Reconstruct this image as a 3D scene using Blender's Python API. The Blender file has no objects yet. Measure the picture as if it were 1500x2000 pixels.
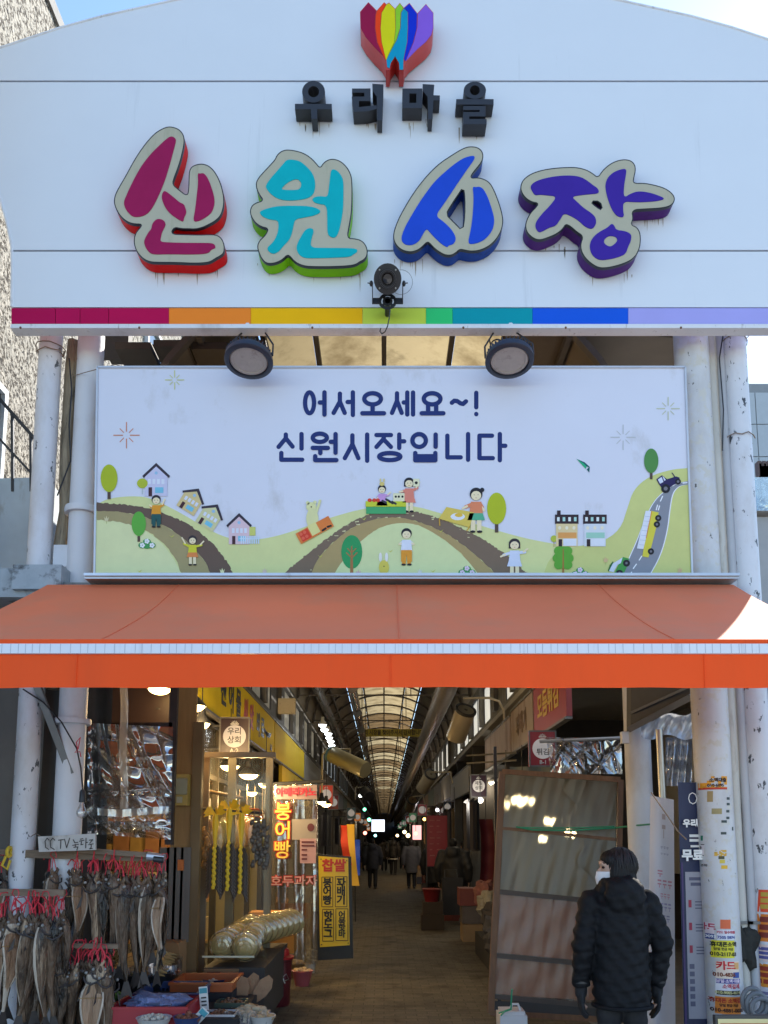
import bpy, bmesh, math, random
from mathutils import Vector, Matrix, Euler
R=math.radians; PI=math.pi
S=bpy.context.scene; COL=S.collection
# ------------------------------------------------------------------ camera, sky, sun, exposure
F=1600.0; HZ=1635.0; EYE=1.70; CY=-5.93; PITCH=math.atan(0.13); PP=HZ-F*0.13
cam=bpy.data.cameras.new('camera'); co=bpy.data.objects.new('camera',cam); COL.objects.link(co)
co.location=(0,CY,EYE); co.rotation_euler=(PI/2+PITCH,0,0)
cam.sensor_fit='AUTO'; cam.sensor_width=36; cam.lens=F/2000*36; cam.shift_y=(PP-1000)/2000
cam.clip_start=.05; cam.clip_end=3000; S.camera=co
SUN_EL,SUN_AZ=R(40),R(33)
w=bpy.data.worlds.new('World'); S.world=w; w.use_nodes=True
nt=w.node_tree; bg=nt.nodes['Background']
sky=nt.nodes.new('ShaderNodeTexSky'); sky.sky_type='NISHITA'; sky.sun_disc=False
sky.sun_elevation=SUN_EL; sky.sun_rotation=SUN_AZ; sky.air_density=1.0; sky.dust_density=.15; sky.ozone_density=2.6
nt.links.new(sky.outputs[0],bg.inputs[0]); bg.inputs[1].default_value=.15
sl=bpy.data.lights.new('sun','SUN'); sl.energy=4.2; sl.angle=R(.53); sl.color=(1,.93,.82)
so=bpy.data.objects.new('sun',sl); COL.objects.link(so)
sd=Vector((math.sin(SUN_AZ)*math.cos(SUN_EL),math.cos(SUN_AZ)*math.cos(SUN_EL),math.sin(SUN_EL)))
so.rotation_euler=sd.to_track_quat('Z','Y').to_euler(); so.location=sd*60
vs=S.view_settings; vs.view_transform='Standard'; vs.look='None'; vs.gamma=1; vs.use_curve_mapping=False
vs.exposure=1.24
S.cycles.max_bounces=8; S.cycles.transparent_max_bounces=16; S.cycles.diffuse_bounces=4
S.cycles.sample_clamp_indirect=6; S.cycles.caustics_reflective=False; S.cycles.caustics_refractive=False
LAMP=1.05
# ------------------------------------------------------------------ helpers
def at(px,py,Y):
    "point on the plane Y=const seen at photograph pixel px,py"
    u=(px-750)/F; v=(PP-py)/F; c,s=math.cos(PITCH),math.sin(PITCH)
    d=Vector((u,c-v*s,s+v*c)); t=(Y-CY)/d.y
    return Vector((0,CY,EYE))+d*t
def atx(px,py,X):
    u=(px-750)/F; v=(PP-py)/F; c,s=math.cos(PITCH),math.sin(PITCH)
    d=Vector((u,c-v*s,s+v*c)); t=X/d.x
    return Vector((0,CY,EYE))+d*t
def atz(px,py,Z):
    u=(px-750)/F; v=(PP-py)/F; c,s=math.cos(PITCH),math.sin(PITCH)
    d=Vector((u,c-v*s,s+v*c)); t=(Z-EYE)/d.z
    return Vector((0,CY,EYE))+d*t
def scl(py,Y): return (at(751,py,Y)-at(750,py,Y)).x      # metres per pixel
def lin(c):
    if isinstance(c,str):
        c=c.lstrip('#'); c=[int(c[i:i+2],16)/255 for i in (0,2,4)]
        c=[x/12.92 if x<=.04045 else ((x+.055)/1.055)**2.4 for x in c]
    return tuple(c[:3])
MATS={}
def mat(name,col=(.5,.5,.5),r=.6,var=.12,sc=5,bump=0,bs=70,metal=0,spec=.5,dirt=None,st=None,em=0,sheen=0,trl=0,rough_var=0,alpha=None,coat=0):
    """procedural material: base colour with noise variation; dirt=(colour,lo,hi,scale,zstretch) patches"""
    if name in MATS: return MATS[name]
    m=bpy.data.materials.new(name); MATS[name]=m; m.use_nodes=True
    n=m.node_tree.nodes; l=m.node_tree.links; b=n['Principled BSDF']; col=lin(col)
    tc=n.new('ShaderNodeTexCoord'); oi=n.new('ShaderNodeObjectInfo')
    ad=n.new('ShaderNodeVectorMath'); ad.operation='MULTIPLY_ADD'
    ad.inputs[1].default_value=(1,1,1)
    l.new(tc.outputs['Object'],ad.inputs[0])
    mul=n.new('ShaderNodeVectorMath'); mul.operation='SCALE'; mul.inputs[0].default_value=(37,19,23); l.new(oi.outputs['Random'],mul.inputs['Scale'])
    l.new(mul.outputs[0],ad.inputs[2]); P=ad.outputs[0]
    def mapped(s):
        mp=n.new('ShaderNodeMapping'); mp.inputs['Scale'].default_value=s; l.new(P,mp.inputs[0]); return mp.outputs[0]
    nz=n.new('ShaderNodeTexNoise'); nz.inputs['Scale'].default_value=sc; nz.inputs['Detail'].default_value=7; nz.inputs['Roughness'].default_value=.62
    l.new(mapped(st) if st else P,nz.inputs['Vector'])
    mx=n.new('ShaderNodeMix'); mx.data_type='RGBA'
    mx.inputs[6].default_value=(*[max(0,x*(1-var*1.6)) for x in col],1); mx.inputs[7].default_value=(*[min(1,x*(1+var*1.6)) for x in col],1)
    l.new(nz.outputs['Fac'],mx.inputs[0]); out=mx.outputs[2]
    for i,dd in enumerate([] if not dirt else (dirt if isinstance(dirt,list) else [dirt])):
        dc,lo,hi,ds,zs=dd
        dn=n.new('ShaderNodeTexNoise'); dn.inputs['Scale'].default_value=ds; dn.inputs['Detail'].default_value=8; dn.inputs['Roughness'].default_value=.65
        mp=n.new('ShaderNodeMapping'); mp.inputs['Scale'].default_value=(1,1,zs); mp.inputs['Location'].default_value=(i*7.3,i*3.1,i*1.7); l.new(P,mp.inputs[0]); l.new(mp.outputs[0],dn.inputs['Vector'])
        rp=n.new('ShaderNodeMapRange'); rp.inputs[1].default_value=lo; rp.inputs[2].default_value=hi; rp.clamp=True
        l.new(dn.outputs['Fac'],rp.inputs[0])
        m2=n.new('ShaderNodeMix'); m2.data_type='RGBA'; l.new(rp.outputs[0],m2.inputs[0]); l.new(out,m2.inputs[6]); m2.inputs[7].default_value=(*lin(dc),1)
        out=m2.outputs[2]
    l.new(out,b.inputs['Base Color'])
    b.inputs['Roughness'].default_value=r; b.inputs['Metallic'].default_value=metal; b.inputs['Specular IOR Level'].default_value=spec
    if coat: b.inputs['Coat Weight'].default_value=coat; b.inputs['Coat Roughness'].default_value=.1
    if rough_var:
        rr=n.new('ShaderNodeMapRange'); rr.inputs[3].default_value=max(.02,r-rough_var); rr.inputs[4].default_value=min(1,r+rough_var); l.new(nz.outputs['Fac'],rr.inputs[0]); l.new(rr.outputs[0],b.inputs['Roughness'])
    if sheen: b.inputs['Sheen Weight'].default_value=sheen
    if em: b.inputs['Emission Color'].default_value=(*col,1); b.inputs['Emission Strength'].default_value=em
    if bump:
        bn=n.new('ShaderNodeTexNoise'); bn.inputs['Scale'].default_value=bs; bn.inputs['Detail'].default_value=5; l.new(mapped(st) if st else P,bn.inputs['Vector'])
        bp=n.new('ShaderNodeBump'); bp.inputs['Strength'].default_value=bump; bp.inputs['Distance'].default_value=.02
        l.new(bn.outputs['Fac'],bp.inputs['Height']); l.new(bp.outputs[0],b.inputs['Normal'])
    if trl:
        t=n.new('ShaderNodeBsdfTranslucent'); l.new(out,t.inputs[0]); ms=n.new('ShaderNodeMixShader'); ms.inputs[0].default_value=trl
        l.new(b.outputs[0],ms.inputs[1]); l.new(t.outputs[0],ms.inputs[2]); l.new(ms.outputs[0],n['Material Output'].inputs[0])
    return m
def film(name,tint=(.9,.92,.95),clear=.6,gloss=.3,haze=.1,rough=.06,hcol=(.7,.68,.62),wr=.5,ws=9,blur=0,zst=.45,dist=1.2):
    "thin crinkled plastic: transparent + glossy + a little diffuse haze"
    if name in MATS: return MATS[name]
    m=bpy.data.materials.new(name); MATS[name]=m; m.use_nodes=True
    n=m.node_tree.nodes; l=m.node_tree.links; n.remove(n['Principled BSDF'])
    tc=n.new('ShaderNodeTexCoord'); nz=n.new('ShaderNodeTexNoise'); nz.inputs['Scale'].default_value=ws; nz.inputs['Detail'].default_value=3; nz.inputs['Distortion'].default_value=dist
    mp=n.new('ShaderNodeMapping'); mp.inputs['Scale'].default_value=(1,1,zst); l.new(tc.outputs['Object'],mp.inputs[0]); l.new(mp.outputs[0],nz.inputs['Vector'])
    bp=n.new('ShaderNodeBump'); bp.inputs['Strength'].default_value=wr; bp.inputs['Distance'].default_value=.05; l.new(nz.outputs['Fac'],bp.inputs['Height'])
    t=n.new('ShaderNodeBsdfRefraction' if blur else 'ShaderNodeBsdfTransparent'); t.inputs[0].default_value=(*tint,1)
    if blur: t.inputs['Roughness'].default_value=blur; t.inputs['IOR'].default_value=1.3
    g=n.new('ShaderNodeBsdfGlossy'); g.inputs['Roughness'].default_value=rough; l.new(bp.outputs[0],g.inputs['Normal'])
    d=n.new('ShaderNodeBsdfDiffuse'); d.inputs[0].default_value=(*hcol,1)
    tr=n.new('ShaderNodeBsdfTranslucent'); tr.inputs[0].default_value=(*hcol,1)
    a=n.new('ShaderNodeMixShader'); a.inputs[0].default_value=.5; l.new(d.outputs[0],a.inputs[1]); l.new(tr.outputs[0],a.inputs[2])
    s1=n.new('ShaderNodeMixShader'); s1.inputs[0].default_value=gloss/(gloss+haze+1e-6); l.new(a.outputs[0],s1.inputs[1]); l.new(g.outputs[0],s1.inputs[2])
    s2=n.new('ShaderNodeMixShader'); s2.inputs[0].default_value=clear; l.new(s1.outputs[0],s2.inputs[1]); l.new(t.outputs[0],s2.inputs[2])
    l.new(s2.outputs[0],n['Material Output'].inputs[0]); return m
def glow(name,col,k):
    if name in MATS: return MATS[name]
    m=bpy.data.materials.new(name); MATS[name]=m; m.use_nodes=True; n=m.node_tree.nodes; n.remove(n['Principled BSDF'])
    e=n.new('ShaderNodeEmission'); e.inputs[0].default_value=(*lin(col),1); e.inputs[1].default_value=k
    m.node_tree.links.new(e.outputs[0],n['Material Output'].inputs[0]); return m
def ink(c): 
    return mat('print_'+c.strip('#'),c,r=.5,var=.06,sc=9,spec=.2)
class MB:
    def __init__(s): s.v=[];s.f=[];s.m=[];s.k=0
    def add(s,vs,fs):
        o=len(s.v); s.v+=[tuple(x) for x in vs]; s.f+=[tuple(i+o for i in f) for f in fs]; s.m+=[s.k]*len(fs); return s
    def box(s,a,b,rot=None,piv=None):
        x0,y0,z0=[min(a[i],b[i]) for i in range(3)]; x1,y1,z1=[max(a[i],b[i]) for i in range(3)]
        vs=[Vector(p) for p in((x0,y0,z0),(x1,y0,z0),(x1,y1,z0),(x0,y1,z0),(x0,y0,z1),(x1,y0,z1),(x1,y1,z1),(x0,y1,z1))]
        if rot:
            pv=Vector(piv) if piv else (vs[0]+vs[6])/2; M=Euler(rot).to_matrix(); vs=[M@(p-pv)+pv for p in vs]
        return s.add(vs,[(0,3,2,1),(4,5,6,7),(0,1,5,4),(1,2,6,5),(2,3,7,6),(3,0,4,7)])
    def bar(s,a,b,wd,dp,up=(0,-1,0)):
        a=Vector(a);b=Vector(b);d=(b-a).normalized();u=Vector(up);u=(u-d*u.dot(d)).normalized();c=d.cross(u)
        vs=[p+c*wd/2*i+u*dp/2*j for p in(a,b) for i,j in((-1,-1),(1,-1),(1,1),(-1,1))]
        return s.add(vs,[(0,1,2,3),(7,6,5,4),(0,4,5,1),(1,5,6,2),(2,6,7,3),(3,7,4,0)])
    def tube(s,path,r,n=10,cap=True):
        path=[Vector(p) for p in path]; N=len(path); rr=r if isinstance(r,(list,tuple)) else [r]*N
        vs=[];u=None
        for i,p in enumerate(path):
            d=(path[min(i+1,N-1)]-path[max(i-1,0)]).normalized()
            if u is None: u=d.orthogonal().normalized()
            u=(u-d*u.dot(d)).normalized(); c=d.cross(u)
            vs+=[p+(u*math.cos(2*PI*k/n)+c*math.sin(2*PI*k/n))*rr[i] for k in range(n)]
        fs=[(i*n+k,i*n+(k+1)%n,(i+1)*n+(k+1)%n,(i+1)*n+k) for i in range(N-1) for k in range(n)]
        if cap: fs+=[tuple(range(n))[::-1],tuple(range((N-1)*n,N*n))]
        return s.add(vs,fs)
    def lathe(s,prof,c=(0,0,0),n=20,M=None):
        "profile [(r,z)] turned about the z axis, optionally rotated by M"
        c=Vector(c); vs=[]
        for r,z in prof:
            for k in range(n):
                p=Vector((r*math.cos(2*PI*k/n),r*math.sin(2*PI*k/n),z)); vs.append((M@p if M else p)+c)
        N=len(prof); fs=[(i*n+k,i*n+(k+1)%n,(i+1)*n+(k+1)%n,(i+1)*n+k) for i in range(N-1) for k in range(n)]
        if prof[0][0]>1e-5: fs.append(tuple(range(n))[::-1])
        if prof[-1][0]>1e-5: fs.append(tuple(range((N-1)*n,N*n)))
        return s.add(vs,fs)
    def ell(s,c,r,n=12,m=8,M=None):
        c=Vector(c); r=Vector(r) if not isinstance(r,(int,float)) else Vector((r,r,r))
        vs=[];fs=[]
        for i in range(m+1):
            t=PI*i/m
            for k in range(n):
                a=2*PI*k/n; p=Vector((r.x*math.sin(t)*math.cos(a),r.y*math.sin(t)*math.sin(a),r.z*math.cos(t))); vs.append((M@p if M else p)+c)
        for i in range(m):
            for k in range(n): fs.append((i*n+k,(i+1)*n+k,(i+1)*n+(k+1)%n,i*n+(k+1)%n))
        return s.add(vs,fs)
    def grid(s,fn,nu,nv):
        vs=[fn(i/nu,j/nv) for j in range(nv+1) for i in range(nu+1)]
        return s.add(vs,[(j*(nu+1)+i,j*(nu+1)+i+1,(j+1)*(nu+1)+i+1,(j+1)*(nu+1)+i) for j in range(nv) for i in range(nu)])
    def poly(s,pts): return s.add(pts,[tuple(range(len(pts)))])
    def fill(s,loops,ext=None,sides=True,front=True):
        "flat filled shape with holes (loops of 3-D points); ext = vector to extrude the rim along"
        bm=bmesh.new(); es=[];
        for lp in loops:
            vv=[bm.verts.new(p) for p in lp]
            es+=[bm.edges.new((vv[i],vv[(i+1)%len(vv)])) for i in range(len(vv))]
        bmesh.ops.triangle_fill(bm,use_beauty=True,use_dissolve=False,edges=es)
        bm.verts.index_update()
        vs=[v.co.copy() for v in bm.verts]; fs=[[v.index for v in f.verts] for f in bm.faces]; bm.free()
        if front: s.add(vs,fs)
        if ext is not None and sides:
            e=Vector(ext)
            for lp in loops:
                n=len(lp); a=[Vector(p) for p in lp]; s.add(a+[p+e for p in a],[(i,(i+1)%n,n+(i+1)%n,n+i) for i in range(n)])
        return s
    def build(s,name,mats,parent=None,smooth=35,recalc=True):
        me=bpy.data.meshes.new(name)
        off=WLOC.get(parent.name,Vector()) if parent is not None else Vector()
        me.from_pydata([(v[0]-off.x,v[1]-off.y,v[2]-off.z) for v in s.v],[],s.f)
        mats=mats if isinstance(mats,(list,tuple)) else [mats]
        for m in mats: me.materials.append(m)
        if len(mats)>1: me.polygons.foreach_set('material_index',s.m)
        if recalc:
            bm=bmesh.new(); bm.from_mesh(me); bmesh.ops.recalc_face_normals(bm,faces=bm.faces); bm.to_mesh(me); bm.free()
        if smooth:
            me.shade_smooth(); me.set_sharp_from_angle(angle=R(smooth))
        o=bpy.data.objects.new(name,me); COL.objects.link(o)
        if parent is not None: o.parent=parent
        WLOC[o.name]=off.copy(); return o
WLOC={}
def tag(o,label=None,cat=None,group=None,kind=None):
    if label:o['label']=label
    if cat:o['category']=cat
    if group:o['group']=group
    if kind:o['kind']=kind
    return o
def thing(name,loc,label,cat,group=None,kind=None):
    o=bpy.data.objects.new(name,None); COL.objects.link(o); o.location=loc; o.empty_display_size=.1
    WLOC[o.name]=Vector(loc); return tag(o,label,cat,group,kind)
def base(o):
    "move a one-mesh thing's origin to the base of its shape"
    vs=[v.co for v in o.data.vertices]
    lo=Vector([min(v[i] for v in vs) for i in range(3)]); hi=Vector([max(v[i] for v in vs) for i in range(3)])
    c=Vector(((lo.x+hi.x)/2,(lo.y+hi.y)/2,lo.z)); o.data.transform(Matrix.Translation(-c)); o.location=o.location+c; WLOC[o.name]=c; return o
def solo(mb,name,mats,label,cat,group=None,kind=None,smooth=35):
    return tag(base(mb.build(name,mats,None,smooth)),label,cat,group,kind)
def struct(mb,name,mats,parent=None,smooth=35):
    o=mb.build(name,mats,parent,smooth)
    if parent is None: base(o); o['kind']='structure'
    return o
KIDS={}
def kids(o): return [c for c in bpy.data.objects if c.parent==o]
def copy_tree(o,loc=None,rot=None,scale=None,label=None):
    def cp(a,par):
        c=a.copy(); COL.objects.link(c); c.parent=par
        for ch in kids(a): cp(ch,c)
        return c
    c=cp(o,None)
    if loc is not None:c.location=loc
    if rot is not None:c.rotation_euler=rot
    if scale is not None:c.scale=scale
    if label:c['label']=label
    return c
def chaikin(p,it=2):
    for _ in range(it):
        q=[];n=len(p)
        for i in range(n):
            a,b=Vector(p[i]),Vector(p[(i+1)%n]); q+=[a*.75+b*.25,a*.25+b*.75]
        p=q
    return [tuple(x) for x in p]
def crop(x0,y0,k,pts): return [(x0+x/k,y0+y/k) for x,y in pts]
def P3(pts,Y): return [at(x,y,Y) for x,y in pts]
def circ(cx,cy,rx,ry=None,n=20,a0=0,a1=2*PI):
    ry=ry or rx; full=abs(a1-a0-2*PI)<1e-4; N=n if full else n+1
    return [(cx+rx*math.cos(a0+(a1-a0)*i/n),cy+ry*math.sin(a0+(a1-a0)*i/n)) for i in range(N)]
def capsule(pts,wd,n=5):
    "outline pieces of a round-capped stroke: quads + discs"
    out=[]
    for i in range(len(pts)-1):
        (x0,y0),(x1,y1)=pts[i],pts[i+1]; L=math.hypot(x1-x0,y1-y0) or 1; a=math.atan2(y1-y0,x1-x0); h=wd/2
        out.append(circ(x1,y1,h,h,8,a-PI/2,a+PI/2)+circ(x0,y0,h,h,8,a+PI/2,a+3*PI/2))
    return out
TEXTS=[]
def text(s,size,m,loc,rot=(PI/2,0,0),parent=None,name='lettering',off=0.012,ext=.0015,xs=1.0,warp=None,line=1.0,label=None):
    c=bpy.data.curves.new(name,'FONT'); c.body=s; c.size=size; c.align_x='CENTER'; c.align_y='CENTER'; c.resolution_u=3
    c.offset=off*size; c.extrude=ext; c.space_line=line
    o=bpy.data.objects.new('tmp_text',c); COL.objects.link(o); o.rotation_euler=rot; o.location=loc; o.scale=(xs,1,1)
    TEXTS.append((o,m,parent,name,warp,label)); return o
def flush_text():
    bpy.context.view_layer.update(); dg=bpy.context.evaluated_depsgraph_get(); made=[]
    for o,m,parent,name,warp,label in TEXTS:
        me=bpy.data.meshes.new_from_object(o.evaluated_get(dg)); me.transform(o.matrix_world)
        if warp:
            cx,cy,r=warp
            for v in me.vertices:
                v.co.x=max(cx-r*.985,min(cx+r*.985,v.co.x))
                d=max(-.999,min(.999,(v.co.x-cx)/r)); dep=v.co.y; v.co.y=cy-math.sqrt(1-d*d)*r+dep
        made.append((me,m,parent,name,label))
    for o,*_ in TEXTS:
        c=o.data; bpy.data.objects.remove(o); bpy.data.curves.remove(c)
    for me,m,parent,name,label in made:
        off=WLOC.get(parent.name,Vector()) if parent is not None else Vector()
        me.transform(Matrix.Translation(-off)); me.materials.clear(); me.materials.append(m); me.name=name
        o=bpy.data.objects.new(name,me); COL.objects.link(o); o.parent=parent
        if label:o['label']=label
    TEXTS.clear()
def point(name,loc,watt,col,rad=.05,parent=None,spot=None):
    L=bpy.data.lights.new(name,'SPOT' if spot else 'POINT'); L.energy=watt*LAMP; L.color=col; L.shadow_soft_size=rad
    if spot: L.spot_size=spot; L.spot_blend=.6
    o=bpy.data.objects.new(name,L); COL.objects.link(o); off=WLOC.get(parent.name,Vector()) if parent is not None else Vector()
    o.location=Vector(loc)-off; o.parent=parent; return o
rnd=random.Random(7)
def ordw(i): return ['first','second','third','fourth','fifth','sixth','seventh','eighth','ninth','tenth','eleventh','twelfth','thirteenth','fourteenth','fifteenth','sixteenth','seventeenth','eighteenth','nineteenth','twentieth','twenty-first','twenty-second','twenty-third','twenty-fourth','twenty-fifth','twenty-sixth','twenty-seventh','twenty-eighth','twenty-ninth','thirtieth'][i]
# ------------------------------------------------------------------ materials
PAINT=mat('white_painted_steel',(.72,.73,.74),r=.45,var=.06,sc=3,dirt=[('#6b5a48',.60,.80,26,.25),('#8d8378',.56,.9,3,.5)])
PANEL=mat('white_sign_panel',(.72,.755,.79),r=.4,var=.02,sc=2,dirt=[('#9aa0a6',.62,1.1,7,.06),('#8a7a66',.70,1.1,14,.12)],bump=.05,bs=1.4)
GROOVE=mat('groove_dark',(.03,.03,.035),r=.8)
DARK=mat('dark_steel',(.035,.037,.042),r=.5,var=.2)
BLACK=mat('black_plastic',(.018,.019,.022),r=.4,var=.25)
STEELG=mat('grey_steel',(.16,.16,.155),r=.5,var=.25,metal=.3,dirt=('#3a2a1c',.58,.8,9,.5))
SILVER=mat('silver_duct',(.42,.41,.38),r=.35,var=.15,metal=.75,bump=.15,bs=5)
WOOD=mat('weathered_wood',(.20,.14,.09),r=.8,var=.45,sc=3,st=(9,9,1.2),bump=.4,bs=12)
WOODX=mat('rail_wood',(.21,.15,.1),r=.8,var=.5,sc=3,st=(1.2,9,12),bump=.4,bs=10)
BROWNW=mat('brown_frame_wood',(.17,.085,.04),r=.6,var=.35,sc=4,st=(6,6,1),bump=.2,bs=14)
CARD=mat('cardboard',(.30,.17,.075),r=.85,var=.12,sc=4,bump=.06,bs=40)
CONC=mat('concrete',(.3,.29,.27),r=.9,var=.25,sc=3,bump=.25,bs=40)
# ------------------------------------------------------------------ ground
m=mat('street_asphalt',(.22,.215,.205),r=.85,var=.3,sc=4,bump=.5,bs=220)
struct(MB().grid(lambda u,v:(-400+800*u,-400+900*v,-.02),8,8),'ground',m)
FLOOR=mat('arcade_floor_paving',(.098,.088,.071),r=.75,var=.5,sc=45,bump=.5,bs=160,dirt=[('#2b241b',.5,.75,3,1),('#6b5c45',.62,.78,60,1)],rough_var=.15)
def floor_joints(m):
    n=m.node_tree.nodes; l=m.node_tree.links; b=n['Principled BSDF']; src=b.inputs['Base Color'].links[0].from_socket
    tc=n.new('ShaderNodeTexCoord'); br=n.new('ShaderNodeTexBrick'); br.inputs['Scale'].default_value=1; br.inputs['Brick Width'].default_value=.21; br.inputs['Row Height'].default_value=.105; br.inputs['Mortar Size'].default_value=.006; br.inputs['Mortar Smooth'].default_value=.4
    br.inputs['Color1'].default_value=(1.25,1.2,1.1,1); br.inputs['Color2'].default_value=(.72,.72,.75,1); br.inputs['Mortar'].default_value=(.35,.33,.3,1); br.inputs['Bias'].default_value=-.1
    l.new(tc.outputs['Object'],br.inputs['Vector']); mx=n.new('ShaderNodeMix'); mx.data_type='RGBA'; mx.blend_type='MULTIPLY'; mx.inputs[0].default_value=.8
    l.new(src,mx.inputs[6]); l.new(br.outputs['Color'],mx.inputs[7]); l.new(mx.outputs[2],b.inputs['Base Color'])
floor_joints(FLOOR)
struct(MB().box((-1.9,-.6,-.1),(1.9,152,0)),'arcade_floor',FLOOR)
m=mat('pavement',(.38,.375,.36),r=.9,var=.2,sc=5,bump=.3,bs=90)
struct(MB().box((-9,-9,-.1),(9,-.6,-.004)),'pavement',m)
# ------------------------------------------------------------------ neighbouring buildings
def stucco():
    m=mat('sprayed_stucco',(.42,.39,.325),r=.95,var=.35,sc=14,bump=1.0,bs=17,dirt=[('#3a3226',.50,.55,30,1),('#0d0b0a',.575,.615,17,1)]); return m
b=thing('stucco_building',(-5.6,12,0),'rough sprayed stucco building with sunlit side wall left of the market gate','building')
hX=-3.5
MB().box((-9,-1.5,0),(hX,22,10.3)).build('wall',stucco(),b)
MB().box((-9.1,-1.6,10.3),(hX+.03,22.1,10.45)).build('roof_edge',CONC,b)
wf=mat('window_frame_white',(.7,.72,.72),r=.4); WG=mat('window_glass',(.10,.14,.15),r=.08,var=.3,spec=.8)
for k,(yy,z0) in enumerate([(-.14,4.6),(5.2,4.15),(9,4.15),(5.2,8.2),(9,8.2)]):
    f=MB()
    f.box((hX,yy,z0),(hX+.06,yy+.06,z0+1.15)).box((hX,yy+1.2,z0),(hX+.06,yy+1.26,z0+1.15)).box((hX,yy+.06,z0+1.09),(hX+.06,yy+1.2,z0+1.15)).box((hX,yy+.06,z0),(hX+.08,yy+1.2,z0+.06)).box((hX,yy+.6,z0+.06),(hX+.05,yy+.65,z0+1.09))
    f=f.build('window',wf,b); MB().box((hX+.002,yy+.03,z0+.03),(hX+.02,yy+1.23,z0+1.12)).build('pane',WG,f)
# stair railing on that wall
r=MB()
r.bar(at(-40,735,.9),at(76,866,.9),.03,.03); r.bar(at(-40,815,.9),at(74,938,.9),.02,.02)
for px in (-12,24,60): r.bar(at(px,767+(px+12)*1.13,.9),at(px+1,960,.9),.022,.022)
solo(r,'stair_railing',DARK,'dark metal stair railing sloping down beside the stucco wall','railing')
m=mat('blue_weathered_sheet',(.50,.58,.64),r=.6,var=.15,sc=3,dirt=[('#8f8873',.55,.75,4,.4),('#2f3a44',.62,.75,2,2)])
t=MB(); a=[at(-30,935,.9),at(88,932,.9),at(88,1150,.9),at(-30,1162,.9)]
t.fill([a],ext=(0,.5,0)); t.poly([p+Vector((0,.5,0)) for p in a])
q=solo(t,'lean_to_roof',m,'pale blue weathered sheet metal lean-to beside the left gate column','lean-to')
t=MB(); t.box(at(-40,1150,.35),at(92,1166,-.15)); t.box(at(60,1128,.1),at(118,1150,-.2))
solo(t,'gutter_ledge',mat('grey_flashing',(.33,.38,.42),r=.5,var=.2,sc=8,dirt=('#2a2622',.55,.7,7,1)),'grey metal flashing ledge at the foot of the left column','ledge')
# right: tiled building far behind
TILE=mat('pale_tile_cladding',(.42,.46,.48),r=.5,var=.06)
b=thing('tile_clad_building',(14.5,22,0),'pale grey tile-clad building with dark canopy behind the right column','building')
MB().box((10.5,19,0),(22,34,16.3)).build('wall',mat('tile_joint',(.25,.27,.28),r=.8),b)
pm=None
for i in range(5):
    for j in range(14):
        x0=10.52+i*1.5; z0=.6+j*1.1
        o=MB().box((x0,18.96,z0),(x0+1.47,19.0,z0+1.07)).build('tile',TILE,b,smooth=0)
MB().box((10.0,16.5,11.1),(22,18.95,11.4)).build('canopy_slab',mat('canopy_grey',(.3,.3,.3),r=.7),b)
MB().add([(10.0,16.5,11.1),(22,16.5,11.1),(22,18.9,9.2),(10.0,18.9,9.2),(10,18.9,11.1),(22,18.9,11.1)],[(0,1,2,3),(0,3,4),(1,5,2)]).build('canopy_soffit',mat('soffit_brown',(.13,.07,.06),r=.7),b)
b=thing('glass_balcony',(4.6,4.5,0),'grey low house with glass balcony rail right of the peeling column','house')
MB().box(at(1474,1010,4.2),at(1640,1700,9)).build('wall',mat('grey_render',(.42,.43,.43),r=.85,var=.1),b)
MB().box(at(1473,932,4.25),at(1620,1000,4.28)).build('glass_rail',film('balcony_glass',(.75,.85,.86),.45,.4,.25,.05,(.5,.6,.62)),b)
MB().box(at(1472,998,4.1),at(1640,1012,4.35)).build('slab_edge',CONC,b)
t=MB()
for k in range(9): t.box(at(1480+k*3,900+(k%3)*5,5.2),at(1482.5+k*3,935,5.3))
t.build('post',mat('dark_post',(.12,.08,.07),r=.7),b)
# ------------------------------------------------------------------ gate sign board
YS=-.30
g=thing('arch_sign_board',at(775,640,-.25),'large arched white signboard with a rainbow stripe over the market gate','signboard')
def arc_out(y): return y
Lft=[(22,598),(23,520),(22,478),(12,430),(0,388),(-14,352),(-34,308),(-56,252),(-72,200),(-80,160),(-66,128),(-40,108),(0,92),(60,72),(120,52),(200,30),(330,1),(450,-22),(570,-38),(680,-47),(775,-50)]
Rgt=[(1550-x,y) for x,y in Lft[::-1][1:]]
def xb(y,side):
    pts=Lft if side<0 else [(1550-x,yy) for x,yy in Lft]
    best=None
    for i in range(len(pts)-1):
        (x0,y0),(x1,y1)=pts[i],pts[i+1]
        if min(y0,y1)<=y<=max(y0,y1) and abs(y1-y0)>1e-6: return x0+(x1-x0)*(y-y0)/(y1-y0)
    return pts[0][0]
def seg(yt,yb):
    l=[(xb(yb,-1),yb)]+[p for p in Lft if yt<p[1]<yb]+([(xb(yt,-1),yt)] if yt>-45 else [])
    if yt<=-45: l=[(xb(yb,-1),yb)]+[p for p in Lft if p[1]<yb]+[(1550-x,y) for x,y in Lft[::-1][1:] if y<yb]+[(xb(yb,1),yb)]
    else: l=l+[(1550-x,y) for x,y in l[::-1]]
    return l
for nm,yt,yb in (('arch_panel',-50,157),('letter_panel',160.5,488),('lower_panel',491.5,600)):
    MB().fill([P3(seg(yt,yb),YS)],ext=(0,.03,0)).build('sign_panel',PANEL,g)
MB().fill([P3([(x+(775-x)*.004,y) for x,y in seg(-50,599)],YS+.025)],ext=(0,.09,0)).build('backing_frame',GROOVE,g)
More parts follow.
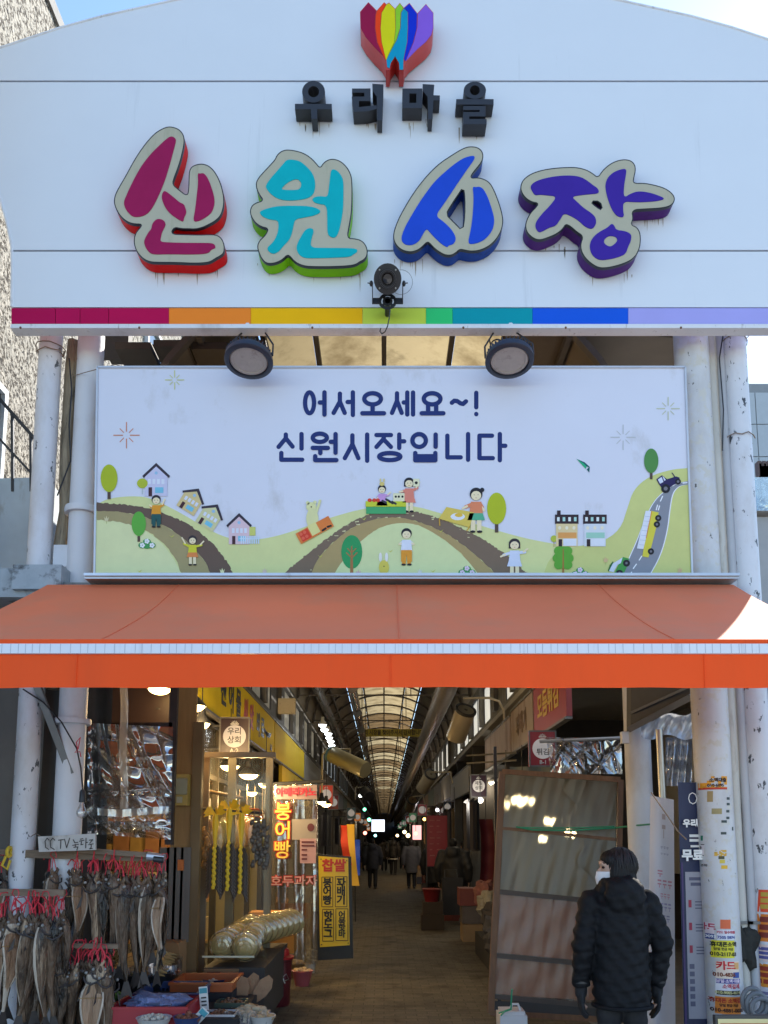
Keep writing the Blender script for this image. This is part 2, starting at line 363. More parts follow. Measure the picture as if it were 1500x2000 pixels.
# thin bright edge along the arch
e=P3(Lft+Rgt,YS-.006); MB().tube([p+Vector((0,.01,0)) for p in e],.012,6).build('edge_trim',PAINT,g)
def sat(c,k=1.06,g=1.0):
    r_=lin(c); m_=sum(r_)/3; return tuple(max(.002,min(.95,(m_+(x-m_)*k)*g)) for x in r_)
STR=[(22,108,'#b01850'),(108.6,156,'#b51a52'),(156.6,212,'#b3184f'),(212.6,330,'#b81850'),(330,490,'#f28a3c'),(490,708,'#f2b800'),(708,832,'#c3d455'),(832,884,'#3cc473'),(884,1040,'#0b97a3'),(1040,1227,'#2a5ed2'),(1227,1528,'#aaa8e2')]
for x0,x1,c in STR:
    MB().fill([P3([(x0+.25,602),(x1-.25,602),(x1-.25,633),(x0+.25,633)],YS-.004)],ext=(0,.05,0)).build('stripe_panel',mat('stripe_'+c[1:],sat(c),r=.5,var=.05,sc=3,spec=.12,dirt=('#777777',.66,1.1,8,.1)),g,smooth=0)
z0=at(22,634,YS).z
MB().box((at(22,634,YS).x,YS-.012,z0-.035),(at(1528,634,YS).x,YS+.085,z0-.003)).build('bottom_flange',PAINT,g)
bl=MB()
for px in (40,272,610,905,1105,1330): bl.ell(at(px,640,YS-.012),.009,6,4)
bl.build('bolt',mat('rusty_bolt',(.16,.08,.04),r=.8),g)
# steel frame behind the board
fr=MB()
for z in (5.75,6.6,7.4): fr.box((-2.7,-.17,z),(2.9,-.1,z+.08))
for x in (-2.4,-1,.4,1.6,2.7): fr.box((x,-.1,5.76),(x+.07,-.03,7.4))
solo(fr,'support_truss',STEELG,'grey steel truss behind the arched signboard','truss')
# ------------------------------------------------------------------ channel letters
CREAM=mat('letter_cream_face',(.47,.44,.32),r=.45,var=.05,sc=4,spec=.25,dirt=('#8c8c70',.58,.95,10,.2))
TRIM=mat('letter_black_trim',(.012,.013,.016),r=.3)
def shrink(p,d):
    n=len(p);out=[];A=sum(p[i][0]*p[(i+1)%n][1]-p[(i+1)%n][0]*p[i][1] for i in range(n)); sg=1 if A>0 else -1
    for i in range(n):
        a,b,c=Vector(p[i-1]),Vector(p[i]),Vector(p[(i+1)%n]); e=(c-a); 
        if e.length<1e-6: out.append(tuple(b)); continue
        e.normalize(); out.append((b.x-e.y*d*sg,b.y+e.x*d*sg))
    return out
def letter(cx0,cy0,k,outl,holes,strokes,side,ink_c,label,depth=.11):
    o2=chaikin(crop(cx0,cy0,k,outl),2); hs=[chaikin(crop(cx0,cy0,k,h),1) for h in holes]
    xs=[p[0] for p in o2]; ys=[p[1] for p in o2]; Yf=YS-depth-.012
    t=thing('sign_letter',at((min(xs)+max(xs))/2,max(ys),YS),label,'sign letter','big coloured letters on the gate sign')
    MB().fill([P3(o2,Yf+.004)]+[P3(h,Yf+.004) for h in holes and hs],ext=(0,depth,0)).build('letter_side',mat('side_'+side[1:],sat(side,1.2,1.1),r=.5,var=.18,sc=5,spec=.15,dirt=('#15100d',.6,.85,7,.3)),t)
    # black trim cap (rim) slightly proud, cream face inside it
    MB().fill([P3(o2,Yf)]+[P3(h,Yf) for h in hs],ext=(0,.022,0)).build('letter_trim',TRIM,t)
    MB().fill([P3(shrink(o2,1.9),Yf-.003)]+[P3(shrink(h,-2.2),Yf-.003) for h in hs]).build('letter_face',CREAM,t)
    for lp in strokes:
        loops=lp if isinstance(lp[0],list) else [lp]
        MB().fill([P3(chaikin(crop(cx0,cy0,k,q),2),Yf-.007) for q in loops],ext=(0,.004,0)).build('brush_stroke',mat('ink_'+ink_c[1:],sat(ink_c,1.0,.9),r=.5,var=.08,sc=6,spec=.12),t)
letter(210,240,6,[(745,40),(830,65),(885,120),(905,190),(900,260),(870,400),(830,530),(790,630),(762,720),(850,790),(935,855),(948,760),(950,640),(955,560),(985,510),(1040,485),(1110,475),(1180,495),(1240,545),(1290,620),(1330,710),(1355,800),(1370,910),(1360,1000),(1330,1090),(1270,1150),(1180,1200),(1100,1235),(1020,1250),(940,1245),(860,1245),(785,1225),(745,1300),(900,1305),(1080,1310),(1200,1305),(1280,1310),(1330,1340),(1365,1400),(1375,1470),(1365,1530),(1320,1565),(1270,1590),(1220,1625),(1150,1645),(1000,1650),(800,1640),(600,1640),(500,1635),(420,1600),(360,1540),(320,1470),(305,1390),(315,1320),(340,1270),(380,1225),(400,1190),(310,1190),(230,1165),(160,1110),(110,1040),(75,950),(75,890),(95,820),(150,720),(210,620),(290,470),(370,340),(450,230),(540,130),(620,75),(690,45)],[],
 [[(745,150),(800,180),(800,220),(770,330),(730,480),(680,650),(620,800),(560,930),(500,1030),(440,1080),(370,1100),(300,1100),(250,1060),(205,1000),(188,930),(215,860),(270,740),(340,600),(420,470),(510,360),(600,270),(680,195)],
  [(660,792),(700,810),(780,875),(850,935),(895,950),(915,1000),(925,1050),(895,1110),(888,1160),(830,1130),(740,1070),(680,1000),(640,910),(633,850)],
  [(1055,585),(1085,595),(1120,585),(1160,620),(1195,690),(1230,790),(1255,890),(1250,970),(1220,1050),(1150,1105),(1070,1150),(1000,1155),(1025,1030),(1045,850),(1062,700)],
  [(600,1120),(660,1140),(682,1180),(670,1220),(640,1270),(625,1330),(615,1390),(700,1400),(900,1405),(1100,1405),(1250,1408),(1270,1465),(1215,1480),(1180,1530),(1000,1540),(700,1535),(570,1540),(500,1530),(450,1470),(425,1400),(440,1350),(480,1280),(515,1240),(520,1190),(555,1140)]],
 '#c22428','#a31c55','crimson brush letter with red sides and cream rim on the white sign')
letter(480,280,6,[(490,70),(600,85),(700,120),(780,180),(830,235),(872,285),(905,230),(960,190),(1020,178),(1090,195),(1150,235),(1205,300),(1240,380),(1250,460),(1250,640),(1245,800),(1220,950),(1190,1110),(1280,1112),(1360,1135),(1410,1190),(1432,1260),(1420,1330),(1385,1370),(1340,1390),(1300,1420),(1220,1440),(1000,1450),(800,1450),(700,1445),(620,1420),(560,1380),(520,1330),(488,1310),(440,1360),(380,1395),(300,1415),(230,1405),(180,1350),(150,1280),(130,1210),(155,1140),(200,1100),(235,1060),(262,1000),(190,985),(120,945),(70,880),(45,810),(60,740),(110,695),(205,670),(160,610),(125,540),(115,470),(140,410),(200,340),(280,255),(340,190),(360,140),(400,100),(440,80)],[],
 [[[(480,190),(560,190),(640,210),(700,260),(770,330),(810,420),(815,520),(790,600),(720,645),(600,665),(480,670),(380,650),(300,600),(240,530),(235,490),(290,410),(370,320),(440,240)],[(560,420),(620,420),(655,470),(640,530),(590,548),(430,545),(420,525),(470,470)]],
  [(1000,300),(1060,310),(1110,360),(1145,430),(1145,600),(1140,780),(1120,900),(1090,1040),(1050,1105),(1000,1100),(955,1060),(955,900),(950,720),(860,710),(800,690),(775,655),(810,625),(880,618),(955,628),(970,560),(985,420)],
  [(160,800),(240,765),(360,735),(560,730),(740,735),(840,760),(885,800),(820,840),(700,865),(580,885),(560,950),(545,1040),(510,1130),(440,1200),(390,1265),(320,1300),(260,1260),(250,1220),(320,1160),(365,1080),(385,990),(380,900),(300,895),(220,870),(175,835)],
  [(740,990),(790,1000),(795,1040),(770,1110),(755,1220),(900,1225),(1100,1225),(1300,1230),(1310,1270),(1260,1300),(1220,1330),(1000,1340),(760,1345),(680,1340),(620,1300),(590,1230),(610,1160),(650,1090),(690,1020)]],
 '#74b01a','#08b6bd','turquoise brush letter with lime green sides on the white sign')
letter(755,275,6.122,[(1020,65),(1090,75),(1140,115),(1160,170),(1150,240),(1100,310),(1040,380),(1003,445),(1090,435),(1170,455),(1240,500),(1290,590),(1330,690),(1370,810),(1395,920),(1395,1000),(1370,1090),(1310,1190),(1220,1270),(1100,1320),(1000,1325),(930,1310),(875,1300),(830,1345),(770,1375),(700,1370),(640,1340),(570,1290),(520,1235),(488,1210),(440,1260),(380,1310),(300,1335),(220,1325),(150,1290),(95,1225),(75,1150),(90,1060),(140,930),(210,800),(300,650),(400,510),(520,370),(640,260),(760,180),(880,105),(960,70)],[[(915,565),(930,680),(930,900),(905,1070),(810,970),(715,880),(780,770),(860,650)]],
 [[(1020,178),(1055,185),(1050,220),(970,330),(880,460),(780,610),(680,760),(582,895),(680,965),(760,1040),(810,1110),(832,1180),(800,1235),(735,1250),(730,1275),(660,1235),(580,1160),(520,1095),(478,1045),(430,1120),(390,1200),(300,1250),(220,1240),(180,1195),(180,1140),(220,1030),(300,890),(390,740),(480,610),(580,480),(700,370),(820,270),(930,200)],
  [(1028,545),(1070,555),(1110,545),(1160,575),(1210,670),(1255,800),(1290,930),(1280,1030),(1240,1110),(1160,1190),(1060,1230),(970,1232),(1000,1100),(1025,950),(1040,750),(1040,640)]],
 '#2f4686','#2450cf','royal blue brush letter with navy sides on the white sign')
letter(1000,300,4.545,[(460,120),(570,118),(660,140),(720,175),(762,210),(800,150),(860,95),(930,60),(1000,48),(1060,60),(1095,100),(1100,150),(1085,215),(1078,262),(1170,258),(1260,275),(1350,300),(1420,345),(1450,395),(1435,445),(1390,475),(1300,490),(1180,495),(1066,503),(1080,580),(1058,630),(1110,650),(1140,700),(1145,780),(1130,860),(1090,925),(1030,965),(930,1000),(830,1020),(760,1015),(690,970),(640,920),(610,860),(605,800),(630,735),(570,695),(520,650),(478,628),(455,670),(400,715),(330,745),(260,770),(210,765),(160,735),(125,690),(115,640),(130,580),(165,520),(210,475),(232,442),(180,435),(120,400),(80,345),(72,285),(100,225),(170,175),(260,145),(360,128)],[[(700,425),(780,428),(800,500),(750,470)]],
 [[(160,290),(200,250),(280,220),(400,198),(520,192),(610,205),(670,240),(720,280),(765,310),(775,352),(680,360),(600,368),(530,382),(580,430),(640,485),(710,530),(745,570),(748,625),(712,672),(650,650),(600,600),(540,560),(462,525),(430,580),(390,640),(330,655),(270,690),(235,700),(205,650),(215,600),(270,530),(340,460),(400,378),(320,370),(250,362),(205,370),(180,335)],
  [(1018,132),(1010,200),(995,280),(990,395),(1060,350),(1130,332),(1220,345),(1300,370),(1362,400),(1300,418),(1200,428),(1090,430),(990,422),(985,500),(998,565),(940,560),(895,510),(860,430),(835,340),(828,270),(850,210),(900,165),(960,140)],
  [[(885,618),(910,640),(925,678),(1000,685),(1060,712),(1058,770),(1030,830),(1010,890),(940,920),(850,940),(770,945),(710,900),(688,830),(700,770),(740,720),(800,680),(850,655)],[(870,728),(920,735),(940,765),(915,800),(870,830),(820,800),(815,770),(840,740)]]],
 '#4a2c66','#432b9c','purple brush letter with dark violet sides on the white sign')
# tulip emblem
tk=(570,0,3.659); D=.14; Yf=YS-D-.012
t=thing('tulip_emblem',at(773,155,YS),'rainbow tulip emblem with red sides at the top of the sign','emblem')
TO=[(547,15),(607,75),(660,15),(675,30),(695,18),(738,62),(772,20),(800,55),(840,20),(897,95),(958,28),(1012,92),(1012,200),(1000,250),(960,300),(900,350),(840,400),(810,440),(800,500),(768,500),(765,450),(738,405),(708,450),(700,500),(672,500),(672,440),(640,390),(590,340),(530,270),(490,200),(487,85)]
MB().fill([P3(crop(*tk,TO),Yf)],ext=(0,D,0)).build('emblem_side',mat('emblem_red',(.55,.045,.035),r=.4,var=.15,sc=6,dirt=('#2a0a08',.6,.9,6,.4)),t)
for c,p in (('#8c2a45',[(547,20),(602,77),(596,110),(593,200),(607,300),(650,396),(600,345),(530,268),(493,200),(490,87)]),('#e0552c',[(657,20),(673,33),(640,90),(632,200),(640,300),(671,428),(657,400),(612,300),(597,200),(599,112),(610,78)]),
 ('#d2cc42',[(677,33),(695,23),(736,65),(740,200),(730,300),(690,390),(674,428),(643,300),(635,200),(643,92)]),('#8fc04a',[(740,65),(772,25),(796,57),(778,90),(773,200),(748,280),(694,386),(732,300),(743,200)]),
 ('#1a90ad',[(782,90),(801,60),(828,87),(828,200),(823,300),(798,420),(796,497),(770,497),(767,450),(738,400),(706,450),(698,488),(681,478),(676,430),(694,390),(752,282),(777,200)]),('#2b3fb4',[(803,57),(840,26),(894,97),(892,200),(867,300),(811,434),(802,420),(827,300),(832,200),(832,86)]),
 ('#8a68c4',[(958,33),(1009,94),(1009,200),(996,248),(957,298),(898,348),(815,434),(872,300),(897,200),(900,98)])):
    MB().fill([P3(crop(*tk,p),Yf-.004)],ext=(0,.003,0)).build('petal',mat('petal_'+c[1:],sat(c,1.2,1.05),r=.5,var=.08,spec=.15),t)
# four small black letters
CH=mat('charcoal_letter',(.024,.025,.03),r=.45,var=.15)
def small(label,pieces):
    loops=[[crop(*tk,l) for l in pc] for pc in pieces]
    xs=[p[0] for pc in loops for l in pc for p in l]; ys=[p[1] for pc in loops for l in pc for p in l]
    t=thing('small_sign_letter',at((min(xs)+max(xs))/2,max(ys),YS),label,'sign letter','small charcoal letters above the big ones')
    for i,pc in enumerate(loops):
        MB().fill([P3(l,YS-.115-.002*i) for l in pc],ext=(0,.11,0)).build('stroke',CH,t,smooth=25)
bx=lambda a,b,c,d:[(a,b),(c,b),(c,d),(a,d)]
small('charcoal block letter with a ring over a T bar, under the tulip',[[circ(155,655,82,78,22),circ(155,655,40,40,16)],[bx(22,742,285,780)],[[(135,778),(182,778),(180,850),(140,850)]]])
small('charcoal block letter of a folded stroke beside one tall stroke',[[[(430,632),(562,632),(562,722),(480,722),(480,765),(605,752),(607,778),(540,795),(440,800),(428,690),(518,690),(518,662),(430,662)]],[[(575,598),(655,603),(645,860),(610,860),(607,690),(578,650)]]])
small('charcoal block letter of a hollow square beside a notched tall stroke',[[bx(790,632,932,772),bx(840,668,890,735)],[[(935,600),(1018,605),(1012,680),(1058,682),(1058,717),(1012,717),(1005,850),(975,850),(970,690),(938,650)]]])
small('charcoal block letter with ring, bar and zigzag stacked',[[circ(1308,645,80,62,22),circ(1308,645,36,36,16)],[bx(1175,708,1442,747)],[[(1225,757),(1385,757),(1385,832),(1268,832),(1268,850),(1392,850),(1392,887),(1225,887),(1225,800),(1342,800),(1342,786),(1225,786)]]])
# rust drips under the letters
dr=MB(); RN=random.Random(3)
for x0,x1,y,n in ((300,425,527,16),(500,540,522,5),(590,710,533,18),(770,830,510,8),(880,960,500,8),(1050,1110,487,6),(1150,1240,537,8),(1250,1310,425,9),(580,645,245,7),(690,745,245,6),(790,855,245,6),(895,960,257,8)):
    for i in range(n):
        x=RN.uniform(x0,x1); L=RN.uniform(6,38)*RN.random()+4; wv=RN.uniform(.5,1.6); yy=y+RN.uniform(-14,2)
        dr.fill([P3([(x-wv,yy),(x+wv,yy),(x+wv*.7,yy+L*.6),(x,yy+L),(x-wv*.7,yy+L*.6)],YS-.0015)])
DRM=mat('rust_drip',(.36,.31,.25),r=.6,var=.25)
o=dr.build('rust_streak',DRM,g,smooth=0); o['kind']='stuff'
# ------------------------------------------------------------------ projector lamp on the sign
SLATE=mat('slate_blue_metal',(.045,.055,.075),r=.42,var=.2,sc=8)
LENS=mat('dark_lens',(.02,.015,.013),r=.06,spec=.9)
t=thing('logo_projector',at(757,604,YS),'black cylindrical logo projector with yoke in front of the sign centre','projector')
c0=at(757,545,-.56); s=scl(545,-.56); ax=Vector((0,-.80,-.60)); ax.normalize()
q=ax.to_track_quat('Z','Y').to_matrix()
MB().lathe([(0,-.24),(.082,-.24),(.092,-.2),(.092,.0),(.09,.02),(.082,.022),(0,.022)],c0,28,q).build('housing',SLATE,t)
v=MB()
for k in range(18):
    a=2*PI*k/18; p=c0+q@Vector((.0925*math.cos(a),.0925*math.sin(a),-.2)); p2=c0+q@Vector((.0925*math.cos(a),.0925*math.sin(a),-.165)); v.tube([p,p2],.006,6)
v.build('cooling_slot',BLACK,t)
fp=MB(); fp.lathe([(.098,0),(.098,.018),(.06,.02),(.058,.06),(.05,.06),(.048,.03),(0,.03)],c0+ax*.02,28,q).build('front_ring',BLACK,t)
MB().ell(c0+ax*.045,(.045,.045,.012),16,8,q).build('lens',LENS,t)
b=MB()
for k in range(4):
    a=PI/4+k*PI/2; b.ell(c0+ax*.042+q@Vector((.08*math.cos(a),.08*math.sin(a),0)),.007,6,4)
b.build('screw',SILVER,t)
y=MB()
for sx in(-1,1):
    p=c0+Vector((sx*.108,0,-.035)); y.bar(p,at(757,590,-.46)+Vector((sx*.108,0,0)),.006,.03); y.ell(p+Vector((sx*.008,0,0)),(.014,.02,.02),8,6); y.tube([p,p+Vector((sx*.035,0,.005))],.004,6)
y.build('yoke',BLACK,t)
pc=at(757,588,-.46); r1=.062
pl=MB(); ring=lambda r,n=28:[Vector((pc.x+r*math.cos(2*PI*i/n)*1.05,pc.y,pc.z+r*math.sin(2*PI*i/n))) for i in range(n)]
pl.fill([ring(r1),ring(.044)],ext=(0,.008,0)); pl.fill([ring(.034)],ext=(0,.008,0))
pl.bar(pc+Vector((-.112,0,0)),pc+Vector((-.058,0,0)),.045,.008); pl.bar(pc+Vector((.058,0,0)),pc+Vector((.112,0,0)),.045,.008)
for a in (.7,2.3,3.9,5.5): pl.bar(pc+Vector((.03*math.cos(a),.002,.03*math.sin(a))),pc+Vector((.05*math.cos(a),.002,.05*math.sin(a))),.02,.006)
pl.tube([pc,pc+Vector((0,.16,.0))],.02,8)
pl.build('yoke_plate',BLACK,t)
MB().tube([at(762,605,-.47),at(760,622,-.46),at(757,637,-.44),at(752,648,-.40),at(746,652,-.38),at(742,647,-.34),at(744,640,-.3)],.0045,6).build('cable',BLACK,t)
MB().tube([at(783+24*math.cos(a)*.95,555+22*math.sin(a)*1.1-4,-.40) for a in [x*.3-1.7 for x in range(17)]],.0016,5).build('safety_wire',STEELG,t)
# ------------------------------------------------------------------ round floodlights
RIM=mat('floodlight_blue_grey',(.022,.028,.048),r=.45,var=.2,sc=10)
FACE=mat('floodlight_dusty_glass',(.40,.375,.345),r=.4,var=.12,sc=22,dirt=('#6b6058',.55,.8,14,1))
def flood(px,py,label):
    Y=-.42; c=at(px,py,Y); ax=Vector((-.02,-.20,-.98)); ax.normalize(); q=ax.to_track_quat('Z','Y').to_matrix()
    t=thing('floodlight',c,label,'floodlight','round floodlights hung under the sign board')
    MB().lathe([(0,-.10),(.10,-.10),(.112,-.09),(.118,-.045),(.16,-.04),(.172,-.02),(.175,.012),(.165,.02),(.142,.022),(.138,.004),(0,.004)],c,36,q).build('housing',RIM,t)
    f=MB()
    for k in range(36):
        a=2*PI*k/36; d=Vector((math.cos(a),math.sin(a),0)); f.bar(c+q@(d*.11+Vector((0,0,-.045))),c+q@(d*.165+Vector((0,0,-.045))),.004,.03,tuple(ax))
    f.build('heat_fins',RIM,t)
    MB().lathe([(.137,.004),(.13,.012),(.112,.014),(.108,.008),(.10,.008),(0,.009)],c,36,q).build('lens',FACE,[o for o in bpy.data.objects if o.parent==t and o.name.startswith('housing')][0])
    top=at(px,641,YS+.06); b=MB()
    for sx in(-1,1):
        p=c+q@Vector((sx*.172,0,-.03)); u=Vector((c.x+sx*.085,top.y,top.z-.035)); b.tube([p,p+Vector((0,.02,.10)),u],.007,6)
    b.bar(Vector((c.x-.09,top.y,top.z-.035)),Vector((c.x+.09,top.y,top.z-.035)),.012,.035); b.tube([Vector((c.x,top.y,top.z-.035)),top+Vector((c.x-top.x,0,.03))],.02,8)
    b.build('bracket',BLACK,t)
    MB().ell((top.x,top.y-.04,top.z-.012),(.034,.03,.026),10,6).ell((top.x-.05,top.y-.02,top.z-.006),.014,8,6).ell((top.x+.05,top.y-.02,top.z-.006),.014,8,6).build('mount_knob',PAINT,t)
    cb=[c+q@Vector((-.05,0,-.1))]+[Vector((c.x-.06+.045*math.cos(a),top.y+.03,top.z-.1+.04*math.sin(a)-.004*i)) for i,a in enumerate([x*.55 for x in range(20)])]+[Vector((c.x-.11,top.y+.06,top.z-.05))]
    MB().tube(cb,.0055,6).build('cable',BLACK,t)
flood(486,704,'round blue-grey floodlight hanging above the left half of the picture banner')
flood(995,703,'round blue-grey floodlight hanging above the right half of the picture banner')
# ------------------------------------------------------------------ picture banner
YB=-.17
B0=mat('banner_print_white',(.70,.71,.79),r=.38,var=.025,sc=2.2,dirt=('#a9a49a',.60,.95,3,.6))
bn=thing('welcome_banner',at(768,1130,YB),'wide illustrated welcome banner with lettering, hills, houses and children','banner')
bq=[(190.5,717),(1338,717),(1352,1128),(184.5,1128)]
MB().fill([P3(bq,YB)],ext=(0,.09,0)).build('banner_panel',B0,bn,smooth=0)
fm=MB()
cs=P3(bq,YB-.004)
for i in range(4): fm.bar(cs[i],cs[(i+1)%4],.014,.014)
fm.build('banner_frame',mat('banner_frame_alu',(.55,.57,.6),r=.35,metal=.3),bn)
class Art:
    def __init__(s,name,layer=0): s.mb=MB(); s.mats=[]; s.n=name; s.ly=layer
    def p(s,c,loops,chk=0):
        m=ink(c); 
        if m not in s.mats: s.mats.append(m)
        s.mb.k=s.mats.index(m); s.ly+=1
        loops=loops if isinstance(loops[0],list) else [loops]
        s.mb.fill([P3(chaikin(l,chk) if chk else l,YB-.0007-.00028*s.ly) for l in loops]); return s
    def done(s): return s.mb.build(s.n,s.mats,bn,smooth=0)
def jag(pts,amp,step=4,seed=1):
    rr=random.Random(seed); out=[]
    for i in range(len(pts)-1):
        (x0,y0),(x1,y1)=pts[i],pts[i+1]; n=max(1,int(math.hypot(x1-x0,y1-y0)/step))
        for k in range(n): out.append((x0+(x1-x0)*k/n+rr.uniform(-amp,amp),y0+(y1-y0)*k/n+rr.uniform(-amp,amp)))
    return out+[pts[-1]]
def sm(pts,it=2):
    for _ in range(it):
        q=[pts[0]]
        for i in range(len(pts)-1):
            a,b=pts[i],pts[i+1]; q+=[(a[0]*.75+b[0]*.25,a[1]*.75+b[1]*.25),(a[0]*.25+b[0]*.75,a[1]*.25+b[1]*.75)]
        pts=q+[pts[-1]]
    return pts
a=Art('printed_hill',0)
hl=sm([(188.5,985),(215,972),(270,968),(300,975),(350,1000),(400,1030),(440,1050),(480,1056),(530,1050),(580,1035),(640,1012),(720,990),(800,985),(870,1005),(950,1030),(1020,1050),(1070,1060),(1120,1068),(1160,1062)])
a.p('#d8dc9a',hl+[(1180,1126),(185.5,1126)])
a.p('#ccd084',sm([(1060,1126),(1075,1085),(1120,1068),(1170,1062),(1212,1035),(1226,990),(1238,955),(1268,930),(1310,917),(1344,914)])+[(1350,1126)])
a.p('#dde2ac',[(187,1020)]+sm([(187,1012),(240,1018),(290,1038),(330,1075),(357,1126)])+[(186,1126)])
d1=sm([(189,982),(230,984),(280,990),(330,1005),(380,1030),(420,1065),(445,1100),(458,1126)]); d2=sm([(189,998),(230,998),(280,1008),(330,1030),(370,1060),(400,1095),(414,1126)]); d3=sm([(189,1015),(240,1020),(285,1035),(320,1060),(345,1095),(357,1126)])
a.p('#a79a6e',jag(d2,.8,5,2)+jag(d3[::-1],1.2,5,3)); a.p('#6b584c',jag(d1,1.4,3.2,4)+jag(d2[::-1],.7,5,5))
e1=sm([(548,1126),(590,1090),(640,1050),(700,1010),(760,995),(810,998),(860,1012),(920,1040),(980,1075),(1035,1126)]); e2=sm([(605,1126),(620,1090),(660,1050),(700,1022),(760,1008),(810,1015),(870,1040),(920,1075),(974,1126)]); e3=sm([(650,1126),(665,1100),(700,1060),(740,1030),(780,1020),(820,1025),(870,1055),(910,1090),(938,1126)])
a.p('#b09a68',jag(e2,.9,5,6)+jag(e3[::-1],1.2,5,7)); a.p('#d6dfa6',e3); a.p('#7d6a58',jag(e1,1.5,3.2,8)+jag(e2[::-1],.8,5,9))
a.done()
rr=random.Random(5)
a=Art('printed_path_mark',12)
for i in range(26):
    k=rr.randrange(len(e1)-1); f=rr.random(); x=e1[k][0]*(1-f)+e2[min(k,len(e2)-1)][0]*f; y=e1[k][1]*(1-f)+e2[min(k,len(e2)-1)][1]*f; L=rr.uniform(2,8)
    a.ly=12; a.p('#d8d2a0',[(x,y),(x+L,y+rr.uniform(-2,2)),(x+L,y+1.4),(x,y+1.3)])
for x,y in ((335,1047),(340,1120),(272,1115),(625,1086),(710,1013),(860,1037),(845,1115),(762,1076),(1055,1124),(725,1121)):
    a.ly=12; a.p('#c9c862',[(x-5,y-2),(x,y+1),(x+6,y-3),(x+1,y+3)])
a.done()['kind']='stuff'
a=Art('printed_road',4)
rl=crop(1030,860,4.545,[(850,1200),(905,1050),(970,910),(1035,740),(1090,610),(1140,530),(1200,470),(1290,400),(1360,375),(1440,360)]); rt=crop(1030,860,4.545,[(1440,392),(1380,396),(1330,415),(1285,470),(1262,600),(1240,800),(1180,1020),(1080,1200)])
rl=sm(rl);rt=sm(rt)
a.p('#e8eaf0',[(x-2,y) for x,y in rl]+[(x+2.2,y) for x,y in rt]); a.p('#8b8f99',rl+rt)
for x,y,L,ag in ((1231,1121,9,-.9),(1240,1106,10,-.95),(1251,1090,9,-1.0),(1292,974,10,-1.15),(1283,991,9,-1.3),(1287,992,8,-1.3),(1318,946,9,-.6),(1338,943,8,-.1)):
    dx,dy=math.cos(ag)*L/2,math.sin(ag)*L/2; a.ly=7; a.p('#eef0f4',capsule([(x-dx,y-dy),(x+dx,y+dy)],2.2)[0])
a.done()
def ptree(cx,cy,rx,ry,c,tw=0,t0=0,t1=0,tc='#5a4a40',br=False):
    a=Art('printed_tree',14)
    if tw and not br: a.p(tc,[(cx-tw,t0-4),(cx+tw,t0-4),(cx+tw,t1),(cx-tw,t1)])
    a.p(c,circ(cx,cy,rx,ry,26))
    if br:
        a.p(tc,[(cx-tw,t1),(cx-tw*.5,cy-ry*.3),(cx+tw*.3,cy-ry*.4),(cx+tw,t1)])
        for s_ in(-1,1):
            a.p(tc,capsule([(cx,cy+ry*.35),(cx+s_*rx*.5,cy+ry*.05)],2.4)[0]); a.p(tc,capsule([(cx,cy+ry*.05),(cx+s_*rx*.4,cy-ry*.2)],2)[0])
    a.done()
ptree(213,934,16.5,27,'#aebc2c',3.2,961,975); ptree(278,944,10.5,9.5,'#b5c03a',.8,953,965,'#b9c4c4'); ptree(271,1023,14,24,'#62b046',2.6,1046,1058)
ptree(687,1078,20.5,33,'#359a5c',3.4,1110,1126,'#a8764a',True); ptree(970,993,18.7,31,'#b4c02a',3.4,1024,1040); ptree(1272,900,14,24,'#548c4a',2.6,924,936); ptree(1082,1052,6.5,6.5,'#b5c24a',.7,1058,1068,'#b5a06a')
a=Art('printed_tree',14)
for x,y,r_ in ((1100,1066,10),(1091,1076,9),(1109,1076,9),(1089,1090,9.5),(1111,1090,9.5),(1091,1103,9),(1109,1103,9),(1100,1085,13),(1100,1100,11)): a.p('#62a83c',circ(x,y,r_,r_,14))
a.p('#a8763e',[(1098,1126),(1099.2,1072),(1100.8,1072),(1102,1126)]); a.done()
def rotp(pts,cx,cy,an):
    c,s_=math.cos(an),math.sin(an); return [(cx+(x-cx)*c-(y-cy)*s_,cy+(x-cx)*s_+(y-cy)*c) for x,y in pts]
rec=lambda x0,y0,x1,y1:[(x0,y0),(x1,y0),(x1,y1),(x0,y1)]
def phouse(cx,cy,w_,h_,an,wall,half=False):
    a=Art('printed_house',14); T=lambda p:rotp(p,cx,cy,an); x0,x1=cx-w_/2,cx+w_/2; y0,y1=cy-h_/2,cy+h_/2
    a.p(wall,T([(x0,y1),(x0,y0+h_*.32),(cx,y0),(x1,y0+h_*.32),(x1,y1)]))
    a.p('#3f3742',T([(x0-5,y0+h_*.36),(cx,y0-3),(x1+5,y0+h_*.36),(x1+2.5,y0+h_*.43),(cx,y0+4),(x0-2.5,y0+h_*.43)]))
    for k in range(4): a.ly=17; a.p('#dde2ee',T(rec(x0+6+k*w_*.2,y0+h_*.46,x0+6+k*w_*.2+w_*.13,y0+h_*.62)))
    a.ly=17; a.p('#4a2e34',T(rec(x0+w_*.16,y0+h_*.72,x0+w_*.32,y1))); a.ly=17; a.p('#7cc4dc',T(rec(x0+w_*.45,y0+h_*.72,x0+w_*.82,y0+h_*.9)))
    a.ly=17; a.p('#9cc4e0',T(circ(cx,y0+h_*.27,3.2,3.2,10))); a.done()
phouse(305,938,44,62,0,'#cfcde4'); phouse(374,977,40,48,.56,'#d8c48e'); phouse(411,1008,40,48,.56,'#d2d0a0'); phouse(467,1034,40,58,0,'#dec4cc')
a=Art('printed_fence',18); 
for k in range(9): a.ly=19; a.p('#cfe0ee',rec(470+k*4.2,1047,472.8+k*4.2,1062))
a.ly=18; a.p('#cfe0ee',rec(468,1051,508,1053)); a.ly=18; a.p('#cdd274',rec(487,1029,499,1046)); a.done()
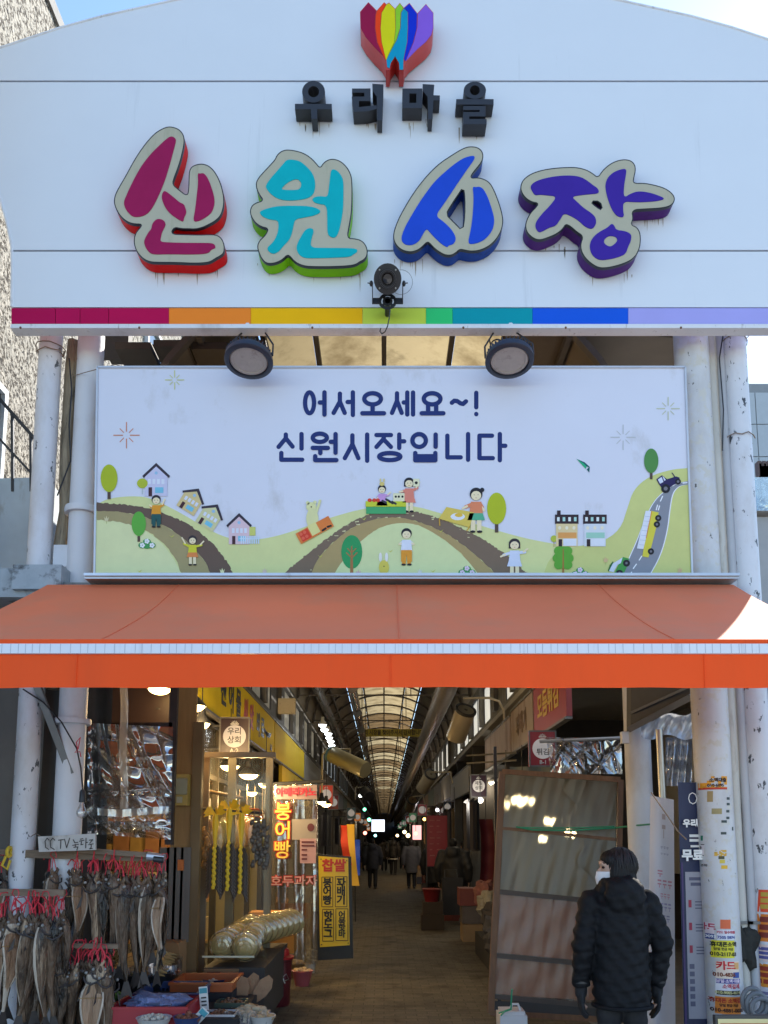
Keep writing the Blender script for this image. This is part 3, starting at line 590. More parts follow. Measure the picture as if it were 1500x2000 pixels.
for x0,wall,aw in ((1084,'#e2cf9c','#e2a25c'),(1139,'#d6dde4','#9fd0bc')):
    a=Art('printed_house',14); a.p('#3a2c30',rec(x0+4,997,x0+11,1006)); a.p('#3a2c30',rec(x0,1005,x0+46,1023)); a.p(wall,rec(x0+2,1023,x0+44,1067))
    for k in range(4): a.ly=18; a.p('#a8d6cc' if k%2 else '#dfe9e6',rec(x0+4+k*11,1010,x0+9+k*11,1018))
    for k in range(3): a.ly=18; a.p('#efe7cc',circ(x0+9+k*14,1031,3,3.6,10))
    a.ly=18; a.p(aw,rec(x0+6,1040,x0+42,1051)); a.ly=18; a.p('#dfe5ee',rec(x0+16,1052,x0+42,1066)); a.ly=19; a.p('#3a2c30',rec(x0+7,1053,x0+14,1067)); a.done()
SK='#efe0b8'
def kid(cx,top,h,hair,shirt,low,skirt=False,arms=((-.24,.42),(.24,.42)),bun=False,long=False,legs='#efe0b8'):
    a=Art('printed_child',20); r_=h*.125; hy=top+r_*1.05; y=lambda f:top+h*f
    a.p(hair,circ(cx,hy-.6,r_*1.16,r_*1.16,18) if not long else [(cx-r_*1.2,hy+r_*.9)]+circ(cx,hy-.5,r_*1.2,r_*1.15,14,PI,2*PI)+[(cx+r_*1.2,hy+r_*.9)])
    if bun: a.p(hair,circ(cx+r_*1.1,hy-r_*.8,r_*.4,r_*.4,10))
    a.p(SK,circ(cx,hy+r_*.25,r_*.92,r_*.85,16))
    a.ly=24
    for s_ in(-1,1): a.p('#4a3a34',circ(cx+s_*r_*.35,hy+r_*.1,.8,.8,6)); a.ly=24
    a.p('#c9836a',rec(cx-1.6,hy+r_*.62,cx+1.6,hy+r_*.62+.9)); a.ly=25
    for (ax_,ay) in arms:
        sx=cx+(h*.1 if ax_>0 else -h*.1); a.p(shirt,capsule([(sx,y(.36)),(cx+ax_*h*.8,y(ay+.05)*.4+y(.36)*.6)],h*.075)[0]); a.p(SK,capsule([(cx+ax_*h*.7,y(ay+.02)*.4+y(.36)*.6),(cx+ax_*h,y(ay))],h*.05)[0]); a.ly=25
    a.p(legs if not skirt else SK,rec(cx-h*.12,y(.62),cx-h*.02,y(.96))); a.ly=25; a.p(legs if not skirt else SK,rec(cx+h*.02,y(.62),cx+h*.12,y(.96))); a.ly=26
    a.p('#2c2a2c',circ(cx-h*.08,y(.98),h*.065,h*.03,8)); a.ly=26; a.p('#2c2a2c',circ(cx+h*.08,y(.98),h*.065,h*.03,8)); a.ly=27
    a.p(shirt,[(cx-h*.12,y(.3)),(cx+h*.12,y(.3)),(cx+h*.16,y(.62)),(cx-h*.16,y(.62))])
    if skirt: a.p(low,[(cx-h*.15,y(.56)),(cx+h*.15,y(.56)),(cx+h*.2,y(.72)),(cx-h*.2,y(.72))])
    else: a.p(low,[(cx-h*.15,y(.58)),(cx+h*.15,y(.58)),(cx+h*.15,y(.9)),(cx+h*.02,y(.9)),(cx,y(.68)),(cx-h*.02,y(.9)),(cx-h*.15,y(.9))])
    a.done()
kid(305,968,62,'#3a3438','#e29a2e','#2c5a58',arms=((.27,.12),(-.2,.3)),legs='#2c5a58'); kid(376,1047,57,'#3a3438','#d6d23c','#e08a4e',True,((-.36,.06),(.38,.18)))
kid(746,948,55,'#2c2a30','#c99ad0','#c99ad0',True,((.3,.25),(-.2,.5))); kid(799,934,66,'#2c2a30','#e28a76','#e28a76',True,((.3,.12),(-.28,.4)),long=True)
kid(930,954,86,'#2c2a30','#e28a62','#5ab08a',True,((-.3,.45),(.18,.5)),bun=True); kid(794,1033,71,'#2c2a30','#dfe4f0','#e29a34',arms=((-.2,.42),(.2,.42)),legs='#e29a34'); kid(1005,1053,74,'#3a3438','#d3dbee','#d3dbee',True,((.34,.26),(-.36,.46)),long=True)
a=Art('printed_bear',20); a.p('#e0dfa4',circ(610,1013,12,20,18)); a.p('#e0dfa4',circ(608,990,10,9.5,16)); a.ly=21; a.p('#e0dfa4',circ(601,982,3.6,3.6,10)); a.ly=21; a.p('#e0dfa4',circ(615,981,3.6,3.6,10)); a.p('#e0dfa4',capsule([(616,1006),(625,978)],5)[0]); a.p('#5a4a3a',circ(608,990,1.5,1.5,8)); a.done()
a=Art('printed_cart',26); T=lambda p:rotp(p,613,1033,-.5)
a.p('#e2803e',T(rec(577,1024,650,1047))); a.p('#d8432e',T(rec(582,1026,602,1045))); a.ly=27; a.p('#e2dc92',T(rec(604,1022,622,1044)))
for x,y in ((586,1030),(594,1030),(586,1039),(594,1039)): a.ly=28; a.p('#e86a50',T(circ(x,y,3.4,3.4,8)))
a.ly=28; a.p('#2a2826',capsule([(630,1036),(636,1032)],4)[0]); a.ly=28; a.p('#2a2826',capsule([(640,1029),(646,1027)],4)[0]); a.done()
a=Art('printed_stall',28); a.p('#c9d23c',rec(714,979,793,990)); a.ly=28; a.p('#4caa6c',rec(715,989.5,793,1003.5))
for x in (722,731,738): a.ly=29; a.p('#dc4a36',circ(x,977,4.2,3.8,10))
for x,y in ((751,980),(758,977),(764,981),(770,982)): a.ly=29; a.p('#3c3c40',capsule([(x-4,y-2),(x+3,y+2)],4)[0])
a.ly=29; a.p('#e6e3bc',rec(768,963,790,979))
for x in (773,779,786): a.ly=30; a.p('#2a2a2c',circ(x,970,2.3,2.3,10))
a.ly=29; a.p('#e6e3bc',rec(807,935,819,950)); a.ly=30; a.p('#2a2a2c',circ(813,943,3,3,10)); a.done()
a=Art('printed_table',28); a.p('#dcc45c',[(872,990),(926,1001),(917,1030),(857,1013)]); a.ly=28; a.p('#d8a83c',capsule([(858,1013),(859,1026)],2)[0]); a.ly=28; a.p('#d8a83c',capsule([(917,1029),(912,1036)],2)[0]); a.p('#e6e9ee',circ(894,1009,14,7,16)); a.p('#e2bc4a',circ(896,1006,8,4,12)); a.done()
a=Art('printed_rabbit',20); a.p('#d8c85a',circ(750,1108,10,14,18)); a.ly=20; a.p('#e8e6e0',circ(743,1088,3.2,9,12)); a.ly=20; a.p('#e8e6e0',circ(755,1088,3.2,9,12)); a.p('#5a4a30',circ(750,1106,1.4,1.2,8)); a.done()
a=Art('printed_rabbit',30); a.p('#dcc878',circ(746,945,5,4,12)); a.ly=30; a.p('#dcc878',circ(743,938,1.4,4,8)); a.ly=30; a.p('#dcc878',circ(750,938,1.4,4,8)); a.done()
a=Art('printed_tractor',14); T=lambda p:crop(1030,860,4.545,p)
a.p('#322a56',T([(1145,345),(1195,310),(1215,325),(1240,345),(1320,320),(1350,330),(1360,370),(1300,395),(1262,420),(1190,420),(1165,385)])); a.p('#d5dcea',T([(1158,348),(1192,325),(1208,370),(1178,385)])); a.ly=15; a.p('#d5dcea',T([(1200,318),(1214,330),(1230,352),(1214,360)]))
for x,y,r_ in((1228,428,40),(1338,366,26)): a.ly=17; a.p('#26242c',T(circ(x,y,r_,r_,18))); a.p('#77757c',T(circ(x,y,r_*.45,r_*.45,12)))
a.ly=16; a.p('#322a56',T(capsule([(1308,322),(1285,290)],8)[0])); a.done()
a=Art('printed_bus',14); a.p('#d9cf4a',T([(1095,625),(1165,640),(1150,750),(1105,930),(1075,1040),(1020,1030),(1050,860)])); a.p('#dfe4ee',T([(1050,625),(1098,628),(1070,800),(1030,965),(972,960),(1010,800)])); a.ly=15; a.p('#e0923c',T([(1100,628),(1108,630),(1058,870),(1050,868)]))
for k in range(7): a.ly=17; a.p('#b9c3d4',T([(1046-k*9.5,672+k*42),(1092-k*8.5,676+k*42),(1091-k*8.5,680+k*42),(1045-k*9.5,676+k*42)]))
for x,y in((1162,690),(1150,746),(1097,986)): a.ly=18; a.p('#2a282c',T(circ(x,y,28,28,16))); a.p('#77757c',T(circ(x,y,11,11,10)))
a.done()
a=Art('printed_car',14); a.p('#4c9a4c',T([(850,1035),(905,1050),(880,1130),(845,1205),(760,1205),(800,1120),(830,1060)])); a.p('#d5dcea',T([(790,1075),(845,1040),(830,1090),(800,1105),(765,1170),(720,1160),(735,1105)])); a.p('#2f6a38',T([(758,1075),(766,1080),(722,1165),(716,1155),(730,1110)]))
for x,y in((880,1090),(818,1190)): a.ly=18; a.p('#2a282c',T(circ(x,min(y,1176),31,31 if y<1150 else 26,16))); a.p('#77757c',T(circ(x,min(y,1176),11,11,10)))
a.done()
def star(cx,cy,r_,c):
    a=Art('printed_star',6)
    for k in range(8):
        an=k*PI/4; r1=r_*(1 if k%2==0 else .72); a.ly=6; a.p(c,capsule([(cx+math.cos(an)*r_*.3,cy+math.sin(an)*r_*.3),(cx+math.cos(an)*r1,cy+math.sin(an)*r1)],1.6 if k%2 else 2)[0])
    a.done()
star(247,850,25,'#d08a6c'); star(341,742,18,'#c9cc8c'); star(1305,798,22,'#c3c6a6'); star(1217,854,24,'#bfc2c4')
a=Art('printed_bird',6); a.p('#0f5a5e',[(1126,896),(1142,903),(1152,912),(1151,923),(1146,917),(1150,913),(1138,907)]); a.p('#2fae7c',[(1126,896),(1140,905),(1146,911),(1144,916)]); a.done()
for x,y in((287,1061),(912,1114),(1133,1117)):
    a=Art('printed_flower_bush',16)
    for dx,dy in((-9,4),(0,-3),(9,4),(0,5)): a.p('#4c9a58',circ(x+dx,y+dy,8 if dy!=5 else 9,6,12))
    for dx,dy in((-9,4),(0,-4),(10,4)):
        for k in range(5): a.p('#e6cfe0' if x>300 else '#eceef0',circ(x+dx+3*math.cos(k*1.257),y+dy+3*math.sin(k*1.257),2.3,2.3,8))
    a.done()
for x,y,c in((434,1117,'#e4e2b0'),(1183,1095,'#d8b88a'),(1328,1115,'#d8b88a'),(517,1117,'#d8c6b8'),(208,1015,'#d6cda4'),(700,1120,'#dcb8b4'),(820,1118,'#dfe0d0')):
    a=Art('printed_flower',16); a.p(c,[(x-5,y-6),(x-2,y-2),(x,y-8),(x+2,y-2),(x+5,y-6),(x+3,y+3),(x-3,y+3)]); a.p('#b8c07a',rec(x-.5,y+3,x+.5,y+8)); a.done()
# lettering in round strokes
NAVY=ink('#26356e')
def el(cx,cy,rx,ry): return [(cx+rx*math.cos(2*PI*i/28),cy+ry*math.sin(2*PI*i/28)) for i in range(29)]
W1=[('어',[el(238,117,28,65),[(331,52),(331,190)],[(302,115),(331,115)]]),('서',[[(427,60),(427,110),(388,180)],[(427,110),(457,180)],[(508,52),(508,193)],[(475,112),(508,112)]]),('오',[el(631,92,52,35),[(631,130),(631,180)],[(567,182),(702,182)]]),
('세',[[(783,58),(783,105),(752,180)],[(783,105),(812,180)],[(847,53),(847,190)],[(883,53),(883,190)],[(825,115),(847,115)]]),('요',[el(1002,92,52,35),[(977,135),(977,180)],[(1027,135),(1027,180)],[(937,182),(1072,182)]]),('~',[[(1125,117),(1140,104),(1158,106),(1178,120),(1195,124),(1213,108)]]),('!',[[(1277,55),(1277,145)],[(1277,187),(1277,188)]]),
('신',[[(90,315),(90,338),(45,392)],[(90,338),(132,390)],[(188,312),(188,402)],[(62,430),(62,472),(192,472)]]),('원',[el(302,335,44,26),[(258,398),(352,398)],[(305,398),(305,430)],[(400,312),(400,428)],[(370,360),(400,360)],[(273,450),(273,474),(405,474)]]),('시',[[(505,320),(505,375),(458,462)],[(505,375),(542,462)],[(597,315),(597,478)]]),
('장',[[(655,318),(745,318)],[(705,318),(697,345),(655,392)],[(700,345),(745,392)],[(797,315),(797,398)],[(797,357),(828,357)],el(738,452,66,22)]),('입',[el(921,352,42,40),[(1024,315),(1024,390)],[(897,430),(897,475),(1022,475),(1022,430)],[(897,450),(1022,450)]]),('니',[[(1097,322),(1097,457),(1180,457)],[(1226,312),(1226,472)]]),('다',[[(1375,322),(1297,322),(1297,462),(1380,462)],[(1424,312),(1424,475)],[(1424,385),(1458,385)]])]
for ch,strokes in W1:
    mb=MB(); ly=0
    for stk in strokes:
        for cp in capsule(crop(530,750,3.191,stk),8.6): ly+=1; mb.fill([P3(cp,YB-.001-.00012*ly)])
    mb.build('printed_letter',NAVY,bn,smooth=0)
# soot stains under the floodlights are on the print itself
# silver rail below the banner
t=MB(); p0,p1=at(173,1131,-.2),at(1434,1131,-.2)
t.box((p0.x,-.28,p0.z-.022),(p1.x,.02,p0.z+.010)); t.box((p0.x,-.30,p0.z-.006),(p1.x,-.28,p0.z+.014))
solo(t,'ledge_rail',mat('silver_ledge',(.5,.52,.55),r=.3,metal=.6,var=.1,dirt=('#6b5f50',.6,.9,8,1)),'silver metal ledge running under the picture banner','ledge')
# ------------------------------------------------------------------ columns of the gate
def chip(name,base,lo,hi,sc,dark='#3c3e42',extra=None):
    d=[('#a79c90',.5,.9,2.5,.5)]+([extra] if extra else [])+[(dark,lo,hi,sc,.55)]
    return mat(name,base,r=.5,var=.05,sc=3,bump=.12,bs=18,dirt=d)
CP=chip('chipped_white_paint',(.66,.66,.69),.62,.635,17,'#56585c')
CP2=chip('dirty_white_paint',(.64,.65,.68),.70,.73,9,'#6d6459')
CP3=chip('peeling_white_paint',(.66,.67,.70),.595,.61,13,'#44474c')
CP4=chip('glued_over_paint',(.60,.60,.60),.66,.68,24,'#4a4740',('#c9c5ba',.52,.6,14,1))
def column(x,y,r_,z1,m,label,collars=()):
    z1=5.62
    t=thing('gate_column',(x,y,0),label,'column','columns carrying the gate')
    MB().tube([(x,y,0),(x,y,.8),(x,y,2.4),(x,y,z1)],r_,28).build('shaft',m,t)
    for z,h in collars: MB().lathe([(r_,-h/2),(r_+.03,-h/2),(r_+.035,0),(r_+.03,h/2),(r_,h/2)],(x,y,z),28).build('collar',m,t)
    MB().lathe([(0,0),(r_+.09,0),(r_+.09,.02),(r_+.03,.05),(r_,.06)],(x,y,.0),28).build('base_plate',STEELG,t)
    return t
column(-2.59,0,.085,5.22,CP,'chipped white round column at the far left of the gate front')
column(-2.30,.06,.10,5.22,CP2,'white round column with a collar, just left of the picture banner',[(at(162,1000,.06).z,.05),(at(150,1410,.06).z,.04)])
column(2.385,0,.128,5.22,CP4,'thick white column covered in torn stickers and adverts',[])
column(2.73,.02,.088,5.22,CP3,'peeling white column at the far right of the gate front')
p=MB(); path=[(-2.47+.012*math.sin(k*1.7),.12+.01*math.cos(k*2.1),k*.28) for k in range(10,21)]
p.tube(path,[.05+.008*math.sin(k*2.3) for k in range(11)],10)
solo(p,'timber_pole',mat('bare_timber',(.34,.27,.18),r=.9,var=.5,sc=3,st=(14,14,1.5),bump=.6,bs=8,dirt=('#1a1410',.55,.7,12,.2)),'rough bare timber pole squeezed between two left columns','pole')
for x,rr_,m,lb in((2.545,.04,mat('cream_pipe',(.55,.53,.47),r=.5,var=.08,sc=3,dirt=('#7a6650',.6,.8,9,.2)),'cream downpipe just right of the sticker column'),(2.625,.035,mat('grey_pipe',(.45,.46,.48),r=.5,var=.08,sc=3,dirt=('#4a4a4a',.62,.8,9,.3)),'grey downpipe just left of the peeling column')):
    p=MB().tube([(x,.03,0),(x,.03,2),(x,.03,5.6)],rr_,14); t=thing('drain_pipe',(x,.03,0),lb,'pipe','pipes between the right columns'); p.build('pipe',m,t)
    MB().bar((x-.06,-.02,3.1),(x+.06,-.02,3.1),.02,.012).bar((x-.06,-.02,1.1),(x+.06,-.02,1.1),.02,.012).build('clamp',STEELG,t)
# wires on the columns
def wire(path,r_,label,m=BLACK,name='cable',cat='cable'):
    return solo(MB().tube(path,r_,6),name,m,label,cat)
RW=mat('rusty_wire',(.22,.16,.11),r=.8)
for (px,py,X,rr_) in ((100,688,-2.59,.1),(1437,662,2.73,.1),(1437,862,2.73,.1)):
    c=at(px,py,0); RNW=random.Random(px+py)
    pts=[(X+(rr_+RNW.uniform(-.005,.012))*math.cos(a),(0 if X<0 else .02)+(rr_)*math.sin(a),c.z+.03*math.sin(a*.37)+RNW.uniform(-.012,.012)) for a in [k*.5 for k in range(27 if py<800 else 13)]]
    wire(pts,.004,'rusty tie wire wound round '+{688:'the chipped left column under the sign',662:'the top of the peeling right column',862:'the peeling right column beside the banner'}[py],RW,'tie_wire','wire')
wire([at(137,640,.05),at(150,700,.0),at(140,735,.0),at(175,725,-.1),at(225,712,-.12),at(240,716,-.14)],.003,'thin loose wire looping from the timber pole to the banner corner',RW,'loose_wire','wire')
wire([at(135,700,0),at(140,760,.02),at(135,830,.02),at(138,900,.03),at(112,968,.03)],.006,'black cable hanging down the timber pole',BLACK)
wire([at(1412,655,-.05),at(1405,700,-.05),at(1413,800,-.05),at(1411,880,-.05)],.005,'dark cable hanging beside the cream downpipe',BLACK)
# box beam between left columns
solo(MB().box(at(105,1064,.0),at(140,1115,.1)),'crossbeam',CP2,'short white crossbeam joining the two left columns low down','beam')
# ------------------------------------------------------------------ awning
def awn(name,col,trl,sheen,dirt=None,var=.05): return mat(name,col,r=.75,var=var,sc=1.5,trl=trl,sheen=sheen,dirt=dirt,bump=.03,bs=6)
AT=awn('awning_top_fabric',(.92,.19,.06),.16,.1,('#d08a68',.5,1.1,1.3,1))  # paler than the valance: dust, plus sky sheen put into the colour
AV=awn('awning_valance_fabric',(1.0,.088,.002),.08,.0,('#d84a10',.5,1.0,1.1,.2),.04)
aw=thing('shop_awning',at(770,1145,-.2),'wide orange-red fabric awning with white front bar and hanging valance','awning')
zt=at(770,1142,-.2).z; YF=-1.52; zl=at(770,1250,YF).z
xl,xr=at(93,1142,-.2).x,at(1432,1142,-.2).x; fl,fr_=xl-.12,xr+.10
def top(u,v):
    a0=xl+(xr-xl)*u; a1=fl+(fr_-fl)*u; sag=-.05*math.sin(PI*v)*(.6+.4*math.sin(PI*u))
    fold=.012*math.sin(u*23+v*3)*math.sin(PI*v)*(1-v)+.010*math.exp(-((u-.56+.12*v)/.012)**2)*math.sin(PI*min(1,v*1.2))-.012*math.exp(-((u-.93+.09*v)/.02)**2)*math.sin(PI*v)+.012*math.exp(-((u-.03-.09*v)/.02)**2)*math.sin(PI*v)
    return Vector((a0+(a1-a0)*v,-.2+(YF+.2)*v,zt+(zl-zt)*v+sag+fold))
MB().grid(top,140,18).build('awning_cover',AT,aw,smooth=60)
zv0=at(770,1257,YF).z; zv1=at(770,1277,YF).z; zb=at(770,1342,YF).z
MB().box((fl-.02,YF,zl-.028),(fr_+.02,YF+.06,zl+.004)).build('front_hem',AV,aw)
MB().box((fl-.02,YF-.012,zv1),(fr_+.02,YF+.05,zv0-.003)).build('front_bar',mat('awning_white_bar',(.72,.74,.78),r=.4,var=.05,dirt=('#8a8f99',.6,.9,20,.05)),aw)
k=MB()
RNK=random.Random(4); x=fl
while x<fr_:
    x+=RNK.uniform(.035,.06); k.box((x,YF-.0135,zv1+.002),(x+.0025,YF-.011,zv0-.004))
o=k.build('bar_joint',mat('bar_joint_grey',(.42,.45,.5),r=.6),aw,smooth=0); o['kind']='stuff'
MB().grid(lambda u,v:Vector((fl+(fr_-fl)*u,YF+.004+.010*math.sin(u*31)*v+.006*math.sin(u*87)*v+.008*math.sin(u*9+1)*v,zv1-.002+(zb-zv1)*v)),120,5).build('valance',AV,aw,smooth=60)
for k in (1,3,5):
    u0=k/6+.03*math.sin(k*2.2); u1=k/6
    MB().tube([top(u0,j/12)+Vector((0,-.001,.002)) for j in range(13)],.0028,5).build('fabric_seam',AT,aw)
    xx=fl+(fr_-fl)*u1; MB().tube([(xx,YF+.001+.010*math.sin(u1*31)*v+.006*math.sin(u1*87)*v+.008*math.sin(u1*9+1)*v,zv1-.002+(zb-zv1)*v) for v in (0,.25,.5,.75,1)],.003,5).build('valance_seam',AV,aw)
for sx in(-1,1):
    ar=MB(); ar.bar((sx*1.7,-.2,zt-.12),(sx*1.1,-.85,zt-.45),.05,.04); ar.bar((sx*1.1,-.85,zt-.45),(sx*1.75,YF+.05,zl-.06),.045,.04); ar.build('folding_arm',PAINT,aw)
MB().box((xl,-.16,zt-.32),(xr,-.135,zt+.03)).build('light_stop_board',STEELG,aw)  # board added to stop stall lamp light leaking out above the awning
MB().tube([(xl+.03,-.2,zt-.06),(xr-.03,-.2,zt-.06)],.045,12).build('roller_tube',STEELG,aw)
# ------------------------------------------------------------------ arcade roof
VX,VB,VZ=1.95,1.5,4.78
def vp(th,y,k=1.0): return Vector((VX*k*math.sin(th),y,VZ+VB*k*math.cos(th)))
roof=tag(bpy.data.objects.new('arcade_roof',None),kind='structure'); COL.objects.link(roof); roof.location=(0,0,VZ); WLOC['arcade_roof']=Vector((0,0,VZ))
SKYL=mat('yellowed_skylight',(.33,.26,.14),r=.5,var=.2,sc=1.5,trl=.8,dirt=[('#4a3618',.45,.8,2.2,.3),('#201508',.58,.8,1.2,1)])
SKYD=mat('darkened_skylight',(.17,.11,.05),r=.5,var=.25,sc=1.5,trl=.7,dirt=('#1a1208',.45,.8,2,.5))
SIDE=mat('roof_side_sheet',(.16,.125,.09),r=.4,var=.25,sc=2,metal=.35)
RIB=mat('roof_rib_steel',(.09,.075,.06),r=.6,var=.25)
RIBW=mat('roof_rib_white',(.62,.60,.55),r=.5)
BAY=2.0; NB=76
T0=.585
thp=[-T0,-.33,0,.33,T0]
for j in range(NB):
    y0=.15+j*BAY
    for k in range(4 if j<14 else 1):
        a,b=(thp[k]+.008,thp[k+1]-.008) if j<14 else (-T0,T0)
        MB().grid(lambda u,v:vp(a+(b-a)*u,y0+.02+(BAY-.04)*v),6,1).build('skylight_panel',SKYL if j<12 or j in(15,16,19,20,23,24,28,29,34,35) else SKYD,roof,smooth=60)
    path=[vp(-PI/2+PI*i/20,y0,.985) for i in range(21)]
    rb=MB(); 
    for i in range(20): rb.bar(path[i],path[i+1],.05,.07,(0,1,0))
    rb.build('rib',RIBW if j in(13,17,25,33) else RIB,roof,smooth=0)
for sx in(-1,1):
    MB().grid(lambda u,v:vp(sx*(T0+.01+(PI/2-T0)*u),.15+NB*BAY*v),12,30).build('side_sheet',SIDE,roof,smooth=60)
for k,th in enumerate([-1.2,-.9,-T0,-.33,0,.33,T0,.9,1.2]):
    MB().bar(vp(th,.15,.97),vp(th,.15+NB*BAY,.97),.045,.06,(0,0,1)).build('purlin',RIB,roof,smooth=0)
tr=MB()
for j in range(2,NB,2):
    y=.15+j*BAY; tr.bar((-1.9,y,4.85),(1.9,y,4.85),.03,.03); tr.bar((-.6,y,4.85),(-.6,y,6.05),.02,.02); tr.bar((.6,y,4.85),(.6,y,6.05),.02,.02)
tr.build('tie_rod',RIB,roof,smooth=0)
# ------------------------------------------------------------------ side walls above the shops
WALL=mat('arcade_wall_grey',(.15,.145,.135),r=.8,var=.2,sc=3,dirt=('#3f3a33',.5,.75,4,.3))
PANE=mat('frosted_pane',(.78,.76,.70),r=.5,var=.08,trl=.8)
SLAB=mat('shop_roof_slab',(.3,.29,.27),r=.9)
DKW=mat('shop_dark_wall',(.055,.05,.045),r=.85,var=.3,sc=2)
for sx,nm in((-1,'left'),(1,'right')):
    ws=tag(bpy.data.objects.new('arcade_wall',None),kind='structure'); COL.objects.link(ws); ws.location=(sx*1.95,0,0); WLOC[ws.name]=Vector((sx*1.95,0,0))
    xo=sx*1.95; x2=sx*2.02
    y=1.0 if sx<0 else 2.0
    MB().box((xo,y,3.72),(sx*5.2,152,3.80)).build('roof_slab',SLAB,ws)
    MB().box((xo,y,3.80),(x2,152,3.86)).build('sill_band',WALL,ws); MB().box((xo,.2,4.62),(x2,152,4.80)).build('head_band',WALL,ws)
    i=0
    while y<150:
        MB().box((xo-sx*.06,y,3.86),(x2,y+.22,4.62)).build('pilaster',WALL,ws)
        nxt=y+2.0
        if i<18:
            for a,b in((y+.22,y+1.1),(y+1.1,nxt)):
                if (i*7+int(a*3))%5==0: MB().box((xo+sx*.02,a,3.86),(x2,b,4.62)).build('blind_panel',WALL,ws)
                else:
                    MB().box((xo+sx*.03,a+.03,3.89),(xo+sx*.036,b-.03,4.59)).build('pane',PANE,ws)
                    MB().box((xo+sx*.015,b-.03,3.86),(xo+sx*.05,b,4.62)).build('mullion',DARK,ws)
        else: MB().box((xo+sx*.02,y+.22,3.86),(x2,nxt,4.62)).build('blind_panel',WALL,ws)
        y=nxt;i+=1
    # shop row shell
    sh=tag(bpy.data.objects.new('shop_row_shell',None),kind='structure'); COL.objects.link(sh); sh.location=(sx*3.5,0,0); WLOC[sh.name]=Vector((sx*3.5,0,0))
    y0=1.6
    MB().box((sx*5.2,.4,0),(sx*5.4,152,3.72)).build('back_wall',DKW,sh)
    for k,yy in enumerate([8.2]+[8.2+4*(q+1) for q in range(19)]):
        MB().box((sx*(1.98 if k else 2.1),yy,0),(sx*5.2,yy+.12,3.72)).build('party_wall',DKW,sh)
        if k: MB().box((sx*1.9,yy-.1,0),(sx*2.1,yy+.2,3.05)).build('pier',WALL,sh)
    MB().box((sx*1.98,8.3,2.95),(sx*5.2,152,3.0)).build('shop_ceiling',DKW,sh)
SOF=mat('dark_soffit_board',(.07,.055,.042),r=.6,var=.3,sc=3)
sf=tag(bpy.data.objects.new('roof_soffit',None),kind='structure'); COL.objects.link(sf); sf.location=(0,.3,5); WLOC[sf.name]=Vector((0,.3,5))
for k in range(4): MB().box((-2.18+.31*k,.25,5.62+.02*(k%2)),(-1.89+.31*k,5,5.68+.02*(k%2))).build('soffit_board',SOF,sf)
MB().add([(1.0,.2,5.80),(2.62,.2,5.66),(2.62,5,5.5),(1.0,5,5.75)],[(0,1,2,3)]).build('metal_sheet',SIDE,sf)
MB().add([(1.0,.2,5.83),(2.62,.2,5.69),(2.62,5,5.53),(1.0,5,5.78)],[(0,1,2,3)]).build('upper_sheet',SIDE,sf)
EW=mat('end_wall_dark',(.05,.05,.048),r=.9)
struct(MB().box((-6,152.2,0),(6,152.5,8)),'end_wall',EW)
# ------------------------------------------------------------------ ducts under the roof
def duct(pts,r_,m,label): 
    p=MB().tube(pts,r_,16); L=sum((Vector(pts[i+1])-Vector(pts[i])).length for i in range(len(pts)-1))
    t=thing('ceiling_duct',pts[0],label,'duct','metal ducts along the arcade ceiling'); p.build('duct_pipe',m,t)
    a,b=Vector(pts[0]),Vector(pts[-1])
    for k in range(1,16):
        c=a.lerp(b,k/40); MB().tube([c-Vector((0,.02,0)),c+Vector((0,.02,0))],r_+.012,16).build('joint_ring',STEELG,t)
DCT=mat('brown_shiny_duct',(.30,.22,.17),r=.22,var=.2,metal=.8)
duct([at(688,1345,11),at(719,1480,11+23),Vector((-.9,145,4.9))],.10,DCT,'shiny brown duct pipe running along the left side of the arcade ceiling')
a=at(872,1345,7.5); duct([a+Vector((.0,-2.2,.05)),a,Vector((1.35,145,4.6))],.17,mat('grey_lagged_duct',(.2,.175,.145),r=.45,var=.25,metal=.3,bump=.2,bs=6),'thick grey lagged duct running along the right side of the arcade ceiling')
a=at(735,1345,12.); duct([Vector((-1.35,3,4.75)),Vector((-1.4,80,4.8))],.07,STEELG,'thin dark conduit pipe high on the left arcade wall')
# ------------------------------------------------------------------ overhead yellow banner
OB=mat('overhead_banner_yellow',(.42,.33,.05),r=.7,var=.1)
Yb=22.0; p0,p1=at(700,1424,Yb),at(830,1439,Yb)
t=thing('overhead_banner',at(765,1439,Yb),'yellow cloth banner with dark lettering strung across the arcade under the roof','banner')
MB().grid(lambda u,v:Vector((p0.x+(p1.x-p0.x)*u,Yb+.03*math.sin(u*14),p1.z+(p0.z-p1.z)*v)),30,2).build('banner_cloth',OB,t,smooth=60)
text('우리 시장을 찾아주셔서 감사합니다',.19,mat('banner_dark_ink',(.03,.025,.02),r=.7),(at(765,1431,Yb).x,Yb-.05,(p0.z+p1.z)/2),parent=t,off=.02,xs=.78)
MB().tube([Vector((-1.9,Yb,p0.z+.05)),Vector((p0.x,Yb,p0.z)),],.008,5).tube([Vector((p1.x,Yb,p0.z)),Vector((1.9,Yb,p0.z+.05))],.008,5).build('rope',DARK,t)
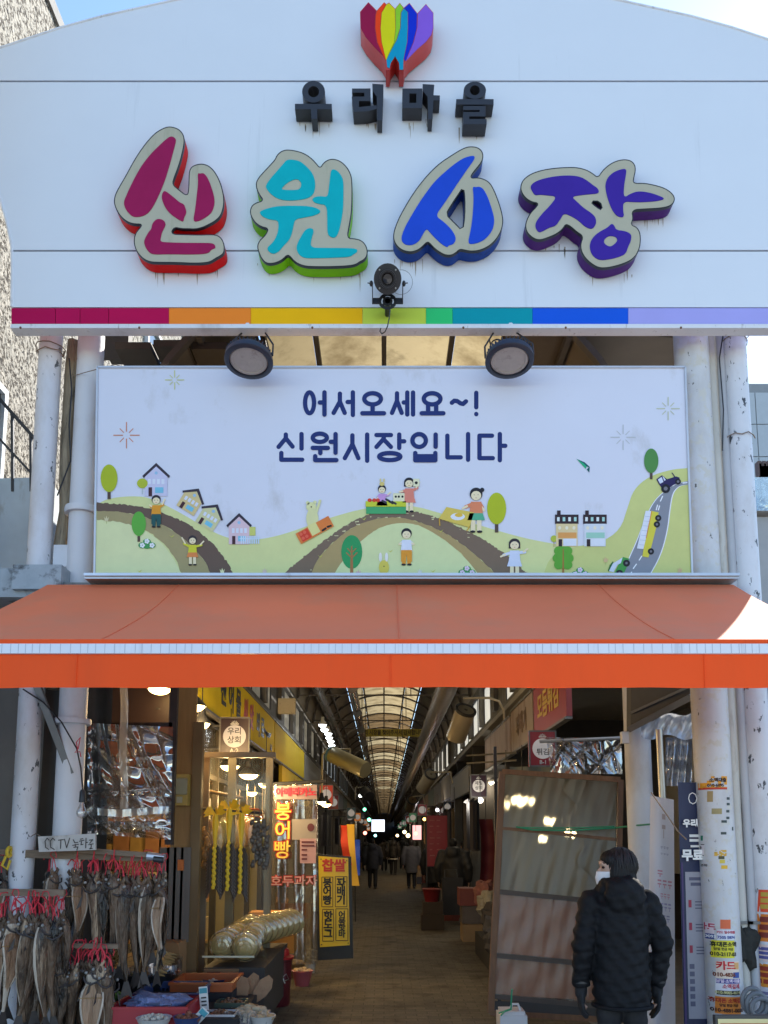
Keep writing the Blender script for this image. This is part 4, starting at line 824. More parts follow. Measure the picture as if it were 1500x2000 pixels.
# ------------------------------------------------------------------ fascia boards
YEL=mat('yellow_sign_board',(.80,.58,.02),r=.8,spec=.1,var=.07,sc=3,dirt=('#5a4310',.6,.9,6,.3))
BLKI=mat('sign_black_ink',(.02,.02,.02),r=.5); REDI=mat('sign_red_ink',(.42,.03,.03),r=.5); WHTI=mat('sign_white_ink',(.75,.74,.7),r=.5)
def fascia(sx,y0,y1,z0,z1,m,label,chars=(),x=1.9,tilt=.0):
    t=thing('fascia_sign',(sx*x,(y0+y1)/2,z0),label,'shop sign','shop fascia boards along the arcade')
    MB().box((sx*x,y0,z0),(sx*(x+.06),y1,z1)).build('sign_board',m,t)
    MB().box((sx*(x-.015),y0,z0-.03),(sx*(x+.06),y1,z0-.003)).box((sx*(x-.015),y0,z1+.003),(sx*(x+.06),y1,z1+.03)).build('edge_strip',STEELG,t)
    for s_,yy,zz,size,mm in chars: text(s_,size,mm,(sx*(x-.006),yy,zz),(PI/2,0,PI/2 if sx<0 else -PI/2),parent=t,off=.03,xs=1)
    return t
Z=3.07
t=fascia(-1,1.7,8.15,Z,3.70,YEL,'bright yellow shop sign with black and red lettering, first on the left',[('건',3.62,3.40,.40,BLKI),('어',4.12,3.40,.40,BLKI),('물',4.62,3.40,.40,BLKI),('씨',5.2,3.38,.40,REDI),('앗',5.68,3.38,.40,REDI),('비',6.3,3.36,.38,BLKI),('료',6.75,3.36,.38,BLKI),('A-2',7.72,3.18,.16,BLKI)])
bd=MB()
for k in range(3):
    bd.fill([[Vector((-1.895,7.3+.5*math.cos(a)*(.9-.2*k)-.1*k,3.46+.15*math.sin(a)*(1-.2*k)-.02*k)) for a in [PI+PI*i/8 for i in range(9)]]+[Vector((-1.895,7.3+.5*math.cos(a)*(.9-.2*k)-.1*k,3.46+.07*math.sin(a)*(1-.2*k)-.02*k)) for a in [2*PI-PI*i/8 for i in range(9)]]])
bd.build('bird_emblem',BLKI,t,smooth=0)
fascia(-1,8.25,13.5,Z,3.70,mat('plain_yellow_board',(.66,.47,.03),r=.8,spec=.1,var=.08),'plain mustard yellow fascia board, second on the left')
t=fascia(-1,9.0,14.5,2.42,3.0,mat('faded_yellow_board',(.55,.40,.05),r=.8,spec=.1,var=.15),'lower faded yellow board with red printing under the plain yellow fascia',[('순대',11.2,2.72,.34,REDI),('국수',12.6,2.72,.30,BLKI)],x=1.86)
fascia(-1,13.6,19,3.02,3.7,mat('grey_white_board',(.33,.32,.29),r=.5,var=.1),'grey-white fascia board, third on the left')
fascia(-1,19.1,24.5,3.02,3.7,mat('brown_board',(.10,.07,.05),r=.5),'dark brown fascia board, fourth on the left')
fascia(1,2.5,4.35,2.95,3.55,mat('red_sign_board',(.30,.028,.028),r=.45,var=.12),'dark red shop sign with yellow lettering, first on the right',[('모듬튀김',3.45,3.25,.34,mat('sign_yellow_ink',(.55,.38,.06),r=.5))])
fascia(1,4.42,6.2,2.95,3.55,mat('beige_board',(.30,.24,.19),r=.55,var=.15,dirt=('#5a1f18',.5,.75,3,.1)),'faded beige fascia board with rusty stains, second on the right',[('꽈배기',5.3,3.25,.32,mat('sign_faint_ink',(.17,.11,.07),r=.6))])
fascia(1,6.3,9.4,2.95,3.5,mat('stained_board',(.33,.26,.22),r=.55,var=.12,dirt=('#4a2018',.5,.7,4,.1)),'pale stained fascia board, third on the right')
fascia(1,12.5,17.5,2.72,3.3,mat('cream_grey_board',(.40,.38,.34),r=.5,var=.08),'long cream-grey fascia board, fourth on the right')
cols=[(.18,.03,.03),(.07,.1,.06),(.25,.2,.12),(.06,.07,.12),(.22,.12,.04),(.14,.14,.13),(.05,.1,.1)]
names=['dark red','dull green','tan','navy','ochre','grey','teal']
for sx,sd_ in((-1,'left'),(1,'right')):
    y=24.6 if sx<0 else 17.6; k=0
    while y<84:
        c=(k*3+(sx>0)*2)%7
        fascia(sx,y,y+3.85,2.85+.05*(k%3),3.55,mat('board_'+names[c],cols[c],r=.5,var=.15),f'{names[c]} fascia board, {ordw(k+4)} on the {sd_}')
        y+=4;k+=1
# ------------------------------------------------------------------ projecting shop signs (box with a round white panel)
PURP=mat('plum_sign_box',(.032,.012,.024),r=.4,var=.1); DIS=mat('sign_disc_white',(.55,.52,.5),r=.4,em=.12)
def proj(px,py,w_,h_,Y,m,label,lines=(),foot=None,hd=True):
    c=at(px,py,Y); t=thing('projecting_sign',(c.x,Y,c.z-h_/2),label,'shop sign','small projecting shop signs with a round white panel')
    MB().box((c.x-w_/2,Y,c.z-h_/2),(c.x+w_/2,Y+.09,c.z+h_/2)).build('sign_box',m,t)
    fr=MB(); e=.008
    for a,b in(((c.x-w_/2,c.z-h_/2),(c.x+w_/2,c.z-h_/2)),((c.x+w_/2,c.z-h_/2),(c.x+w_/2,c.z+h_/2)),((c.x-w_/2,c.z+h_/2),(c.x+w_/2,c.z+h_/2)),((c.x-w_/2,c.z-h_/2),(c.x-w_/2,c.z+h_/2))): fr.bar((a[0],Y-.002,a[1]),(b[0],Y-.002,b[1]),e*2,e)
    fr.build('sign_frame',STEELG,t)
    r_=w_*.39
    MB().fill([[Vector((c.x+r_*math.cos(a),Y-.004,c.z+r_*math.sin(a))) for a in [2*PI*i/32 for i in range(32)]]],ext=(0,.004,0)).build('round_panel',DIS,t)
    for i,s_ in enumerate(lines): text(s_,w_*.27,BLKI,(c.x,Y-.007,c.z+w_*.16-i*w_*.3),parent=t,off=.012)
    if foot: text(foot,w_*.2,WHTI,(c.x,Y-.005,c.z-h_/2+w_*.14),parent=t,off=.02)
    if hd:
        hb=MB()
        for k in range(5): a=PI*.15+PI*.7*k/4; hb.bar((c.x+w_*.05*math.cos(a),Y-.003,c.z+h_/2-w_*.2+w_*.03*math.sin(a)),(c.x+w_*.12*math.cos(a),Y-.003,c.z+h_/2-w_*.2+w_*.10*math.sin(a)),.006,.004)
        hb.bar((c.x-w_*.14,Y-.003,c.z+h_/2-w_*.22),(c.x+w_*.14,Y-.003,c.z+h_/2-w_*.22),.012,.004); hb.build('crest',WHTI,t)
    sgn=-1 if px<750 else 1
    MB().tube([(c.x+sgn*w_/2,Y+.04,c.z+h_*.3),(sgn*1.95,Y+.04,c.z+h_*.3)],.014,6).build('arm',DARK,t); MB().tube([(c.x+sgn*w_/2,Y+.04,c.z-h_*.3),(sgn*1.95,Y+.04,c.z-h_*.3)],.014,6).build('arm',DARK,t)
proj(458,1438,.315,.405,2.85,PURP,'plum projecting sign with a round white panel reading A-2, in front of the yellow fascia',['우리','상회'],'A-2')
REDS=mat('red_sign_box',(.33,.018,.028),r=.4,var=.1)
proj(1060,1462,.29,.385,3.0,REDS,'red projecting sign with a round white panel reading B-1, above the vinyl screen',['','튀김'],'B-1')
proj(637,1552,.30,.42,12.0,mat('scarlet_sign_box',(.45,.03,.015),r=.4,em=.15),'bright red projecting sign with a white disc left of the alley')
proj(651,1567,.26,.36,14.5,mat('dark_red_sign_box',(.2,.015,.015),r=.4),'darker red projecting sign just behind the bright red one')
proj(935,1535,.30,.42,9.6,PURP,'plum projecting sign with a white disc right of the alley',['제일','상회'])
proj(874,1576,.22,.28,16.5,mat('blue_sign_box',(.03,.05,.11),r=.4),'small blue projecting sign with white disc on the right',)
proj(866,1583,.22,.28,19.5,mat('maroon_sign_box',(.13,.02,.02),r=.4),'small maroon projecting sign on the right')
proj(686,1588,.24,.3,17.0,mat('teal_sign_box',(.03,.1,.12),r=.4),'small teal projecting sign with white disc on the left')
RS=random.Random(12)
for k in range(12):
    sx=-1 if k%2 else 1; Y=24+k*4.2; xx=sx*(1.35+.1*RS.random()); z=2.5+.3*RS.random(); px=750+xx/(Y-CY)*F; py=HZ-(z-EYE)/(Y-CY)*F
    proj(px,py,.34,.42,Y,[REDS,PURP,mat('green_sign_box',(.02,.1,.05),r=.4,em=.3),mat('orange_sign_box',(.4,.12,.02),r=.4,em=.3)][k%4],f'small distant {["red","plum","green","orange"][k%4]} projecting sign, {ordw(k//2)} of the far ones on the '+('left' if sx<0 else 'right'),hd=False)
# cream board high on the left wall
c=at(560,1378,6.2); q=solo(MB().box((c.x-.13,6.2,c.z-.12),(c.x+.13,6.28,c.z+.11)),'notice_board',mat('cream_notice',(.42,.38,.28),r=.5,dirt=('#3a3226',.62,.66,30,1)),'cream notice board with dark dots fixed high beside the left clerestory','notice board')
# ------------------------------------------------------------------ air blowers
CRM=mat('cream_metal',(.45,.40,.29),r=.35,var=.08,metal=.2); OLV=mat('olive_metal',(.36,.34,.22),r=.3,var=.1,metal=.4)
def blower(p0,p1,r_,m,arm,label,cap=None,txt=False):
    p0,p1=Vector(p0),Vector(p1); d=(p1-p0); L=d.length; q=d.normalized().to_track_quat('Z','Y').to_matrix()
    t=thing('air_blower',p0,label,'air blower','cylindrical air blowers on the arcade walls')
    MB().lathe([(r_*.8,0.0),(r_*.98,.0),(r_,.02),(r_,L-.02),(r_*.94,L),(0,L)],p0,24,q).build('barrel',m,t)
    MB().lathe([(r_*.8,.0),(r_*1.05,-.015),(r_*1.08,.015),(r_*1.03,.04),(r_,.04)],p0,24,q).build('ring',cap or DARK,t)
    g=MB()
    g.lathe([(0,.03),(r_*.8,.03)],p0,20,q)
    for k in range(5): g.lathe([(r_*(.15+.15*k),.01),(r_*(.17+.15*k),.01)],p0,20,q)
    g.lathe([(0,.0),(r_*.2,.0)],p0,10,q); g.build('grille',BLACK,t)
    MB().tube(arm,.02,8).build('bracket',CRM,t)
    if txt:
        u=q@Vector((0,-1,0))
blower(at(910,1386,7.0),at(890,1442,7.35),.165,CRM,[at(905,1364,6.9),at(955,1363,6.9),at(975,1370,6.9),at(984,1388,6.9),at(986,1425,6.9)],'cream air blower pointing down on the right wall near the awning')
blower(at(648,1473,10),at(714,1504,9.4),.16,OLV,[at(628,1560,10.2),at(630,1474,10.2),at(640,1463,10.1),at(684,1463,9.8),at(684,1482,9.7)],'olive air blower slanting down on the left wall',mat('blue_ring',(.08,.2,.32),r=.4))
blower(at(842,1512,14),at(824,1542,14.4),.16,CRM,[at(842,1508,14),at(880,1508,14),at(884,1530,14)],'smaller cream air blower farther back on the right wall')
blower(at(806,1562,19),at(800,1580,19.4),.16,mat('brown_metal',(.2,.14,.08),r=.4,metal=.3),[at(806,1556,19),at(826,1554,19),at(830,1572,19)],'brown air blower at the back of the right wall')
blower(at(712,1546,19),at(722,1556,18.6),.16,DARK,[at(694,1562,19),at(694,1538,19),at(714,1537,19)],'dark air blower at the back of the left wall')
# ------------------------------------------------------------------ lamps
WARM=glow('warm_bulb',(1,.66,.26),9); WARMC=(1,.66,.30); COOL=glow('cool_bulb',(.9,.96,1),7); COOLC=(.9,.95,1)
def lamp(px,py,Y,r_,watt,label,m=WARM,col=WARMC,shade=BLACK,cord=.5,tilt=0,grp='warm hanging lamps at the left stall'):
    c=at(px,py,Y); t=thing('hanging_lamp',c,label,'lamp',grp)
    q=Euler((tilt,0,0)).to_matrix()
    MB().lathe([(0,.16),(.03,.16),(.035,.10),(r_*.55,.075),(r_*1.02,.015),(r_*1.05,.0),(r_*.98,.002),(r_*.55,.065)],c,20,q).build('shade',shade,t)
    MB().lathe([(0,-.052),(r_*.3,-.05),(r_*.62,-.036),(r_*.85,-.012),(r_*.9,.006),(r_*.8,.03),(r_*.3,.05),(0,.052)],c,18,q).build('bulb',m,t)
    MB().tube([c+Vector((0,0,.15)),c+Vector((0,0,.15+cord))],.005,5).build('cord',BLACK,t)
    if watt: point('lamp_light',c+Vector((0,0,-.14)),watt*1.5,col,.06,t)
    return t
lw=[(378,1380,1.7,.115,13,'bright lamp at the top of the fish stall beside the hanging plastic'),(394,1414,2.0,.085,7,'black cone lamp below the brightest stall lamp'),(312,1347,2.6,.13,.6,'large lamp above the hanging clear plastic, cut by the awning'),(313,1388,3.0,.10,.4,'flat lamp glowing behind the hanging clear plastic'),(262,1345,3.2,.10,.4,'lamp behind the plastic strip near the left column'),
(449,1497,3.15,.115,12,'lamp hanging right under the plum projecting sign'),(486,1514,3.6,.12,14,'lamp hanging between the plum sign and the vinyl curtain'),(519,1531,4.2,.10,8,'lamp nearest to the vinyl curtain of the snack stall'),(492,1548,5.2,.08,5,'small deep lamp inside the dried fish shop'),(637,1571,9.5,.10,6,'lamp under the bright red projecting sign'),(628,1566,8.6,.085,5,'lamp in front of the bright red projecting sign')]
for a in lw: lamp(*a[:5],a[5])
for i,(px,py,Y) in enumerate([(630,1416,10.2),(634,1425,10.9),(641,1433,11.6),(643,1441,12.3),(646,1448,13),(648,1456,13.7)]):
    lamp(px,py,Y,.085,0 if i%2 else 2,f'small white lamp, {ordw(i)} in the row high on the left wall',COOL,COOLC,mat('white_lamp_shade',(.6,.6,.58),r=.4),.1,grp='row of small white lamps high on the left')
# tube lights and far glows
RF=random.Random(21)
far=[(938,1563,9.0,'bare bulb'),(854,1582,20,'cluster lamp'),(704,1554,20,'white lamp'),(712,1581,22,'green lamp'),(721,1601,30,'green lamp'),(790,1625,30,'warm lamp'),(797,1632,26,'warm lamp'),(812,1628,24,'amber lamp'),(829,1600,21,'amber lamp'),(776,1632,40,'warm lamp'),(733,1632,42,'teal lamp'),(713,1627,30,'red lamp')]
gcol={'bare bulb':(1,.95,.8),'cluster lamp':(.95,.9,1),'white lamp':(.9,1,.95),'green lamp':(.15,.9,.5),'warm lamp':(1,.7,.35),'amber lamp':(1,.5,.12),'teal lamp':(.3,.9,.9),'red lamp':(1,.2,.15)}
for i,(px,py,Y,nm) in enumerate(far):
    c=at(px,py,Y); t=thing('shop_lamp',c,f'small glowing {nm}, '+('the only one' if [f[3] for f in far].count(nm)==1 else ordw([f[3] for f in far[:i+1]].count(nm)-1)+' of its colour')+' deep in the arcade','lamp','small lamps glowing deep in the arcade')
    MB().ell(c,.055 if Y<25 else .08,10,6).build('bulb',glow('glow_'+nm.replace(' ','_'),gcol[nm],3.2),t); MB().tube([c+Vector((0,0,.08)),c+Vector((0,0,.5))],.008,5).build('cord',BLACK,t)
    if i in(0,1,5,7): point('lamp_light',c+Vector((-.15 if c.x>0 else .15,-.1,-.1)),10,gcol[nm],.1,t)
# end of the arcade: lit screen and pink light board
c0,c1=at(726,1601,72),at(751,1624,72); t=thing('light_screen',(c0.x,72,c1.z),'pale lit screen at the far end of the arcade','screen')
MB().box((c0.x,72,c1.z),(c1.x,72.2,c0.z)).build('screen_panel',glow('screen_light',(.75,.82,1),1.1),t); fb=MB()
for a,b in((c0.x-.08,c0.x-.01),(c1.x+.01,c1.x+.08)): fb.box((a,71.98,c1.z-.08),(b,72.2,c0.z+.08))
fb.build('screen_frame',DARK,t)
c0,c1=at(806,1612,30),at(823,1640,30); t=thing('light_board',(c0.x,30,c1.z),'pink lit shop board glowing beyond the shoppers','sign')
MB().box((c0.x,30,c1.z),(c1.x,30.15,c0.z)).build('board_panel',glow('pink_board',(1,.45,.42),.75),t); MB().box((c0.x-.05,30.02,c1.z-.05),(c1.x+.05,30.2,c1.z-.005)).build('board_foot',DARK,t)
# general lit ceilings of far shops: fluorescent tubes
for i in range(14):
    sx=-1 if i%2 else 1; Y=12+i*4.4; t=thing('tube_light',(sx*2.4,Y,2.9),f'fluorescent tube in the {ordw(i//2)} shop along the far '+('left' if sx<0 else 'right'),'lamp','fluorescent tubes in the far shops')
    MB().box((sx*2.3,Y-.55,2.88),(sx*2.42,Y+.55,2.93)).build('housing',PAINT,t); MB().tube([(sx*2.36,Y-.5,2.86),(sx*2.36,Y+.5,2.86)],.014,6).build('tube',glow('fluoro_warm' ,(1,.88,.66),9),t)
    point('lamp_light',(sx*2.3,Y,2.75),7 if i<9 else 12,(1,.84,.6),.2,t)
# ------------------------------------------------------------------ left stall
TARP=mat('brown_grey_tarp',(.15,.13,.11),r=.7,var=.2,sc=2,bump=.15,bs=5)
def cloth(fn,nu,nv,name,m,label,cat,group=None): return solo(MB().grid(fn,nu,nv),name,m,label,cat,group,smooth=60)
cloth(lambda u,v:Vector((-6+3.32*u,.42+.03*math.sin(u*40)+.03*math.sin(v*7+u*9),3.3*v)),60,14,'tarp_curtain',TARP,'brown-grey tarpaulin wall left of the chipped column','tarpaulin')
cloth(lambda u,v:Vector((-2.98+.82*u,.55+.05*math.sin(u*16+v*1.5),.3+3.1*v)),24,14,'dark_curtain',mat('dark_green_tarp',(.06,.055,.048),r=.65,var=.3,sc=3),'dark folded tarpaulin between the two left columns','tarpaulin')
solo(MB().box((2.86,.7,0),(7,.9,2.6)),'side_wall',mat('grey_plaster',(.3,.3,.3),r=.9,var=.15,sc=3),'grey plaster wall right of the peeling column','wall')
# stall frame, maroon boards behind the plastic
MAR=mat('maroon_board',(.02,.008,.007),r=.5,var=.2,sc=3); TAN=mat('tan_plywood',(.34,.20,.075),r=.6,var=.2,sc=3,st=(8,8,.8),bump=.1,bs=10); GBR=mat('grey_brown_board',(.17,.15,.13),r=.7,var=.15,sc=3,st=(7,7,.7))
t=thing('fish_stall',at(260,1640,.9),'maroon timber frame of the dried fish stall behind the clear plastic','stall')
for nm,a,b,dy in (('post',(184,1340),(191,1645),.06),('post',(332,1340),(337,1650),.05),('crossbar',(186,1411),(336,1421),.05),('crossbar',(105,1462),(262,1474),.06)):
    p0,p1=at(*a,.75),at(*b,.75); MB().box((p0.x,.75,p1.z),(p1.x,.75+dy,p0.z)).build(nm,MAR if nm=='post' or a[1]<1450 else BROWNW,t)
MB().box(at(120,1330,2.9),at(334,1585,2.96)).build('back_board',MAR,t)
t=thing('stall_partition',at(352,1920,1.3),'tan plywood partition with boards at the right end of the fish stall','partition')
p0=at(343,1335,1.3);p1=at(372,1930,1.3)
MB().box((p0.x,1.3,p0.z),(at(383,1400,1.3).x,1.34,at(352,1655,1.3).z)).build('plywood_panel',TAN,t)
for k in range(4):
    a,b=at(312+k*14,1655,1.25),at(312+k*14+13,1840,1.25); MB().box((a.x,1.25,b.z),(b.x,1.27,a.z)).build('board',GBR,t)
MB().box(at(378,1410,1.28),at(386,1925,1.36)).build('edge_post',mat('steel_edge',(.2,.13,.06),r=.5,metal=.3),t)
c=at(353,1542,1.22); t=thing('meter_box',(c.x,1.22,at(353,1574,1.22).z),'yellowed plastic meter box fixed on the plywood partition','meter box')
MB().box(at(339,1512,1.18),at(371,1574,1.29)).build('box',mat('yellow_plastic',(.45,.31,.07),r=.4,var=.12),t); MB().box(at(343,1520,1.165),at(366,1552,1.178)).build('window',mat('meter_window',(.2,.15,.05),r=.15),t); MB().box(at(345,1556,1.165),at(356,1568,1.178)).build('dial_label',CREAM,t)
solo(MB().box(at(347,1679,1.235),at(359,1700,1.248)),'price_tag',mat('orange_tag',(.6,.16,.03),r=.6),'small orange price tag on the grey boards beside the fish','tag')
solo(MB().box(at(312,1842,1.0),at(366,1925,1.35)),'cardboard_box',CARD,'tall brown cardboard box behind the foil-lined basket','box')
# clear plastic sheet with creases
FILM=film('clear_crinkled_film',(.88,.9,.92),.52,.42,.04,.04,(.6,.6,.6),.12,4)
def creased(q,Y,fns,nu,nv,amp=1.0):
    def fn(u,v):
        x=(q[0][0]*(1-u)+q[1][0]*u)*(1-v)+(q[3][0]*(1-u)+q[2][0]*u)*v; y=(q[0][1]*(1-u)+q[1][1]*u)*(1-v)+(q[3][1]*(1-u)+q[2][1]*u)*v
        d=0
        for (u0,v0,ang,wd,a) in fns:
            du,dv=u-u0,v-v0; s_=du*math.cos(ang)+dv*math.sin(ang); n_=-du*math.sin(ang)+dv*math.cos(ang)
            d+=a*math.exp(-abs(n_)/wd)*math.exp(-(s_/.55)**2)
        return at(x,y,Y+amp*d)
    return fn
RC=random.Random(9)
fol=[(RC.random(),RC.random(),RC.uniform(-.2,1.6)+PI*.0,RC.uniform(.015,.05),RC.choice([-1,1])*RC.uniform(.015,.05)) for _ in range(26)]+[(.5,.78,0,.03,.07),(.5,.93,.05,.03,-.06),(.1,.5,1.5,.02,.05),(.45,.55,.75,.03,-.07),(.75,.5,.95,.03,.07)]
cloth(creased([(172,1412),(338,1420),(333,1640),(170,1628)],.50,fol,70,90),70,90,'plastic_sheet',FILM,'crinkled clear plastic sheet hanging in front of the fish stall','plastic sheet')
cloth(lambda u,v:at(234+15*u+1.5*math.sin(v*9),1343+v*237,.44+.006*math.cos(u*PI)),4,20,'plastic_strip',film('milky_strip',(.85,.83,.8),.35,.25,.4,.25,(.6,.55,.5)),'milky plastic strip hanging down over the clear plastic sheet','plastic strip')
cloth(lambda u,v:at(190+140*u,1578+14*v+3*math.sin(u*5),.46+.01*math.sin(u*30)),30,3,'plastic_tape',film('milky_tape',(.85,.85,.85),.35,.35,.3,.2,(.65,.65,.66)),'band of milky tape across the lower clear plastic sheet','tape')
# hanging bulb, strut, CCTV board
t=thing('hanging_bulb',at(160,1594,-.12),'unlit clear bulb on a black cable in front of the second column','light bulb')
c=at(160,1578,-.12); s_=scl(1578,-.12)
MB().tube([at(45,1346,-.12),at(85,1372,-.12),at(120,1410,-.12),at(150,1462,-.12),at(158,1500,-.12),at(162,1545,-.12)],.006,6).build('cable',BLACK,t)
MB().lathe([(0,.13),(.012,.13),(.02,.115),(.022,.06),(.024,.04),(.0,.04)],c,14).build('socket',BLACK,t)
MB().lathe([(.014,.04),(.018,.02),(.036,-.02),(.038,-.04),(.03,-.062),(0,-.075)],c,16).build('glass_bulb',film('bulb_glass',(.95,.93,.9),.72,.22,.06,.05),t)
MB().tube([at(152,1464,-.14),at(149,1450,-.15),at(157,1440,-.14),at(153,1462,-.15),at(146,1470,-.15),at(156,1468,-.14),at(158,1478,-.15)],.004,5).build('red_tie',mat('red_twine',(.55,.04,.07),r=.7),t)
solo(MB().bar(at(70,1335,-.08),at(138,1512,-.02),.05,.02).bar(at(76,1335,-.06),at(142,1510,.0),.012,.045),'diagonal_strut',STEELG,'grey angle-iron strut slanting from the awning to the second column','strut')
t=thing('cctv_board',at(130,1664,-.2),'whitish hand-lettered CCTV board tied between the left columns','sign')
BW=mat('whitewashed_board',(.50,.47,.43),r=.8,var=.12,sc=4,dirt=('#6a5d4d',.55,.8,6,.6))
p=[(74,1634),(186,1628),(186,1660),(76,1664)]; MB().fill([P3(p,-.2)],ext=(0,.025,0)).build('board',BW,t,smooth=0)
HI=mat('brush_ink',(.045,.035,.03),r=.7)
hw=MB(); ly=0
for stk in ([(96,1641),(92,1637),(88,1643),(89,1655),(95,1659)],[(107,1641),(103,1637),(98,1643),(99,1655),(106,1659)],[(114,1641),(124,1640)],[(119,1640),(118,1657)],[(126,1639),(130,1656),(136,1637)],[(143,1640),(146,1646),(152,1645)],[(142,1651),(153,1649)],[(147,1649),(147,1653)],[(144,1655),(152,1654),(150,1660)],[(157,1639),(162,1638)],[(155,1643),(164,1641)],[(159,1644),(158,1650),(162,1649)],[(168,1637),(167,1656)],[(168,1646),(171,1645)],[(174,1641),(181,1640),(175,1647)],[(173,1650),(182,1648)],[(178,1650),(178,1655),(175,1658),(180,1657)]):
    for cp in capsule(stk,1.7): ly+=1; hw.fill([P3(cp,-.202-.0001*ly)])
hw.build('hand_lettering',HI,t,smooth=0)
MB().tube([at(78,1632,-.19),at(70,1628,-.12),at(60,1634,-.1)],.003,5).tube([at(184,1630,-.19),at(190,1626,-.12),at(186,1600,.3)],.003,5).build('string',RW,t)
# rails
def rail(a,b,Y,wd,label):
    p0,p1=at(*a,Y),at(*b,Y); return solo(MB().bar(p0,p1,wd,.035),'wooden_rail',WOODX,label,'rail','wooden rails of the fish stall')
rail((-60,1664),(292,1675),-.05,.055,'grey wooden rail carrying the upper row of dried fish'); rail((136,1659),(322,1672),-.10,.035,'thin upper plank laid on the fish rail'); rail((-60,1742),(126,1744),-.42,.045,'short front rail carrying the lower left dried fish')
rail((60,1846),(232,1848),-.30,.03,'low dark rail hidden behind the bottom row of dried fish')
t=thing('taped_bundle',at(305,1682,-.12),'silver and black taped bundle at the end of the upper rail','bundle'); MB().tube([at(288,1672,-.11),at(322,1676,-.11)],.03,10).build('wrap',mat('silver_tape',(.5,.5,.52),r=.3,metal=.6),t); MB().tube([at(300,1678,-.14),at(319,1680,-.14)],.022,10).build('black_wrap',BLACK,t)
q=MB().tube([at(18,1664,-.1)+Vector((0,.034*math.cos(a),.034*math.sin(a))) for a in [k*.6 for k in range(12)]],.012,6); q.tube([at(12,1672,-.12),at(4,1690,-.13),at(14,1698,-.13),at(20,1680,-.13)],.01,6); solo(q,'yellow_tie',mat('yellow_ribbon',(.65,.45,.03),r=.6),'yellow ribbon tied on the upper rail at the left end','ribbon')
# dark counter under the fish and white pot
solo(MB().box(at(-60,1895,.25),at(215,2090,.75)),'stall_counter',mat('dark_counter',(.03,.03,.032),r=.8,var=.3),'dark counter block behind the lowest dried fish','counter')
c=at(60,1955,.12); solo(MB().lathe([(0,0),(.15,0),(.17,.1),(.17,.16),(.155,.17),(.15,.2),(0,.2)],(c.x,.1,at(60,1985,.12).z),22),'stone_base',mat('grey_stone',(.28,.28,.28),r=.8,var=.3,bump=.2,bs=20),'grey stone base of the left column seen under the fish','base stone')
# ------------------------------------------------------------------ goods on the counter
def crate(a,b,Y0,Y1,m,label,h=None,holes=True,name='crate',group='crates on the stall counter',cat='crate',floor=True):
    "open box, pixel corners of its front face a..b on plane Y0"
    p0,p1=at(*a,Y0),at(*b,Y0); x0,x1,z0,z1=p0.x,p1.x,p1.z,p0.z; t_=.012
    t=thing(name,((x0+x1)/2,(Y0+Y1)/2,z0),label,cat,group); mb=MB()
    mb.box((x0,Y0,z0),(x1,Y1,z0+t_))
    if holes:
        n=max(4,int((x1-x0)/.03)); hz=z1-z0
        for Y in(Y0,Y1-t_):
            mb.box((x0,Y,z0+t_),(x1,Y+t_,z0+hz*.25)); mb.box((x0,Y,z1-hz*.22),(x1,Y+t_,z1)); mb.box((x0,Y+.002,z0+hz*.5),(x1,Y+t_-.002,z0+hz*.56))
            for k in range(n+1): xx=x0+(x1-x0-.008)*k/n; mb.box((xx,Y+.001,z0+hz*.25),(xx+.008,Y+t_-.001,z1-hz*.22))
    else:
        for Y in(Y0,Y1-t_): mb.box((x0,Y,z0+t_),(x1,Y+t_,z1))
    for X in(x0,x1-t_): mb.box((X,Y0+t_,z0+t_),(X+t_,Y1-t_,z1))
    mb.build('body',m,t); e=.012; rm=MB()
    rm.box((x0-e,Y0-e,z1),(x1+e,Y0+e,z1+.018)).box((x0-e,Y1-e,z1),(x1+e,Y1+e,z1+.018)).box((x0-e,Y0+e,z1),(x0+e,Y1-e,z1+.018)).box((x1-e,Y0+e,z1),(x1+e,Y1-e,z1+.018)); rm.build('rim',m,t)
    return t,(x0,x1,z0,z1)
solo(MB().box(at(195,1990,-.1),at(505,2120,.95)).box(at(205,1940,.5),at(480,1990,1.2)),'display_stand',mat('black_cloth_stand',(.02,.02,.022),r=.9),'low dark stand carrying the crates in front of the fish stall','stand')
BLUEP=mat('blue_plastic',(.035,.06,.16),r=.4,var=.15); ORAP=mat('orange_plastic',(.42,.10,.025),r=.4,var=.12); REDP=mat('red_plastic',(.36,.02,.03),r=.4,var=.12)
crate((332,1924),(452,1968),.55,1.0,ORAP,'orange plastic crate behind the blue basket',holes=False)
crate((262,1945),(384,1990),.12,.62,BLUEP,'blue perforated plastic basket on the display stand',name='basket',cat='basket')
t,bxx=crate((214,1972),(362,2035),-.32,.12,REDP,'red plastic tray holding the blue netting',holes=False,name='tray',cat='tray')
RB=random.Random(31)
def clump(cx,cy,cz,rx,ry,rz,seed,n=26,m=12):
    rr=random.Random(seed); ph=[rr.uniform(0,6) for _ in range(8)]
    mb=MB(); mb.ell((0,0,0),1,n,m); vs=[]
    for (x,y,z) in mb.v:
        k=1+.16*math.sin(5*x+ph[0])*math.sin(4*y+ph[1])+.12*math.sin(9*z+ph[2]+3*x)+.08*math.sin(13*y+ph[3]+7*z)+.06*math.sin(19*x+ph[4])
        vs.append((cx+x*rx*k,cy+y*ry*k,cz+z*rz*k))
    mb.v=vs; return mb
NET=mat('blue_grey_net',(.16,.20,.36),r=.6,var=.4,sc=40,bump=.8,bs=60)
solo(clump((bxx[0]+bxx[1])/2,-.1,bxx[3]-.01,.21,.18,.075,3,40,18),'netting_bundle',NET,'crumpled blue-grey netting bundle in the red tray','netting')
